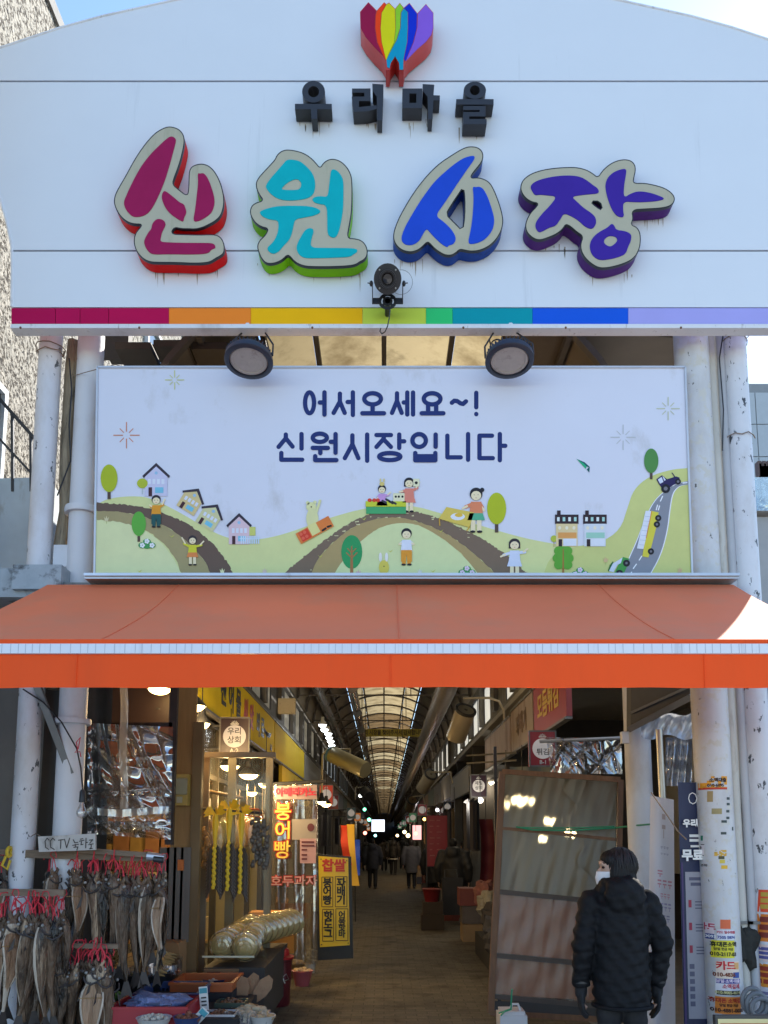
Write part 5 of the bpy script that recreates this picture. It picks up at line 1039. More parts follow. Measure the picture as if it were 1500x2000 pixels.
FOIL=mat('golden_dried_fish',(.42,.28,.11),r=.35,var=.4,sc=14,st=(1,6,6),bump=.5,bs=25)
t=thing('foil_basket',at(275,1940,.75),'black bowl lined with clear plastic and heaped with golden dried pollack','basket')
c=at(280,1890,.75); z0=at(280,1936,.75).z
MB().lathe([(0,0),(.20,0),(.27,.15),(.285,.16),(.27,.165),(.25,.12),(0,.1)],(c.x,.75,z0),28).build('bowl',BLACK,t)
f=MB()
for k in range(15):
    a=RB.uniform(-.25,.25); y=.58+.022*k; zz=z0+.15+.006*k+RB.uniform(0,.02); f.tube([(c.x-.22,y,zz-.01),(c.x-.1,y+.01,zz+.02),(c.x+.12,y+a*.1,zz+.02),(c.x+.23,y+a*.2,zz)],[.008,.026,.022,.004],7)
f.build('dried_pollack',FOIL,t)
MB().grid(lambda u,v:Vector((c.x+(.27+.03*math.sin(u*40))*math.cos(PI*2*u),.75+(.27+.03*math.sin(u*40))*math.sin(2*PI*u),z0+.14+v*(.10+.03*math.sin(u*25)))),80,3).build('plastic_liner',FILM,t,smooth=60)
# small trays, nuts, greens, tags, bags
def heap(cx,cy,z,rx,ry,n,r_,m,seed,part='piece',parent=None,stretch=1):
    rr=random.Random(seed); mb=MB()
    for _ in range(n):
        a=rr.uniform(0,2*PI);d=math.sqrt(rr.random()); mb.ell((cx+rx*d*math.cos(a),cy+ry*d*math.sin(a),z+r_*(1-d)*2.2*rr.random()),(r_*rr.uniform(.8,1.2)*stretch,r_*rr.uniform(.8,1.2),r_*rr.uniform(.7,1.1)),7,5)
    o=mb.build(part,m,parent); o['kind']='stuff'; return o
NUT=mat('brown_nuts',(.13,.06,.03),r=.4,var=.4,sc=20)
for i,(px,py,Y,lb) in enumerate([(452,1958,.35,'plastic tray of brown nuts at the back of the display stand'),(432,1981,.05,'plastic tray of brown nuts at the front edge of the display stand')]):
    c=at(px,py+10,Y); t=thing('nut_tray',(c.x,Y,c.z),lb,'tray','trays of nuts on the stand')
    MB().box((c.x-.11,Y-.09,c.z),(c.x+.11,Y+.09,c.z+.015)).box((c.x-.11,Y-.09,c.z+.015),(c.x-.10,Y+.09,c.z+.05)).box((c.x+.10,Y-.09,c.z+.015),(c.x+.11,Y+.09,c.z+.05)).box((c.x-.10,Y-.09,c.z+.015),(c.x+.10,Y-.08,c.z+.05)).box((c.x-.1,Y+.08,c.z+.015),(c.x+.1,Y+.09,c.z+.05)).build('tray_body',mat('tray_'+str(i),[(.05,.07,.05),(.5,.5,.5)][i],r=.35),t)
    heap(c.x,Y,c.z+.035,.08,.06,46,.016,NUT,40+i,'nuts',t)
t=thing('produce_bag',at(505,1998,.12),'clear bag lined box with pale dried produce at the right of the stand','bag'); c=at(485,1985,.12)
MB().box((c.x-.13,.02,c.z-.1),(c.x+.13,.35,c.z)).build('box',BLUEP,t); MB().grid(lambda u,v:Vector((c.x-.15+.3*u,.0+.02*math.sin(u*30),c.z+.05-.17*v+.015*math.sin(u*22+v*3))),40,8).build('liner',film('bag_film',(.9,.9,.88),.4,.35,.3,.15,(.7,.68,.62)),t,smooth=60); heap(c.x,.2,c.z+.02,.11,.13,60,.018,mat('pale_produce',(.42,.34,.22),r=.7,var=.4,sc=20),50,'dried_produce',t,1.6)
t=thing('dried_squid_fan',at(490,1945,.75),'tan flattened dried squid propped beside the red bucket','dried squid')
for k,(dx,dz,an) in enumerate([(0,0,.35),(.09,-.01,.6),(-.07,-.03,.15)]):
    c=at(488,1932,.8-.03*k); M=Euler((0,an,0)).to_matrix(); pts=[M@Vector(p) for p in[(-.02,0,-.11),(.02,0,-.11),(.055,0,-.02),(.06,0,.06),(.03,0,.12),(-.02,0,.13),(-.055,0,.06),(-.05,0,-.03)]]
    MB().fill([[Vector((p.x+c.x+dx,c.y,p.z+c.z+dz)) for p in pts]],ext=(0,.008,0)).poly([Vector((p.x+c.x+dx,c.y+.008,p.z+c.z+dz)) for p in pts]).build('squid',mat('tan_squid',(.30,.17,.09),r=.6,var=.3,sc=12,bump=.2),t)
GRN=mat('green_leaf',(.10,.22,.03),r=.5,var=.3)
t=thing('green_vegetable',at(222,1950,.15),'bunch of green chilli stems beside the bottom row of fish','vegetable')
for k in range(9): c=at(206+k*4,1942+(k%3)*5,.1+.02*k); MB().tube([c,c+Vector((.05,.0,.01)),c+Vector((.1,.01,-.01+.01*(k%3)))],[.006,.013,.003],7).build('stem',GRN,t)
for i,(px,py,Y,an,lb) in enumerate([(398,1950,-.02,-.1,'tall white price card standing behind the blue basket'),(386,1990,-.36,.75,'slanted white and teal price card at the front of the display')]):
    c=at(px,py,Y); t=thing('price_card',(c.x,Y,at(px,py+22,Y).z),lb,'price card'); MB().box((c.x-.03,Y,c.z-.08),(c.x+.03,Y+.004,c.z+.08),(0,an,0)).build('card',mat('card_white',(.55,.55,.52),r=.6),t); MB().box((c.x-.026,Y-.003,c.z+.035),(c.x+.026,Y-.001,c.z+.07),(0,an,0),(c.x,Y,c.z)).build('header_strip',mat('teal_print',(.05,.25,.3),r=.6),t)
    ln=MB()
    for k in range(3): ln.box((c.x-.018,Y-.003,c.z-.05+.025*k),(c.x+.018,Y-.001,c.z-.04+.025*k),(0,an,0),(c.x,Y,c.z))
    ln.build('price_mark',BLKI,t)
# golden domed packs in two rows
GOLD=mat('golden_pack_fill',(.52,.43,.20),r=.6,var=.35,sc=10,bump=.3,bs=18); DOME=film('dome_plastic',(.96,.94,.86),.74,.12,.10,.12,(.6,.55,.38),.35,10)
for i in range(12):
    row=i//7; k=i%7; r_=.12-.004*k
    px,py,Y=(436+k*9,1846-k*7,1.35+.17*k) if row==0 else (496+k*10,1826-k*5,1.6+.17*k)
    if row==1: px,py,Y=478+k*6,1850-k*8,1.3+.16*k
    c=at(px,py,Y); t=thing('domed_pack',(c.x,Y,c.z-.11),f'clear domed pack of golden dried food, {ordw(k)} from the front of the '+('left' if row==0 else 'right')+' row','food pack','domed packs lying in two rows')
    qd=Euler((PI/2+.12*math.sin(i*2.1),0,.15*math.sin(i*1.3))).to_matrix()
    rp=lambda k_,d_:[(0,.085+d_),(.3*k_,.082+d_),(.34*k_,.070+d_),(.56*k_,.066+d_),(.60*k_,.053+d_),(.80*k_,.046+d_),(.84*k_,.030+d_),(.98*k_,.018+d_),(1.0*k_,-.03),(.94*k_,-.05),(0,-.055)]
    MB().lathe([(a_*r_,z_) for a_,z_ in rp(.9,-.012)],c,20,qd).build('filling',GOLD,t); MB().lathe([(a_*r_,z_) for a_,z_ in rp(1.0,0)],c,26,qd).build('dome',DOME,t); MB().lathe([(r_,.0),(r_*1.07,-.004),(r_,-.01)],c,26,qd).build('rim',DOME,t)
for i in range(8):
    px,py,Y=490+i*11,1822-i*3,2.0+.12*i; c=at(px,py,Y); t=thing('sheet_pack',(c.x,Y,c.z-.13),f'upright plastic pack of golden dried sheets, {ordw(i)} from the front','food pack','plastic packs of dried sheets behind the domed packs')
    MB().ell(c,(.15,.03,.13),18,10).build('filling',GOLD,t); MB().ell(c,(.165,.045,.14),20,10).build('wrapper',DOME,t)
solo(MB().box(at(398,1890,1.25),at(560,1935,2.9)),'pack_table',mat('table_dark',(.05,.045,.04),r=.7),'dark low table carrying the golden packs','table')
solo(MB().box(at(395,1867,1.2),at(497,1870,1.215)),'glass_edge_bar',mat('glass_edge',(.6,.62,.5),r=.2),'thin glass shelf edge in front of the golden packs','shelf')
t=thing('printed_carton',at(530,1862,3.2),'open orange-brown carton behind the golden packs','box'); p0,p1=at(486,1782,3.2),at(574,1862,3.2); MB().box((p0.x,3.2,p1.z),(p1.x,3.5,p0.z)).build('carton_body',mat('orange_carton',(.38,.17,.03),r=.8,var=.1),t)
MB().add([(p0.x,3.195,p0.z),(p1.x,3.195,p0.z),((p0.x+p1.x)/2,3.13,p0.z-.13)],[(0,1,2)]).build('flap',mat('orange_carton_flap',(.30,.13,.025),r=.8),t)
# red bucket
t=thing('red_bucket',atz(537,1972,0),'dark red lidded plastic bucket with wire handle on the alley floor','bucket')
c=atz(537,1968,0); s_=(c.y-CY)/F; c=Vector((c.x,c.y+.13,0)); h=.5
MB().lathe([(0,0),(.125,0),(.135,.02),(.142,h*.5),(.15,h*.52),(.15,h*.55),(.146,h*.57),(.152,h*.9),(.163,h*.91),(.163,h*.95),(0,h*.95)],c,32).build('bucket_body',mat('dark_red_bucket',(.10,.012,.018),r=.35,var=.15),t)
MB().lathe([(.168,h*.93),(.17,h*.97),(.125,h*1.0),(.118,h*1.1),(.105,h*1.13),(0,h*1.13)],c,32).build('lid',mat('scarlet_lid',(.42,.015,.02),r=.4),t)
MB().tube([c+Vector((-.16,-.03,h*.6)),c+Vector((-.05,-.175,h*.52)),c+Vector((.09,-.16,h*.52)),c+Vector((.13,-.1,h*.55)),c+Vector((.11,-.14,h*.66)),c+Vector((.075,-.15,h*.6)),c+Vector((.10,-.15,h*.48))],.005,6).build('wire_handle',SILVER,t)
t=thing('white_cup_stack',atz(607,1905,0),'clear plastic bag of white cups on the alley floor by the curtain','bag'); c=atz(605,1900,0); MB().lathe([(0,0),(.06,0),(.085,.16),(.075,.16),(0,.1)],c,16).build('cup',mat('white_plastic',(.55,.54,.5),r=.4),t); clump(c.x,c.y,.2,.10,.10,.10,8).build('bag',film('bag_clear',(.9,.9,.9),.5,.35,.15,.1),t)
for i,(px,py) in enumerate([(577,1888),(590,1905)]):
    c=atz(px,py+20,0.0); t=thing('snack_basket',c,['small basket of pale snacks behind the red bucket','small pink dish of snacks right of the red bucket'][i],'basket'); MB().lathe([(0,0),(.08,0),(.12,.16),(.125,.17),(.11,.17),(0,.13)],c,18).build('basket_body',[mat('tan_basket',(.25,.17,.08),r=.7),mat('pink_dish',(.4,.1,.12),r=.4)][i],t); heap(c.x,c.y,.17,.09,.09,30,.022,mat('pale_snack',(.55,.42,.25),r=.6,var=.3,sc=20),60+i,'snacks',t)
# ------------------------------------------------------------------ shop front behind: glass case posts, shelves, hung goods
ALU=mat('aluminium_post',(.20,.18,.14),r=.45,metal=.5,var=.1)
t=thing('glass_case',at(440,1900,1.7),'tall aluminium framed glass case of the dried fish shop','glass case')
for px in (392,446,520):
    a,b=at(px,1470,1.75+(px-392)*.006),at(px+6,1905,1.75+(px-392)*.006); MB().box((a.x,a.y,b.z),(b.x,a.y+.03,a.z)).build('post',ALU,t)
a,b=at(398,1480,1.78),at(520,1900,1.78); MB().box((a.x,1.80,b.z),(b.x,1.805,a.z)).build('pane',film('case_glass',(.95,.96,.92),.95,.02,.03,.1,(.4,.42,.4),.05,2),t)
MB().box((a.x-.03,1.74,a.z),(b.x+.05,1.82,a.z+.05)).build('top_rail',ALU,t)
t=thing('wall_shelving',(-4.2,5.0,0),'dim shelves stacked with packets at the back of the dried fish shop','shelves')
RG=random.Random(77); pk=[mat('packet_%d'%i,c,r=.4,var=.25,sc=6) for i,c in enumerate([(.4,.26,.08),(.45,.36,.2),(.25,.12,.05),(.5,.45,.35),(.3,.2,.06)])]
for k in range(6):
    z=.4+.5*k; MB().box((-5.1,4.4,z),(-2.2,5.0,z+.03)).build('shelf',TAN,t)
    for i in range(14): x=-5+.2*i; MB().box((x,4.42+RG.random()*.1,z+.032),(x+.15+RG.random()*.04,4.7,z+.2+RG.random()*.2)).build('packet',RG.choice(pk),t)
t=thing('shop_cabinet',(-1.98,4.0,0),'dark window cabinet under the yellow sign with lit inner shelves','cabinet')
for y in(2.5,3.7,4.9,6.1,7.3): MB().box((-2.02,y,0),(-1.95,y+.05,3.0)).build('post',mat('dark_bronze',(.05,.042,.03),r=.4,metal=.4),t)
for z in(2.35,2.95): MB().box((-2.01,2.55,z),(-1.96,7.3,z+.05)).build('rail',MATS['dark_bronze'],t)
for i,y in enumerate((2.56,3.76,4.96,6.16)): MB().box((-1.99,y,2.41),(-1.985,y+1.13,2.94)).build('pane',film('dirty_pane',(.5,.5,.45),.5,.25,.25,.1,(.2,.19,.16)),t)
# lit inner panel of the shop, bamboo pole
solo(MB().box((-3.2,7.6,.0),(-2.05,7.66,2.9)),'shop_back_panel',mat('pale_yellow_panel',(.5,.42,.22),r=.6,var=.1),'pale yellow panel at the back of the dried fish shop','panel')
solo(MB().tube([at(380,1540,2.1),at(474,1559,2.8)],.018,8),'bamboo_pole',TAN,'thin bamboo pole slanting under the stall lamps','pole')
solo(MB().tube([at(340,1576,1.5),at(512,1588,1.7)],.012,8),'hanging_rod',DARK,'dark rod from which the yellow-tied croaker strings hang','rod')
# yellow tied croaker strings
YRB=mat('yellow_ribbon_bright',(.92,.60,.02),r=.5,var=.1,sheen=.3); CRK=mat('croaker_grey',(.085,.07,.055),r=.35,var=.4,sc=18)
for i,(px,top_,bot) in enumerate([(421,1590,1738),(448,1578,1742),(472,1588,1748)]):
    Y=1.55+.05*i; a,b=at(px,top_,Y),at(px-1,bot,Y); L=a.z-b.z
    t=thing('croaker_string',(a.x,Y,b.z),f'string of dried croakers braided on a yellow ribbon, '+['left','middle','right'][i]+' one of three','dried fish','yellow-tied croaker strings')
    rb=MB()
    rb.tube([a,a-Vector((0,0,L*.12)),a-Vector((0,0,L*.42))],[.022,.032,.012],8)
    for k in range(9):
        an=k*.7; rb.add([a+Vector((0,0,.0)),a+Vector((.06*math.cos(an)-.01,-.02,.05+.03*math.sin(an*2))),a+Vector((.11*math.cos(an),-.03,.02+.05*math.sin(an*1.7))),a+Vector((.05*math.cos(an)+.01,-.02,-.01))],[(0,1,2,3)])
    for k in range(16):
        z=a.z-L*(.42+.58*k/16); rb.ell((a.x+.004*(-1)**k,Y-.012,z),(.018,.014,.022),7,5)
    rb.build('yellow_ribbon',YRB,t)
    for k in range(14):
        z=a.z-L*(.40+.58*k/14); f=MB()
        for sx in(-1,1): f.tube([(a.x+sx*.008,Y,z),(a.x+sx*.035,Y-.006,z-.035),(a.x+sx*.055,Y-.002,z-.085),(a.x+sx*.066,Y,z-.11)],[.006,.013,.008,.012],6)
        f.build('croaker',CRK,t)
for i,(px,y0,y1) in enumerate([(383,1590,1760),(402,1620,1700),(497,1600,1695),(508,1610,1690),(518,1605,1700)]):
    Y=1.62; t=thing('hanging_bundle',at(px,y1,Y),f'bundle of small dried fish hung on the rod, {ordw(i)} from the left','dried fish','bundles of small dried fish'); mb=MB(); rr=random.Random(i)
    for k in range(16): c=at(px+rr.uniform(-5,5),y0+(y1-y0)*k/16,Y+rr.uniform(-.02,.02)); mb.ell(c,(.022,.012,.032),8,6,Euler((0,rr.uniform(-1,1),0)).to_matrix())
    mb.build('dried_pieces',[mat('golden_pieces',(.32,.2,.08),r=.35,var=.4,sc=20),CRK][i>1],t)['kind']='stuff'; MB().tube([at(px,1580,Y),at(px,y1,Y)],.004,5).build('string',RW,t)
t=thing('wire_hanger',at(497,1620,1.7),'orange-red wire hanger hooked on the rod','hanger'); MB().tube([at(478,1580,1.7),at(505,1581,1.7),at(513,1595,1.7),at(515,1625,1.7)],.009,6).tube([at(479,1592,1.7),at(507,1596,1.7),at(516,1606,1.7)],.007,6).build('hanger_wire',mat('orange_wire',(.55,.1,.03),r=.4),t)
# ------------------------------------------------------------------ vinyl curtain of the snack stall
YC=3.9
t=thing('vinyl_curtain',at(568,1890,YC),'clear vinyl curtain with red and yellow bubble lettering at the snack stall','vinyl curtain')
CF=film('vinyl_curtain_film',(.78,.78,.74),.48,.30,.22,.12,(.26,.25,.22),.4,4)
MB().grid(lambda u,v:at(515+106*u,1532+352*v,YC+.02*math.sin(u*19)+.015*math.sin(v*8+u*5)),40,20).build('vinyl_sheet',CF,t,smooth=60)
MB().tube([at(512,1532,YC),at(636,1526,YC)],.02,8).build('top_bar',DARK,t)
p=[at(538,1536,YC-.05),at(619,1533,YC-.05),at(619,1561,YC-.05),at(538,1561,YC-.05)]
MB().fill([p],ext=(0,.01,0)).build('header_panel',mat('pinkish_panel',(.32,.24,.24),r=.4),t,smooth=0)
CRI=mat('crimson_letter',(.50,.025,.06),r=.4); YLW=mat('bubble_yellow',(.78,.60,.10),r=.5); RDB=mat('bubble_red',(.45,.03,.02),r=.4)
def bub(s_,px,py,size,Y,m1,m2,o1=.06,o2=.01,xs=1.0):
    c=at(px,py,Y); text(s_,size,m2,(c.x,Y,c.z),parent=t,off=o1,xs=xs,ext=.001,name='letter_outline'); text(s_,size,m1,(c.x,Y-.006,c.z),parent=t,off=o2,xs=xs,ext=.001,name='letter_fill')
c=at(578,1548,YC-.055); text('아메리카노',.108,CRI,(c.x,YC-.056,c.z),parent=t,off=.05,xs=.98)
for s_,px,py in(('붕',553,1587),('어',553,1624),('빵',551,1662)): bub(s_,px,py,.225,YC-.05,YLW,RDB,.06,.012)
bub('호두과자',574,1722,.135,YC-.05,mat('pale_pink_letter',(.55,.33,.32),r=.4),RDB,.06,.005,1.12)
ps=[at(571,1602,YC-.06),at(619,1602,YC-.06),at(619,1690,YC-.06),at(571,1690,YC-.06)]
def sheet(px0,py0,px1,py1,Y,m,name='poster_sheet',parent=None): return MB().fill([[at(px0,py0,Y),at(px1,py0,Y),at(px1,py1,Y),at(px0,py1,Y)]],ext=(0,.004,0)).build(name,m,parent,smooth=0)
sheet(570,1600,618,1640,YC-.04,mat('grey_poster',(.28,.26,.24),r=.5),'poster_sheet',t); sheet(586,1638,617,1686,YC-.05,mat('pink_poster',(.42,.26,.28),r=.5),'poster_sheet',t)
o=MB(); o.fill([P3(circ(607,1616,7,8,14),YC-.047)]); 
for y in(1643,1650,1658,1668,1676): o.fill([[at(589,y,YC-.056),at(614 if y<1655 else 600,y,YC-.056),at(614 if y<1655 else 600,y+3.4,YC-.056),at(589,y+3.4,YC-.056)]])
o.build('poster_print',mat('dull_maroon',(.1,.02,.03),r=.5),t,smooth=0)['kind']='stuff'
# stand sign
YSN=4.75
t=thing('standing_menu_sign',at(653,1874,YSN),'yellow standing menu sign in a black frame on the alley floor','sign')
z=atz(653,1874,0)
fq=[(617,1668),(686,1673),(690,1872),(618,1876)]
MB().fill([P3(fq,YSN+.02)],ext=(0,.04,0)).poly(P3(fq,YSN+.06)).build('frame_panel',BLACK,t,smooth=0)
yq=[(622,1672),(680,1676),(683,1846),(625,1850)]
MB().fill([P3(yq,YSN)],ext=(0,.018,0)).build('sign_face',mat('standing_sign_yellow',(.74,.54,.02),r=.35,var=.06),t,smooth=0)
c=at(652,1692,YSN); text('찹쌀',.168,mat('sign_vermilion',(.55,.05,.02),r=.4),(c.x,YSN-.004,c.z),parent=t,off=.04)
for s_,x0,y0,x1,y1,n in(('붕\n어\n빵',628.5,1713,650,1771,3),('꽈\n배\n기',655,1712,677.5,1771,3),('핫\n도\n그',630,1776,651.5,1838,3),('어\n묵\n핫\n바',656,1775,679.5,1837,4)):
    f=MB()
    for a,b in(((x0,y0),(x1,y0)),((x1,y0),(x1,y1)),((x1,y1),(x0,y1)),((x0,y1),(x0,y0))): f.bar(at(*a,YSN-.003),at(*b,YSN-.003),.008,.003)
    f.build('box_line',mat('sign_brown_line',(.10,.04,.01),r=.5),t,smooth=0)
    c=at((x0+x1)/2,(y0+y1)/2,YSN); text(s_,.128 if n==3 else .10,BLKI,(c.x,YSN-.003,c.z),parent=t,off=.035,line=.86 if n==3 else .8)
f=MB()
for x,y in((627,1678),(677,1681),(628,1845),(680,1842)): f.ell(at(x,y,YSN-.002),.008,8,5)
f.build('corner_screw',BLACK,t)
# banners / goods left beyond: flags
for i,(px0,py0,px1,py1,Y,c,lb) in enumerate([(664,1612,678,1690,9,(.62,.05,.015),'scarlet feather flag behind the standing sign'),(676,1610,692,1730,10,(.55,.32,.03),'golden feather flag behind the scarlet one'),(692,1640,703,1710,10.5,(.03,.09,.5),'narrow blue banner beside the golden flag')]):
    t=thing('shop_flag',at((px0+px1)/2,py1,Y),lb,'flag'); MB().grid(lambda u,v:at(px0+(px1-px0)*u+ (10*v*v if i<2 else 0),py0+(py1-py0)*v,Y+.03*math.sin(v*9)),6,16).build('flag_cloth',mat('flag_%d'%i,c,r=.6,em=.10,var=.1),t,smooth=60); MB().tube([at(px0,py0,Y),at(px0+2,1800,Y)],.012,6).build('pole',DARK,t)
# left goods further along
LG=random.Random(5)
def goods(px,py,Y,w_,h_,m,label,n=3):
    c=atz(px,py,0); 
    c=Vector((at(px,py,Y).x,Y,0)); t=thing('goods_stack',c,label,'goods','stacked goods along the alley'); z=0
    for k in range(n):
        MB().box((c.x-w_/2+LG.uniform(-.03,.03),Y-.2,z),(c.x+w_/2+LG.uniform(-.03,.03),Y+.25,z+h_/n-.01)).build('carton',m[k%len(m)],t); z+=h_/n
for i in range(16):
    sx=-1 if i%2 else 1; Y=7+i*2.2 if i>1 else 8+i; cc=[(.3,.2,.1),(.12,.1,.09),(.2,.05,.04),(.05,.07,.12),(.25,.22,.18)]
    x=sx*(1.45+.15*LG.random()); px=750+x/(Y-CY)*F
    goods(px,1700,Y,.5,.5+.5*LG.random(),[mat('goods_%d'%((i+k)%5),cc[(i+k)%5],r=.6,var=.2) for k in range(3)],f'stack of goods, {ordw(i//2)} along the '+('left' if sx<0 else 'right')+' side of the alley')
# ------------------------------------------------------------------ right side
t=thing('inner_column',(2.22,1.2,0),'white round column inside the right of the gate, beside the vinyl screen','column'); MB().tube([(2.22,1.2,0),(2.22,1.2,1.5),(2.22,1.2,3.72)],.112,26).build('shaft',CP2,t)
c=at(1222,1440,1.05); MB().box((c.x-.03,1.05,c.z-.05),(c.x+.03,1.11,c.z+.05)).build('switch_box',PAINT,t)
t=thing('shutter_box',at(1290,1380,.6),'dark rolling shutter box slanting behind the right columns','shutter box')
MB().fill([[at(1232,1330,.9),at(1350,1330,.5),at(1350,1362,.5),at(1232,1428,1.0)]],ext=(0,.12,0)).build('box_side',mat('shutter_dark',(.06,.058,.055),r=.6,var=.2),t,smooth=0)
MB().bar(at(1230,1424,.98),at(1352,1360,.48),.05,.05).bar(at(1232,1392,.95),at(1352,1338,.45),.02,.03).build('bottom_rail',STEELG,t)
cloth(lambda u,v:at(1252+100*u,1408+32*v+5*math.sin(u*9)-18*u*(1-v),.9+.05*math.sin(v*PI)+.02*math.sin(u*25+v*6)),40,10,'rolled_plastic',film('white_rolled_film',(.85,.88,.9),.25,.35,.45,.12,(.7,.72,.75),.8,12),'rolled-up white plastic under the shutter box','plastic roll')
solo(MB().tube([at(1287,1425,.8),at(1294,1560,.8)],.028,12),'steel_pipe',SILVER,'short shiny steel pipe beside the inner column','pipe')
cloth(lambda u,v:at(1300+52*u,1440+95*v,1.0+.03*math.sin(u*13+v*2)+.02*math.sin(v*11)),24,20,'blue_plastic_sheet',film('blue_sky_film',(.75,.85,.95),.5,.35,.15,.08,(.35,.5,.75),.6,7),'bluish clear plastic sheet between the inner column and sticker column','plastic sheet')
fol2=[(RC.random(),RC.random()*.6,RC.uniform(1.0,2.1),RC.uniform(.01,.03),RC.choice([-1,1])*RC.uniform(.02,.05)) for _ in range(22)]
cloth(creased([(1066,1440),(1213,1442),(1216,1512),(1076,1510)],2.15,fol2,70,40),70,40,'short_plastic_sheet',FILM,'short crinkled plastic sheet hanging above the framed vinyl screen','plastic sheet')
solo(MB().tube([at(1054,1448,2.12),at(1216,1441,2.1)],.018,8),'sheet_bar',SILVER,'bar holding the short plastic sheet over the vinyl screen','bar')
# framed vinyl screen
sc_=[Vector(at(981,1507,2.05)),Vector(at(1212,1523,1.75)),Vector(at(1203,1992,1.7)),Vector(at(958,1978,1.95))]
t=thing('vinyl_screen',(sc_[2]+sc_[3])/2,'wood-framed cloudy vinyl screen door standing at the right of the alley','screen door')
def sp(u,v): return sc_[0].lerp(sc_[1],u).lerp(sc_[3].lerp(sc_[2],u),v)
for a,b,wd in(((0,0),(1,0),.05),((0,0),(0,1),.06),((1,0),(1,1),.05),((0,1),(1,1),.05)): MB().bar(sp(*a),sp(*b),wd,.035).build('frame_rail',BROWNW,t)
for v in(.248,.515,.775,.94): MB().bar(sp(.03,v-.005),sp(.97,v+.01),.03 if v<.5 else .045,.03).build('cross_rail',BROWNW if v<.4 else mat('grey_wood_rail',(.09,.075,.065),r=.8,var=.3),t)
VF=film('cloudy_vinyl',(.85,.78,.62),.48,.05,.47,.32,(.20,.175,.12),.20,14,.30,.15,.4)
MB().grid(lambda u,v:sp(.03+.94*u,.01+.5*v)+Vector((0,.002+.004*math.sin(u*23+v*4)*math.sin(v*9)+.0022*math.sin(u*61+v*13)+.006*math.exp(-abs(math.sin(u*17+2*math.sin(v*3)))/.12)*math.exp(-v*2.2)+.007*math.exp(-abs(u-.55-.25*v+.05*math.sin(v*20))/.02),0)),110,60).build('upper_vinyl',VF,t,smooth=60)
VL=film('dusty_pinkish_vinyl',(.92,.82,.72),.60,.05,.35,.3,(.25,.185,.15),.22,14,0,.15,.5)
MB().grid(lambda u,v:sp(.03+.94*u,.51+.43*v)+Vector((0,.002+.0035*math.sin(u*19+v*6)*math.sin(v*11)+.002*math.sin(u*51+v*9),0)),60,50).build('lower_vinyl',VL,t,smooth=60)
MB().grid(lambda u,v:sp(.03+.94*u,.52+.41*v)+Vector((0,.03,0)),2,2).build('cardboard_backing',mat('pinkish_card',(.46,.23,.14),r=.8,var=.2),t)
MB().grid(lambda u,v:sp(.03+.94*u,.95+.05*v)+Vector((0,-.01,0)),2,2).build('kick_board',mat('dark_kick',(.05,.05,.048),r=.8),t)
GC=mat('green_cord',(.03,.30,.16),r=.4)
wire([at(1008,1615,1.9),at(1040,1621,1.85),at(1120,1622,1.7),at(1200,1617,1.6),at(1245,1612,1.1),at(1270,1610,.6)],.008,'green cord tied across the vinyl screen to the white banner',GC,'green_rope','rope')
wire([at(1010,1616,1.88),at(1060,1617,1.84),at(1130,1617,1.7),at(1200,1614,1.6)],.006,'second green cord strand on the vinyl screen',GC,'green_rope','rope')
for i,(px,py,Y,wt,r_,cc) in enumerate([(1021,1566,3.4,0,.11,(1,.85,.5)),(1079,1603,3.0,0,.06,(1,.88,.6)),(1118,1627,2.8,0,.06,(1,.95,.8)),(1060,1636,2.8,0,.035,(1,.95,.8)),(990,1574,3.6,0,.035,(1,.75,.3))]):
    lamp(px,py,Y,r_,wt,f'lamp glowing behind the cloudy vinyl screen, {ordw(i)} of five',glow('screen_bulb',(1,.85,.55),13),cc,grp='lamps behind the vinyl screen')
solo(MB().box((1.62,3.9,0),(2.6,4.5,.9)),'fry_counter',mat('steel_counter',(.09,.09,.085),r=.4,metal=.5),'steel frying counter behind the vinyl screen','counter')
cloth(lambda u,v:Vector((1.62+1.0*u,4.6+.03*math.sin(u*20),.9+1.7*v)),20,4,'back_cloth',mat('greenish_cloth',(.15,.155,.12),r=.8,var=.15),'pale greenish cloth hung at the back of the snack counter','cloth')
t=thing('black_post',at(968,1900,2.9),'thin black steel post with bracket arms left of the vinyl screen','post')
MB().box((at(964,1460,2.9).x,2.9,0),(at(970,1460,2.9).x,2.93,at(966,1458,2.9).z)).build('post',BLACK,t)
for y in(1472,1487): MB().bar(at(912,y+4,3.4),at(1010,y-2,2.7),.018,.018).build('arm',BLACK,t)
# deep shop door area right, menu board
t=thing('menu_board',at(855,1690,14),'dark red menu board with pale lines on the right of the alley','menu board'); c0,c1=at(834,1593,14),at(876,1692,14)
MB().box((c0.x,14,c1.z),(c1.x,14.05,c0.z)).build('board',mat('menu_red',(.20,.012,.018),r=.45,em=.05),t); ml=MB()
for k in range(7):
    for q_ in range(2): x=c0.x+.06+q_*.17; zz=c0.z-.1-k*.14; ml.box((x,13.993,zz-.03),(x+.12-.03*((k+q_)%3),13.998,zz))
ml.build('menu_line',mat('menu_pale',(.35,.12,.11),r=.6),t)['kind']='stuff'; MB().box((c0.x-.03,14.0,0),(c0.x,14.05,c0.z)).box((c1.x,14.0,0),(c1.x+.03,14.05,c0.z)).build('stand',DARK,t)
t=thing('hanging_coat',at(948,1720,7.2),'dark red padded coat hanging at the right shop front','coat'); MB().grid(lambda u,v:at(936+26*u+4*math.sin(v*3),1600+122*v,7.2+.08*math.sin(u*PI)-.02*math.sin(v*20)),10,24).build('coat_body',mat('dark_red_coat',(.10,.008,.015),r=.7,var=.2),t,smooth=60); MB().tube([at(948,1560,7.25),at(948,1602,7.22)],.008,5).build('hook',DARK,t)
RQ=random.Random(15)
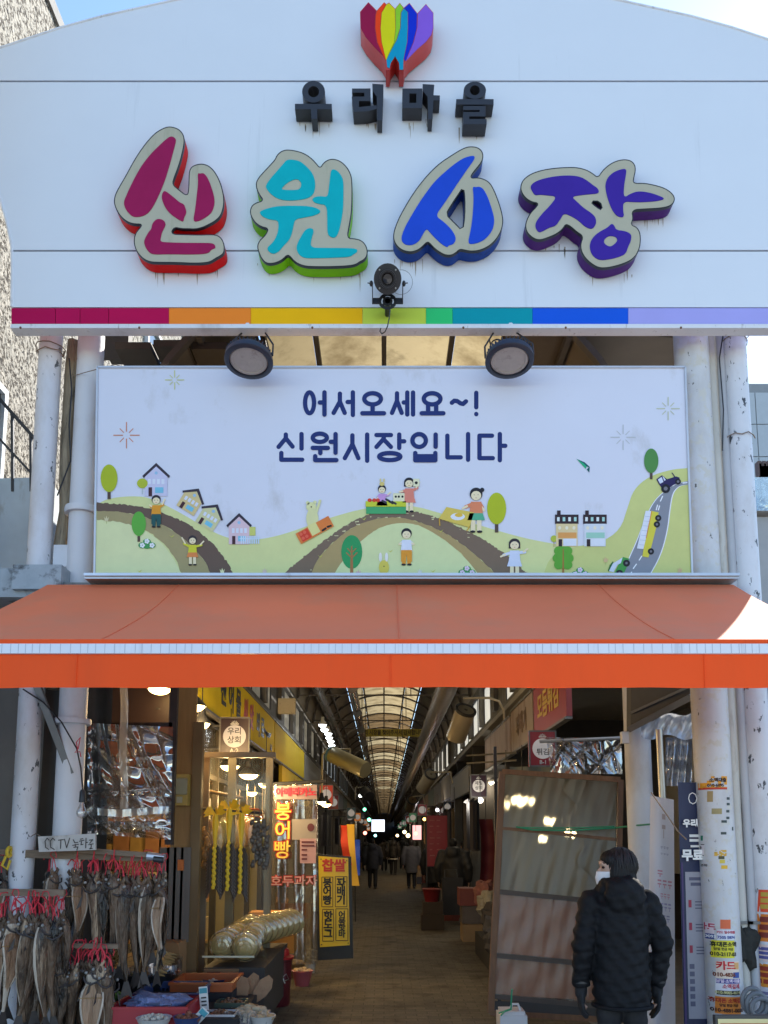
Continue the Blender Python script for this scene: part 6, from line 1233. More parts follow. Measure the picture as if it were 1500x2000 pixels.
for i in range(5):
    px,py,Y=938+i*6,1745+i*24,6.4-.5*i; c=at(px,py,Y); clump_=clump(c.x+.08,c.y,max(.2,c.z),.16,.2,.2,70+i); solo(clump_,'cloth_bundle',mat('bundle_%d'%i,[(.30,.12,.10),(.34,.31,.24),(.04,.035,.035),(.05,.05,.06),(.03,.03,.035)][i],r=.8,var=.4,sc=12),['pink','cream','black','charcoal','dark grey'][i]+' cloth bundle stacked at the right shop front','bundle','cloth bundles at the right shop front')
solo(MB().box((1.35,2.6,0),(1.9,6.5,.32)),'low_platform',mat('dark_platform',(.03,.028,.026),r=.8),'low dark platform under the cloth bundles on the right','platform')
# white canister with green string
c=at(1000,1992,1.35); t=thing('plastic_canister',(c.x,1.35,0),'white plastic canister with a green string at the foot of the vinyl screen','canister'); zt_=at(1000,1972,1.35).z
MB().box((c.x-.115,1.25,0),(c.x+.115,1.5,zt_-.03)).box((c.x-.10,1.27,zt_-.03),(c.x+.10,1.48,zt_)).build('canister_body',mat('white_canister',(.6,.6,.62),r=.4,var=.05),t); MB().tube([(c.x-.02,1.33,zt_),(c.x,1.33,zt_+.05),(c.x+.05,1.33,zt_+.05),(c.x+.07,1.33,zt_)],.012,8).build('handle',MATS['white_canister'],t)
MB().tube([at(974,1979,1.22),at(990,1973,1.22),at(998,1970,1.22),at(999,1945,1.22),at(1000,1932,1.2)],.007,5).tube([at(999,1971,1.22),at(985,1976,1.2),at(978,1984,1.2)],.007,5).build('string',GC,t)
# ------------------------------------------------------------------ roll banners at the right
WB=mat('white_banner_cloth',(.70,.70,.74),r=.6,var=.06,sc=2,trl=.15)
t=thing('white_banner',at(1300,2050,.25),'tall white hanging banner with faint pink printing between the columns','banner')
def wbn(u,v,o=0): 
    x=1270+(-6)*v+(46+10*v)*u; return at(x,1554+ (6*(1-u) if False else 8*u)+ (2080-1554)*v,.35-.09*math.sin(u*PI*.9+.3)-o)
MB().grid(wbn,24,30).build('banner_cloth',WB,t,smooth=60)
pp=[('#c98f9a',.33,.60,.27,.295),('#c98f9a',.33,.95,.305,.335),('#d3a0ac',.45,.85,.355,.375),('#a9a6c4',.45,.9,.39,.42),('#a3a3bb',.35,.85,.435,.46),('#b4a5a0',.5,.7,.06,.15),('#9d9cae',.45,.8,.18,.19),('#9d9cae',.45,.8,.205,.212)]
for c_,u0,u1,v0,v1 in pp:
    mb=MB(); n=3 if u1-u0>.3 else 1
    for k in range(n):
        a=u0+(u1-u0)*k/n; b=a+(u1-u0)/n*.72
        for (A,B,C,D) in((a,b,v0,v0+(v1-v0)*.22),(a,b,v0+(v1-v0)*.45,v0+(v1-v0)*.62),(a+(b-a)*.4,a+(b-a)*.6,v0+(v1-v0)*.64,v1)): mb.grid(lambda p,q:wbn(A+(B-A)*p,C+(D-C)*q,.003),3,1)
    mb.build('faint_print',ink(c_),t)['kind']='stuff'
NVB=mat('navy_banner',(.012,.018,.06),r=.5,var=.08); 
t=thing('navy_banner',at(1350,2050,-.1),'tall navy roll-up banner with white lettering left of the sticker column','banner')
def nb(u,v,o=0): x=1324+13*v+(56+4*v)*u; return at(x,1528+522*v,-.03+.05*u-o)
MB().grid(nb,6,20).build('banner_cloth',NVB,t,smooth=60)
MB().grid(lambda u,v:nb(.17+.86*u,.335+.55*v,.003),4,10).build('white_panel',mat('lilac_white',(.30,.29,.32),r=.5),t,smooth=60)
MB().grid(lambda u,v:nb(.04+.06*u,.3+.7*v,.004),2,10).build('violet_strip',mat('violet_strip',(.05,.025,.11),r=.5),t,smooth=60)
for s_,u,v,sz in(('우리',.36,.155,.06),('무료',.40,.275,.085)):
    p=nb(u,v,.006); p.y=-.042; text(s_,sz,WHTI,p,parent=t,off=.05,ext=.0005)
mb=MB()
for (u0,u1,v0,v1) in((.35,.75,.195,.205),(.35,.8,.212,.222),(.38,.7,.235,.243)): mb.grid(lambda p,q:nb(u0+(u1-u0)*p,v0+(v1-v0)*q,.006),2,1)
for k in range(8): a=PI*2*k/8; p=nb(.5,.06,.006); mb.bar(p+Vector((.03*math.cos(a),0,.04*math.sin(a))),p+Vector((.03*math.cos(a+.785),0,.04*math.sin(a+.785))),.006,.003)
mb.build('white_print',WHTI,t)
for k in range(3): MB().grid(lambda p,q:nb(.26+.1*p,.44+.085*k+.028*q,.006),1,1).build('red_mark',mat('banner_red',(.30,.02,.05),r=.5),t)
mb=MB()
for k in range(6): mb.grid(lambda p,q:nb(.24+.16*p,.68+.028*k+.018*q,.006),1,1)
for k in range(3):
    for j in range(3): mb.grid(lambda p,q:nb(.48+.42*p,.445+.085*k+.012*j+.004*q,.006),1,1)
for (u0,u1,v) in((.3,.9,.355),(.35,.85,.375)): mb.grid(lambda p,q:nb(u0+(u1-u0)*p,v+.012*q,.006),1,1)
mb.build('dark_print',mat('banner_slate',(.09,.09,.14),r=.5),t)['kind']='stuff'
wire([at(1272,1548,.2),at(1300,1588,.0),at(1325,1625,-.08),at(1341,1640,-.1)],.005,'tan string slanting from the white banner to the navy banner',RW,'banner_string','string')
# ------------------------------------------------------------------ stickers on the thick column
CXs,CYs,RS_=2.385,0.0,.1285
def sticker(px0,py0,px1,py1,bgc,label,texts=(),o=.0006,strips=(),jagged=False,name='sticker'):
    def pt(px,py,oo):
        p=at(px,py,-.12); d=max(-.97,min(.97,(p.x-CXs)/RS_)); return Vector((CXs+(RS_+oo)*d,CYs-(RS_+oo)*math.sqrt(1-d*d),p.z))
    c=pt((px0+px1)/2,py1,o); t=thing(name,c,label,'sticker','paper stickers glued on the thick column')
    nu=8
    if jagged:
        rr=random.Random(int(px0*py0)); mb=MB()
        for i in range(nu):
            for j in range(6):
                if rr.random()<.74 and not(j<2 and i<3): mb.grid(lambda u,v:pt(px0+(px1-px0)*(i+u)/nu,py0+(py1-py0)*(j+v)/6,o),1,1)
        mb.build('paper',mat('paper_'+bgc[1:],bgc,r=.6,var=.15,sc=30,dirt=('#5a3a20',.55,.7,30,1)),t,smooth=60)
    else: MB().grid(lambda u,v:pt(px0+(px1-px0)*u,py0+(py1-py0)*v,o),nu,1).build('paper',mat('paper_'+bgc[1:],bgc,r=.55,var=.06,sc=20),t,smooth=60)
    for a,b,c_,d_,cl in strips: MB().grid(lambda u,v:pt(a+(c_-a)*u,b+(d_-b)*v,o+.0008),nu,1).build('colour_strip',mat('paper_'+cl[1:],cl,r=.55,var=.06,sc=20),t,smooth=60)
    for s_,tx,ty,sz,cl,xs in texts:
        p=at(tx,ty,-.12); text(s_,sz,mat('stick_ink_'+cl[1:],cl,r=.6),(p.x,-.002,p.z),parent=t,off=.035,ext=.0003,xs=xs,warp=(CXs,CYs,RS_+o+.0012),name='print')
    return t
sticker(1371,1516,1420,1541,'#e8a02a','torn orange and yellow advert high on the thick column',[('소액대출',1402,1524,.032,'#33180a',1),('010-6095',1398,1534,.028,'#33180a',1)],jagged=True,strips=[(1372,1538,1420,1542,'#c0391e')])
sticker(1358,1520,1371,1555,'#44506e','narrow blue-grey peeled label at the upper left of the thick column')
sticker(1384,1545,1393,1566,'#a48a58','short strip of tan tape under the torn orange advert',name='tape_patch'); sticker(1391,1579,1409,1590,'#a0905f','slanted tan tape scrap below the tan strip',name='tape_patch')
DKS=[(1419,1557,1426,1562),(1419,1568,1426,1573),(1418,1582,1425,1587),(1418,1595,1425,1600),(1408,1602,1419,1607),(1407,1625,1418,1630),(1364,1633,1370,1640),(1431,1615,1435,1622)]
for i,a in enumerate(DKS): sticker(*a,'#3b4744',f'small dark tape square, {ordw(i)} from the top on the thick column',name='tape_patch')
sticker(1372,1632,1380,1642,'#2a7a5e','small green tape patch beside a dark one on the thick column',name='tape_patch')
sticker(1366,1649,1382,1672,'#ded4d4','small white framed notice on the left of the thick column',[('한글',1374,1656,.02,'#55424a',1),('교실',1374,1663,.02,'#55424a',1)],strips=[(1366,1649,1382,1650.5,'#3a343c'),(1366,1670.5,1382,1672,'#3a343c')])
sticker(1396,1660,1418,1672,'#d8a83a','yellow paper remnant in the middle of the thick column',jagged=True); sticker(1403,1672,1414,1678,'#4a4a2a','dark olive scrap under the yellow remnant',name='tape_patch'); sticker(1405,1679,1415,1686,'#d8c04a','pale yellow scrap under the olive scrap',name='tape_patch'); sticker(1408,1690,1420,1697,'#e0b02a','bright yellow scrap above the round advert',name='tape_patch')
sticker(1368,1687,1386,1701,'#d2cac6','white torn label left of the bright yellow scrap',[('소액문의',1377,1691,.018,'#333038',1)],jagged=True)
t=sticker(1407,1796,1426,1814,'#e06a3c','round red and orange advert above the white phone labels'); 
sticker(1373,1803,1398,1836,'#e6d6d8','white label with large red letters and a blue phone strip',[('카드',1388,1812,.052,'#b8264a',.85),('033-0093',1386,1830,.026,'#eef0f4',1)],strips=[(1373,1825,1398,1835.5,'#32488a')])
sticker(1402,1816,1434,1836,'#e4e2e8','small white label with red heading and blue phone digits',[('카드 일수대출',1418,1821,.021,'#c04a5a',1),('7505 5874',1418,1831,.027,'#4a5a9a',1)])
sticker(1394,1837,1434,1871,'#e4d832','bright yellow advert with black lettering on the thick column',[('휴대폰소액',1415,1845,.036,'#201c10',1),('당일 현금 지급',1414,1854,.02,'#5a5420',1),('010-2117-03',1415,1864,.034,'#201c10',.92)])
sticker(1401,1878,1444,1911,'#efd6c0','white advert with red heading over orange phone digits',[('카드',1418,1887,.062,'#d0202a',1.1),('010-4836',1416,1904,.036,'#7a3410',1)],strips=[(1433,1880,1443,1893,'#e0a868'),(1431,1899,1444,1910,'#30509a')])
sticker(1401,1912,1446,1944,'#e6e2e6','white advert between a navy band and a dark phone band',[('당일·소액·대출',1423,1916.5,.026,'#e6d0e0',1),('소액결제',1428,1927,.034,'#c24a5a',.95),('010-9005-4614',1423,1939,.026,'#d8cc8a',1)],strips=[(1402,1912,1446,1921,'#3a3a8a'),(1403,1935,1446,1943.5,'#3a3428')])
sticker(1401,1947,1448,1981,'#e0822a','orange advert at the bottom of the thick column',[('휴대폰 소액결제',1424,1955,.033,'#b83418',1),('당일 현금 지급',1424,1964,.02,'#4a2008',1),('010-4881-0020',1424,1974,.033,'#4a2008',1)])
sticker(1383,1963,1393,1994,'#cfd2de','narrow white vertical label low on the left of the thick column',[('대\n출',1388,1978,.03,'#5a6090',1)])
# red adverts at the right edge column
for i,(y0,y1,bgc) in enumerate([(1738,1782,'#d8481e'),(1786,1840,'#d87a22'),(1846,1880,'#e0c8c0'),(1884,1930,'#d88a2a'),(1934,1968,'#d5d3da')]):
    X0,R0=2.73,.0885
    def p2(px,py,o=.0008): 
        p=at(px,py,-.07); d=max(-.97,min(.97,(p.x-X0)/R0)); return Vector((X0+(R0+o)*d,.02-(R0+o)*math.sqrt(1-d*d),p.z))
    c=p2(1500,y1); t=thing('sticker',c,['red and orange advert at the top of the peeling column stack','orange advert second in the stack on the peeling column','pale advert third in the stack on the peeling column','amber advert fourth in the stack on the peeling column','whitish advert at the bottom of the peeling column stack'][i],'sticker','stacked adverts on the peeling column')
    MB().grid(lambda u,v:p2(1487+30*u,y0+(y1-y0)*v),6,1).build('paper',mat('paper_'+bgc[1:],bgc,r=.55),t,smooth=60)
    mb=MB()
    for k in range(3): mb.grid(lambda u,v:p2(1490+22*u,y0+5+(y1-y0-8)*(k+.7*v)/3,.0018),5,1)
    mb.build('print_band',mat('adv_ink_%d'%i,[(.45,.3,.03),(.2,.02,.01),(.1,.1,.3),(.3,.03,.01),(.2,.2,.35)][i],r=.6),t,smooth=60)
# bottom right: dark bundle, coiled hose, framed board
solo(clump(at(1462,1845,-.15).x,.05,at(1462,1845,.05).z,.13,.10,.25,91,30,18),'dark_bundle',mat('dark_olive_bundle',(.022,.022,.018),r=.8,var=.4,sc=10,bump=.4,bs=20),'dark wrapped bundle tied between the two right columns','bundle')
h=MB(); c=at(1470,1955,-.2)
for k in range(3): h.tube([c+Vector((.07*math.cos(a)+.02*k,-.02*k,(.085-.01*k)*math.sin(a)-.02*k)) for a in [x*.4 for x in range(17)]],.016,8)
solo(h,'coiled_hose',mat('grey_hose',(.17,.175,.18),r=.4,var=.1),'grey coiled hose hanging low between the right columns','hose')
t=thing('framed_board',at(1460,2100,-1.1),'dark framed cream and orange board at the bottom right corner','board'); a,b=at(1397,1984,-1.1),at(1640,2200,-1.1)
MB().box((a.x,-1.1,b.z),(b.x,-1.06,a.z)).build('frame',mat('dark_frame',(.05,.05,.048),r=.5),t); a,b=at(1402,1990,-1.104),at(1640,2200,-1.104); MB().box((a.x,-1.106,b.z),(b.x,-1.102,a.z)).build('cream_face',mat('cream_face',(.72,.62,.3),r=.5),t); a=at(1407,1999,-1.11); MB().box((a.x,-1.111,b.z),(b.x,-1.108,a.z)).build('orange_face',mat('orange_face',(.5,.12,.03),r=.5),t)
# ------------------------------------------------------------------ junk in the slot above the banner
t=thing('junction_cabinet',at(225,712,.5),'dark steel junction box above the left end of the banner','junction box'); MB().box(at(199,600,.5),at(256,712,.8)).build('cabinet_body',mat('dusty_dark_box',(.09,.085,.08),r=.7,var=.2),t); MB().box(at(204,610,.485),at(250,704,.498)).build('door',mat('dusty_dark_door',(.11,.10,.095),r=.7,var=.2),t)
for i,(p,q_,lb) in enumerate([((354,712),(440,640),'thick black cable arching above the banner at the left'),((395,716),(442,700),'black cable drooping behind the left floodlight')]):
    a,b=at(*p,.6),at(*q_,.6); wire([a,a.lerp(b,.3)+Vector((.02,0,-.03)),a.lerp(b,.7)+Vector((.05,0,-.04)),b],.014,lb)
solo(MB().bar(at(260,690,.9),at(420,690,.9),.12,.08).bar(at(300,730,.8),at(450,640,1.2),.04,.04),'timber_prop',mat('dark_timber',(.06,.045,.03),r=.8,var=.3),'dark timber props under the roof behind the left end of the banner','timber')
# ------------------------------------------------------------------ dried fish on the rails
FB=mat('fish_back',(.145,.088,.052),r=.24,var=.6,sc=9,st=(5,5,.8),bump=.8,bs=22,dirt=[('#120d0a',.47,.62,9,.3),('#b59a7c',.58,.66,15,.12),('#4a2a14',.55,.8,6,.3)])
FL=mat('fish_belly',(.52,.42,.32),r=.22,var=.25,sc=7,st=(5,5,.7),bump=.6,bs=18,dirt=[('#7a5230',.55,.75,8,.3),('#241a14',.62,.7,10,.2)])
FI=mat('fish_flesh',(.40,.24,.14),r=.42,var=.5,sc=8,st=(9,9,.8),bump=.8,bs=20,dirt=[('#7a4a26',.5,.7,9,.2),('#d9c3a4',.62,.75,14,.1)])
FD=mat('fish_dark_fin',(.045,.035,.03),r=.5,var=.4,sc=20)
FE=mat('fish_eye',(.25,.24,.22),r=.15); RRB=mat('red_ribbon',(.62,.03,.05),r=.5,var=.12)
def fish_variant(k):
    rr=random.Random(100+k); t=thing('dried_fish',(0,0,0),'dried fish','dried fish','dried fish hung by red ribbons')
    L=.62; split=k in(1,4); bend=rr.uniform(-.05,.05); tw=rr.uniform(-.5,.5)
    prof=[(0,.014,.012),(.03,.030,.024),(.07,.045,.036),(.12,.053,.04),(.18,.055,.038),(.27,.053,.034),(.40,.045,.026),(.55,.034,.02),(.68,.022,.014),(.80,.014,.009),(.86,.011,.007)]
    N=14; mb=MB(); vs=[]
    for s_,rx,ry in prof:
        rx*=.76+.07*(k%3); ry*=.85; cx=bend*math.sin(s_*3.4); a0=tw*s_
        for i in range(N):
            a=2*PI*i/N; x=rx*math.cos(a)*(1+.08*math.sin(3*a+k+s_*9)); y=ry*math.sin(a)*(1+.1*math.sin(2*a+k*2+s_*7))
            if split and .14<s_<.62 and math.sin(a)<-.3: y*=.1
            vs.append((cx+x*math.cos(a0)-y*math.sin(a0),x*math.sin(a0)+y*math.cos(a0),-s_*L))
    fs=[(i*N+j,i*N+(j+1)%N,(i+1)*N+(j+1)%N,(i+1)*N+j) for i in range(len(prof)-1) for j in range(N)]
    mb.add(vs,fs); bel=rr.choice([0,4,8,10])
    mb.m=[1 if (f%N-bel)%N<4 and f//N>1 else 0 for f in range(len(fs))]
    mb.k=0; mb.add([vs[i] for i in range(N)],[tuple(range(N))])
    e=vs[-N:]; cx=sum(v[0] for v in e)/N
    mb.k=2; z=-.85*L
    mb.add([(cx-.010,0,z),(cx+.010,0,z),(cx+.040,.004,z-.10),(cx+.012,.0,z-.078),(cx-.008,.002,z-.082),(cx-.036,-.004,z-.105)],[(0,1,2,3,4,5)])
    for sx in(-1,1): # jaws, pectoral fins
        mb.k=0; mb.tube([(sx*.012,-.004,-.02*L),(sx*.024,-.012,.012),(sx*.020,-.008,.03)],[.014,.011,.005],7)
        mb.k=2; mb.add([(sx*.04,-.012,-.16*L),(sx*.052,-.02,-.2*L),(sx*(.07 if k%2 else .05),-.03,-.30*L),(sx*.046,-.02,-.27*L)],[(0,1,2,3)])
    for q in range(3): mb.add([(bend*math.sin(.3*3.4)+.0,.034-.008*q,-(.25+.18*q)*L),(bend+.0,.05-.01*q,-(.33+.18*q)*L),(bend*.8,.03-.008*q,-(.38+.18*q)*L)],[(0,1,2)])
    mb.build('body',[FB,FL,FD],t,smooth=70)
    g=MB(); g.tube([(-.045,-.02,-.09*L),(-.03,-.038,-.13*L),(0,-.043,-.15*L),(.03,-.038,-.13*L),(.045,-.02,-.09*L)],.006,6); g.build('gill',FD,t)
    bo=[o for o in kids(t) if o.name.startswith('body')][0]
    for sx in(-1,1): MB().ell((sx*.034,-.022,-.055*L),(.009,.007,.009),8,6).build('eye',FE,bo)
    if split:
        f=MB(); w_=.062 if k==1 else .05
        for sx in(-1,1):
            def fn(u,v,sx=sx):
                s_=.13+.55*v; wv=w_*math.sin(PI*min(1,(v*.9)**.55))*(1-.25*v)
                return Vector((bend*math.sin(s_*3.4)+sx*wv*u,-.012-.045*u*math.sin(PI*v)+.02*u*u,-s_*L))
            f.grid(fn,4,12)
        f.build('split_belly',FI,t,smooth=70)
        ed=MB()
        for sx in(-1,1): ed.tube([fnv for fnv in [Vector((bend*math.sin((.13+.55*v)*3.4)+sx*w_*math.sin(PI*min(1,(v*.9)**.55))*(1-.25*v),-.012-.045*math.sin(PI*v)+.018,-(.13+.55*v)*L)) for v in [q/12 for q in range(13)]]],.0055,6)
        ed.build('belly_edge',FL,t)
        MB().tube([(-w_*.98,-.03,-.27*L),(w_*.98,-.03,-.265*L)],.0028,5).build('spreader_stick',TAN,t)
    r=MB()
    r.tube([(-.018,-.01,-.01),(-.012,0,.05),(-.003,.0,.10)],.0028,5).tube([(.018,-.01,-.01),(.012,0,.05),(.003,.0,.10)],.0032,5)
    r.tube([(-.003,-.03,.10),(0,-.034,.125),(0,-.02,.15),(0,.02,.15),(0,.034,.125),(.003,0,.10)],.003,5)
    if k%2: r.tube([(0,-.012,.095),(.02,-.03,.07),(.03,-.035,.03)],.0045,5).tube([(0,-.012,.095),(-.015,-.03,.08),(-.028,-.03,.055)],.004,5)
    r.build('ribbon',RRB,t); return t
FV=[fish_variant(k) for k in range(6)]
rows=[('upper rail',-.06,1667,[(4,1,1.02,0),(20,3,.95,1),(98,0,1.05,1),(107,2,.9,0),(150,4,.95,0),(143,5,.95,1),(160,2,1.0,1),(182,3,1.12,0),(176,0,1.0,1),(191,5,1.05,0),(203,2,.98,1),(212,0,1.0,0),(222,5,1.08,0),(231,2,1.0,1),(238,3,1.05,0),(247,0,1.1,1),(257,2,1.12,0),(264,5,1.05,1),(270,0,1.1,0),(279,3,1.06,0),(288,5,1.08,1),(295,2,1.05,0),(304,3,1.0,1),(312,4,1.15,0),(321,0,.98,0),(128,5,.95,1)]),
 ('short front rail',-.44,1743,[(28,1,1.1,0),(54,3,1.12,0),(42,5,1.15,1),(66,0,1.1,0),(80,4,1.08,1),(92,2,1.08,0),(101,5,1.1,1),(112,0,1.12,0),(8,1,1.15,0),(18,2,1.05,1),(74,5,1.05,0),(123,3,.95,1)]),
 ('low hidden rail',-.32,1842,[(72,4,1.0,0),(82,2,1.05,0),(106,5,1.0,0),(128,0,1.0,0),(178,3,1.0,1),(196,5,.95,0),(92,0,1.05,1),(116,3,.9,0),(135,5,.95,1),(152,2,1.15,0),(170,5,1.05,1),(186,1,1.1,0),(203,3,1.05,0),(217,2,1.1,1),(160,0,.95,1)])]
RFI=random.Random(44); used=set()
for rn,Yr,yr,lst in rows:
    lst=sorted(lst)
    for i,(px,k,sc_,back) in enumerate(lst):
        Y=Yr-.03+(.10 if back else 0)+RFI.uniform(-.015,.015); p=at(px,yr+2,Y); drop=RFI.uniform(.125,.18)
        lab=f'dried fish on a red ribbon, {ordw(i)} from the left end of the {rn}'
        o=FV[k] if k not in used else copy_tree(FV[k]); used.add(k)
        o.location=(p.x,Y,p.z-drop*sc_); o.rotation_euler=(RFI.uniform(-.06,.06),RFI.uniform(-.07,.07),RFI.uniform(-1.1,1.1)); o.scale=(sc_*1.12,sc_*1.12,sc_*RFI.uniform(1.0,1.16)); o['label']=lab
# ------------------------------------------------------------------ people
def remesh(mb,name,vox,sm_it=4,fn=None):
    me=bpy.data.meshes.new('tmp'); me.from_pydata([tuple(v) for v in mb.v],[],mb.f); o=bpy.data.objects.new('tmp_remesh',me); COL.objects.link(o)
    bm=bmesh.new(); bm.from_mesh(me); bmesh.ops.recalc_face_normals(bm,faces=bm.faces); bm.to_mesh(me); bm.free()
    m=o.modifiers.new('r','REMESH'); m.mode='VOXEL'; m.voxel_size=vox; s_=o.modifiers.new('s','SMOOTH'); s_.iterations=sm_it; s_.factor=.5
    bpy.context.view_layer.update(); ev=o.evaluated_get(bpy.context.evaluated_depsgraph_get()); n=bpy.data.meshes.new_from_object(ev); n.name=name
    bpy.data.objects.remove(o); bpy.data.meshes.remove(me); n.shade_smooth()
    if fn:
        nr=[v.normal.copy() for v in n.vertices]
        for v,q in zip(n.vertices,nr): v.co+=q*fn(v.co)
        n.update()
    return n
def mobj(me,name,m,parent,label=None):
    me.materials.clear(); me.materials.append(m); o=bpy.data.objects.new(name,me); COL.objects.link(o); o.parent=parent; WLOC[o.name]=Vector()
    if label:o['label']=label
    return o
def loft(mb,rings,n=20):
    "rings: (z,cx,cy,rx,ry)"
    vs=[(cx+rx*math.cos(2*PI*i/n),cy+ry*math.sin(2*PI*i/n),z) for z,cx,cy,rx,ry in rings for i in range(n)]
    fs=[(i*n+k,i*n+(k+1)%n,(i+1)*n+(k+1)%n,(i+1)*n+k) for i in range(len(rings)-1) for k in range(n)]+[tuple(range(n))[::-1],tuple(range((len(rings)-1)*n,len(rings)*n))]
    return mb.add(vs,fs)
def limb(mb,pts,rs,n=12):
    mb.tube(pts,rs,n)
    for p,r_ in zip(pts,rs): mb.ell(p,r_,n,8)
    return mb
SKIN=mat('skin',(.50,.32,.24),r=.5,var=.06,sc=20); HAIR=mat('black_hair',(.008,.007,.007),r=.55,spec=.3,var=.3,sc=20,st=(9,9,1),bump=.25,bs=60)
def hand(mb,w_,sx,d=(0,0,-1),k=1.0):
    "wrist w_, palm hanging down, five slightly curled fingers"
    w_=Vector(w_); mb.ell(w_+Vector((0,.008,-.045*k)),(.018*k,.038*k,.050*k),12,8)
    for i,(oy,L) in enumerate(((.026,.062),(.009,.072),(-.009,.066),(-.025,.052))):
        b=w_+Vector((0,.008+oy*k,-.08*k)); limb(mb,[b,b+Vector((-sx*.006,.004,-L*.45*k)),b+Vector((-sx*.020,.006,-L*.75*k)),b+Vector((-sx*.034,.004,-L*.9*k))],[.0095*k,.009*k,.0082*k,.007*k],8)
    b=w_+Vector((0,.035*k,-.03*k)); limb(mb,[b,b+Vector((-sx*.012,.022*k,-.03*k)),b+Vector((-sx*.02,.026*k,-.055*k))],[.012*k,.0105*k,.008*k],8)
def person(loc,H,yaw,head_yaw,coat,trouser,label,group=None,hem=.62,arms=None,stride=.0,vox=.018,hood=True,hat=None,coatlab=None,near=False,wide=1.0,mask=False,glove=False,hairm=HAIR):
    t=thing('person',loc,label,'person',group); t.rotation_euler=(0,0,yaw); s=H/1.6; t.scale=(s,s,s)
    W0=WLOC[t.name]; WLOC[t.name]=Vector()
    arms=arms or [((-.20*wide,0,1.30),(-.275*wide,-.03,1.02),(-.272*wide,.03,.76)),((.20*wide,0,1.30),(.275*wide,-.03,1.02),(.262*wide,.03,.76))]
    legs=[((-.085,0,.84),(-.09,.02+stride,.46),(-.09,-.0+stride*1.3,.09)),((.085,0,.84),(.09,.02-stride*.5,.46),(.09,-.02-stride*1.3,.09))]
    # body: one continuous skin
    b=MB(); loft(b,[(.80,0,0,.10,.08),(.88,0,0,.14,.10),(1.0,0,0,.12,.09),(1.18,0,0,.14,.10),(1.30,0,0,.15,.085),(1.36,0,0,.06,.055)])
    for a in legs: limb(b,[a[0],a[1],a[2]],[.075,.05,.036]); b.ell((a[2][0],a[2][1]+.06,.04),(.04,.11,.035),12,8)
    for a in arms: limb(b,list(a),[.05,.038,.026])
    for a,sx in zip(arms,(-1,1)): hand(b,a[2],sx,k=1.0)
    limb(b,[(0,-.005,1.30),(0,.005,1.42)],[.052,.048])
    hs=1.13 if near else 1.0; hc=Vector((0,.012,1.495+(.008 if near else 0))); M=Euler((0,0,head_yaw)).to_matrix()*hs
    hp=lambda x,y,z:hc+M@Vector((x,y,z))
    hb=MB(); hb.ell(hc,(.074,.092,.105),20,14,M); hb.ell(hp(0,.03,-.06),(.055,.062,.055),16,10,M); hb.ell(hp(0,.098,-.012),(.012,.018,.022),10,8,M); hb.ell(hp(0,.085,.035),(.05,.02,.02),12,8,M)
    for sx in(-1,1): hb.ell(hp(sx*.076,-.005,-.01),(.010,.018,.03),10,8,M)
    b.v,b.f,b.m=b.v,b.f,b.m; b.add(hb.v,hb.f)
    mobj(remesh(b,'body',min(vox,.009) if near else vox*.8,3),'body',SKIN,t)
    if near:
        ey=MB()
        for sx in(-1,1): MB().ell(hp(sx*.032,.083,.012),(.014,.010,.008),10,8,M).build('eye',mat('eye_dark',(.03,.02,.02),r=.2),[o for o in kids(t) if o.name.startswith('body')][0])
        br=MB()
        for sx in(-1,1): br.tube([hp(sx*.016,.092,.036),hp(sx*.034,.09,.042),hp(sx*.052,.078,.036)],.0035,5)
        br.build('eyebrow',HAIR,t)
    # hair
    h=MB()
    if near:
        h.ell(hp(0,-.022,.022),(.090,.100,.105),22,14,M); h.ell(hp(0,-.045,-.05),(.082,.066,.085),20,12,M)
        for sx in(-1,1): h.ell(hp(sx*.068,-.004,-.03),(.026,.058,.085),14,10,M)
        h.ell(hp(0,.028,.058),(.074,.066,.056),16,12,M)
        hm=remesh(h,'hair',.006,1,lambda c:.0022*math.sin(34*math.atan2(c.x-hc.x,c.y-hc.y)+14*c.z)+.0012*math.sin(77*math.atan2(c.x-hc.x,c.y-hc.y)+9*c.z))
    else:
        h.ell(hp(0,-.02,.02),(.084,.095,.105),14,10,M); h.ell(hp(0,-.04,-.04),(.074,.06,.07),14,10,M); hm=remesh(h,'hair',.014,2)
    ho=mobj(hm,'hair',hairm,t)
    if near:
        st=MB(); rs=random.Random(8)
        for k in range(420):
            az=rs.uniform(0,2*PI); back=math.cos(az); t0=rs.uniform(.05,1.0); t1=t0+rs.uniform(.5,.95); lim=2.55 if math.cos(az-PI)>-.35 else 1.3
            t1=min(t1,lim+rs.uniform(-.3,.12)); jj=rs.uniform(-.1,.1); pts=[]
            for q in range(5):
                tt=t0+(t1-t0)*q/4; a2=az+jj*q/4; kx=1.0+.02*rs.random()+(.05 if q==4 else 0)*rs.random()
                pts.append(hp(.0925*kx*math.sin(tt)*math.sin(a2),-.020+.102*kx*math.sin(tt)*math.cos(a2),.022+.108*kx*math.cos(tt)))
            st.tube(pts,[.0012,.0022,.0022,.0018,.0006],4)
        so_=st.build('hair_strand',mat('dark_hair_strand',(.022,.017,.015),r=.45),ho); so_['kind']='stuff'
    if mask:
        mk=MB(); mk.grid(lambda u,v:hp(.066*math.sin((u-.5)*2.5),.026+.080*math.cos((u-.5)*2.5)+.022*math.exp(-((u-.5)/.25)**2)*(1-abs(v-.4)),-.012-.095*v),16,8); mk.build('face_mask',mat('white_mask',(.72,.72,.73),r=.8,var=.03),t,smooth=70)
        lp=MB()
        for sx in(-1,1): lp.tube([hp(sx*.062,.05,-.02),hp(sx*.078,.012,.0),hp(sx*.084,-.012,-.005)],.002,5); lp.tube([hp(sx*.062,.05,-.085),hp(sx*.078,.02,-.05),hp(sx*.084,-.01,-.02)],.002,5)
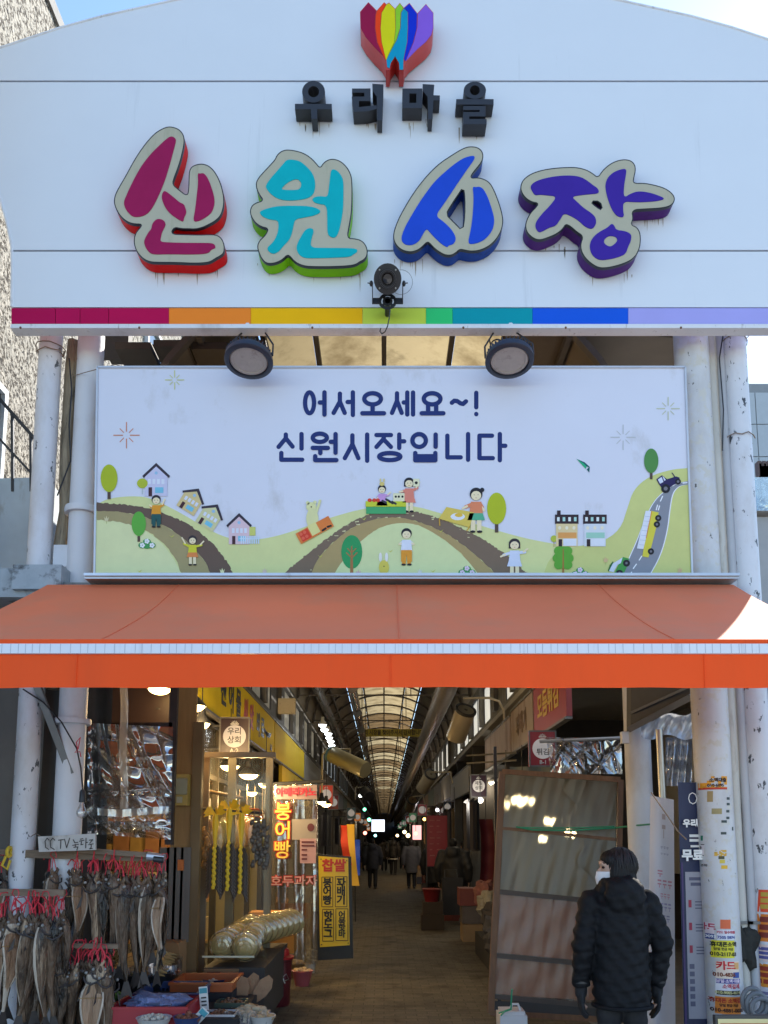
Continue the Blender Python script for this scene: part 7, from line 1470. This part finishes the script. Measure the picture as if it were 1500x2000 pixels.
        lp.build('ear_loop',MATS['white_mask'],t)
    # trousers
    q=MB(); loft(q,[(.78,0,0,.13,.11),(.9,0,0,.165,.125),(1.0,0,0,.15,.115)])
    for a in legs: limb(q,[a[0],a[1],(a[2][0],a[2][1],.10)],[.098,.074,.062])
    mobj(remesh(q,'trousers',vox,3,(lambda c:.004*math.sin(60*c.z+9*c.x)) if near else None),'trousers',trouser,t)
    sh=MB()
    for a in legs: sh.ell((a[2][0],a[2][1]+.05,.045),(.05,.135,.045),14,8); sh.tube([(a[2][0],a[2][1],.05),(a[2][0],a[2][1],.13)],.05,12)
    mobj(remesh(sh,'shoes',vox*.8,2),'shoes',BLACK,t)
    # coat
    c=MB(); w_=wide
    loft(c,[(hem,0,0,.195*w_,.16),(hem+.03,0,0,.20*w_,.165),(.85,0,0,.200*w_,.165),(1.0,0,0,.198*w_,.16),(1.15,0,-.01,.205*w_,.158),(1.27,0,-.015,.205*w_,.14),(1.34,0,-.015,.15*w_,.11),(1.38,0,-.01,.09,.09)],28)
    for a in arms: limb(c,[a[0],a[1],(a[2][0],a[2][1],a[2][2]+.035)],[.088*w_,.078*w_,.062*w_],14)
    if hood:
        for k in range(16):
            an=2*PI*k/16; c.ell((.11*math.cos(an),-.01+.10*math.sin(an),1.375+.03*math.sin(an)*-1),(.048,.045,.06),10,8)
        c.ell((0,-.125,1.335),(.135,.075,.125),18,12); c.ell((0,-.12,1.385),(.13,.07,.07),16,10)
    if near:
        zk=[.665,.735,.815,.895,.975,1.055,1.135,1.21]
        def quilt(p):
            d=0
            for z in zk: d-= .0042*math.exp(-((p.z-z-.006*math.sin(p.x*25))/.009)**2)
            d+=.004*math.sin(p.x*38+p.z*17)*math.sin(p.z*41+p.y*13)+.0035*math.sin(p.x*71+p.z*55)+.003*math.sin(p.x*23-p.z*83+p.y*31)
            return d
        cm=remesh(c,'coat',.0085,4,quilt)
    else: cm=remesh(c,'coat',vox,3,lambda p:.0025*math.sin(p.z*38+4*math.sin(p.x*9)))
    mobj(cm,'coat',coat,t)
    if near:
        se=MB(); f=arms[0]
        if glove:
            for a,sx in zip(arms,(-1,1)):
                g=MB(); hand(g,a[2],sx,k=1.38); limb(g,[(a[2][0],a[2][1],a[2][2]+.05),a[2],(a[2][0],a[2][1]+.01,a[2][2]-.04)],[.044,.040,.040]); mobj(remesh(g,'glove',.0045,1),'glove',mat('black_glove',(.012,.012,.014),r=.8,var=.4,sc=30),t)
                cu=MB().tube([(a[2][0],a[2][1],a[2][2]+.028),(a[2][0],a[2][1],a[2][2]+.05)],.058,16); cu.build('cuff',BLACK,t)
        MB().tube([(.202*math.cos(x)*w_,.168*math.sin(x),hem+.012) for x in [k*PI/16 for k in range(33)]],.014,8).build('hem_band',coat,t)
    WLOC[t.name]=W0; return t
BJ=mat('black_padded_nylon',(.006,.0065,.008),r=.68,var=.4,sc=40,bump=.3,bs=150,spec=.25); BT=mat('black_trousers',(.012,.012,.014),r=.75,var=.3,sc=10,bump=.1,bs=60)
pw=at(1206,1700,-.45)
person((pw.x,-.45,0),1.585,R(4),R(80),BJ,BT,'person in black padded hooded jacket and white mask seen from behind by the screen',near=True,mask=True,glove=True,hem=.62,wide=.93,
  arms=[((-.19,0,1.29),(-.255,-.02,1.00),(-.258,.04,.74)),((.19,0,1.29),(.275,-.03,1.02),(.245,.02,.74))])
def far(px,foot,H,coat,tr,label,yaw=0,**k):
    D=EYE*F/(foot-HZ); Y=CY+D; X=(px-750)/F*D
    return person((X,Y,0),H,yaw,k.pop('hy',0),coat,tr,label,'shoppers walking in the arcade',vox=.022,**k)
cD=mat('dark_navy_coat',(.02,.022,.03),r=.7,var=.2); cG=mat('grey_coat',(.11,.105,.105),r=.8,var=.15); cK=mat('black_coat',(.014,.014,.015),r=.6,var=.2); cB=mat('brown_coat',(.06,.045,.035),r=.8)
far(728,1733,1.64,cD,BT,'shopper in a dark navy coat standing left of the middle of the alley',stride=.05)
far(768,1707,1.70,cK,BT,'shopper in a black jacket with a pale hem walking in mid alley',stride=.08,hem=.75)
far(803,1733,1.63,cG,BT,'shopper in a grey knee-length coat and black trousers walking away',hem=.5,stride=.04,hood=False,hairm=mat('brown_hair',(.04,.03,.025),r=.5))
far(845,1768,1.64,cK,BT,'shopper in black bending over a red basket on the right',R(-30),hem=.55)
far(884,1792,1.66,cK,BT,'shopper in a long black coat beside the shopping trolley',R(-15),hem=.45,wide=1.15)
far(750,1700,1.60,cB,BT,'distant shopper in a brown coat at the middle of the crowd',hem=.6); far(786,1696,1.68,cD,BT,'distant shopper in a navy jacket behind the grey coat',hem=.7); far(714,1700,1.62,cK,BT,'distant shopper in black at the left edge of the crowd',hem=.6)
far(822,1692,1.66,cB,BT,'distant shopper in brown far back on the right',hem=.6); far(905,1775,1.6,cD,BT,'shopper in dark navy close behind the shopping trolley',R(20),hem=.5,wide=1.1); far(762,1686,1.66,cG,BT,'farthest shopper in grey at the end of the crowd',hem=.6)
# pale hem of the black jacket, red basket, trolley
D=EYE*F/(1707-HZ); p=at(768,1678,CY+D-.2); solo(MB().tube([(p.x+.2*math.cos(a),p.y+.2+.17*math.sin(a),p.z) for a in [k*PI/12 for k in range(25)]],.03,8),'pale_hem',mat('pale_cloth',(.5,.5,.47),r=.8),'pale hem band of the jacket worn by the mid alley shopper','garment')
c=at(843,1748,9.6); t=thing('red_basket',(c.x,9.6,c.z-.12),'red plastic basket standing on goods at the right of the alley','basket'); MB().lathe([(0,-.12),(.12,-.12),(.17,.10),(.18,.11),(.165,.11),(.11,-.1),(0,-.1)],c,20).build('basket_body',mat('red_basket_plastic',(.16,.006,.01),r=.55),t); MB().lathe([(.17,.10),(.19,.11),(.17,.12)],c,20).build('rim',mat('red_basket_rim',(.2,.01,.01),r=.5),t)
solo(MB().box((c.x-.2,9.45,0),(c.x+.22,9.8,.28)).box((c.x-.17,9.47,.283),(c.x+.2,9.78,c.z-.12)),'basket_stand',mat('stand_brown',(.05,.035,.025),r=.8),'dark brown crate stand under the red basket','stand')
c=atz(884,1806,0); t=thing('shopping_trolley',c,'black two-wheeled shopping trolley bag on the right of the alley','trolley')
MB().box((c.x-.19,c.y-.08,.18),(c.x+.21,c.y+.2,.9),(-.1,0,0)).build('bag',mat('trolley_fabric',(.018,.018,.022),r=.7,var=.3),t); MB().tube([(c.x-.22,c.y-.05,.10),(c.x-.14,c.y+.2,.6),(c.x-.12,c.y+.35,1.05),(c.x+.12,c.y+.35,1.05),(c.x+.14,c.y+.2,.6),(c.x+.2,c.y-.05,.1)],.012,8).build('handle_frame',DARK,t)
for sx in(-.27,.22):
    w_=MB(); w_.tube([(c.x+sx+.085*math.cos(a),c.y-.02+.0*a,.09+.085*math.sin(a)) for a in [k*PI/9 for k in range(19)]],.012,6)
    for k in range(5): a=k*2*PI/5; w_.bar((c.x+sx,c.y-.02,.09),(c.x+sx+.08*math.cos(a),c.y-.02,.09+.08*math.sin(a)),.014,.01)
    w_.build('wheel',mat('wheel_grey',(.2,.2,.2),r=.5) if sx>0 else BLACK,t)
p=at(908,1788,CY+14.2)
text('kiry',.08,WHTI,(c.x+.02,c.y-.12,.42),parent=t,off=.02) if False else None
# ------------------------------------------------------------------ more clutter at the left stall and along the alley
RX=random.Random(63)
def bowl(px,py,Y,r_,mm,fill,label,n=34,pr=.018,st=1.0,seed=1):
    c=at(px,py,Y); t=thing('produce_bowl',(c.x,Y,c.z),label,'bowl','bowls of dried produce at the stall')
    MB().lathe([(0,0),(r_*.7,0),(r_,.07),(r_*1.05,.075),(r_*.97,.075),(r_*.66,.015),(0,.015)],c,22).build('bowl_body',mm,t); heap(c.x,Y,c.z+.06,r_*.8,r_*.8,n,pr,fill,seed,'produce',t,st)
PAL=[mat('produce_%d'%i,c,r=.6,var=.45,sc=22,bump=.2) for i,c in enumerate([(.36,.24,.12),(.18,.06,.03),(.5,.45,.36),(.12,.14,.05),(.42,.30,.16)])]
for i,(px,py,Y,r_,a,b_,lb) in enumerate([(300,1996,-.42,.11,0,2,'white bowl of pale dried anchovies right of the fish'),(365,1994,-.40,.09,1,1,'blue bowl of dark red dates beside the netting tray'),(478,1972,.30,.10,2,0,'brown bowl of dried mushrooms near the red bucket'),(512,1990,.05,.09,0,4,'white bowl of tan dried roots at the right edge of the stand'),(350,1925,.9,.12,2,4,'brown bowl of dried fish flakes behind the orange crate'),(420,1915,1.05,.11,1,2,'blue bowl of pale rice puffs under the golden packs')]):
    bowl(px,py+14,Y,r_,[mat('white_bowl',(.5,.5,.48),r=.4),BLUEP,mat('brown_bowl',(.16,.08,.04),r=.5)][a],PAL[b_],lb,seed=80+i,st=1.5 if b_ in(0,4) else 1)
t=thing('display_carton',at(432,1925,1.24),'flattened carton tray under the front golden packs','box'); MB().box(at(398,1893,1.22),at(466,1922,1.24)).build('carton_front',mat('worn_carton',(.24,.14,.07),r=.85,var=.25),t); MB().box(at(404,1898,1.214),at(430,1908,1.218)).build('print_mark',mat('carton_print',(.10,.05,.03),r=.8),t)
for i in range(9):
    px=392+i*15; Y=2.3+.22*i; c=at(px,1596+RX.uniform(-6,10),Y); t=thing('hanging_packet',(c.x,Y,c.z-.35),f'clear packet of dried goods hung in the shop, {ordw(i)} from the front','food pack','packets hung inside the dried fish shop')
    MB().ell((c.x,Y,c.z-.2),(.075,.03,.17),14,10).build('filling',PAL[i%5],t); MB().ell((c.x,Y,c.z-.19),(.088,.04,.2),14,10).build('wrapper',DOME,t); MB().tube([(c.x,Y,c.z),(c.x,Y,c.z+.35)],.004,5).build('string',RW,t)
for i in range(7):
    sx=-1 if i%2 else 1; Y=8.5+i*2.6; x=sx*(1.62-.1*RX.random()); t=thing('hanging_goods',(x,Y,1.3),f'{["dark clothes","pink bags","tan baskets","grey coats","red aprons","olive sacks","blue buckets"][i]} hanging at a shop front on the '+('left' if sx<0 else 'right'),'goods','goods hanging at the shop fronts')
    for k in range(4): MB().grid(lambda u,v:Vector((x+.1*math.sin(k*2)+.05*math.sin(u*9),Y+.18*k+.16*u,2.35-.85*v-.05*math.sin(u*5))),6,6).build('garment',mat('hung_%d_%d'%(i,k%2),[(.03,.03,.035),(.3,.1,.13),(.28,.19,.1),(.1,.1,.1),(.25,.03,.03),(.12,.12,.06),(.05,.09,.2)][i] if k%2 else (.05,.045,.05),r=.7,var=.2),t,smooth=60)
flush_text()
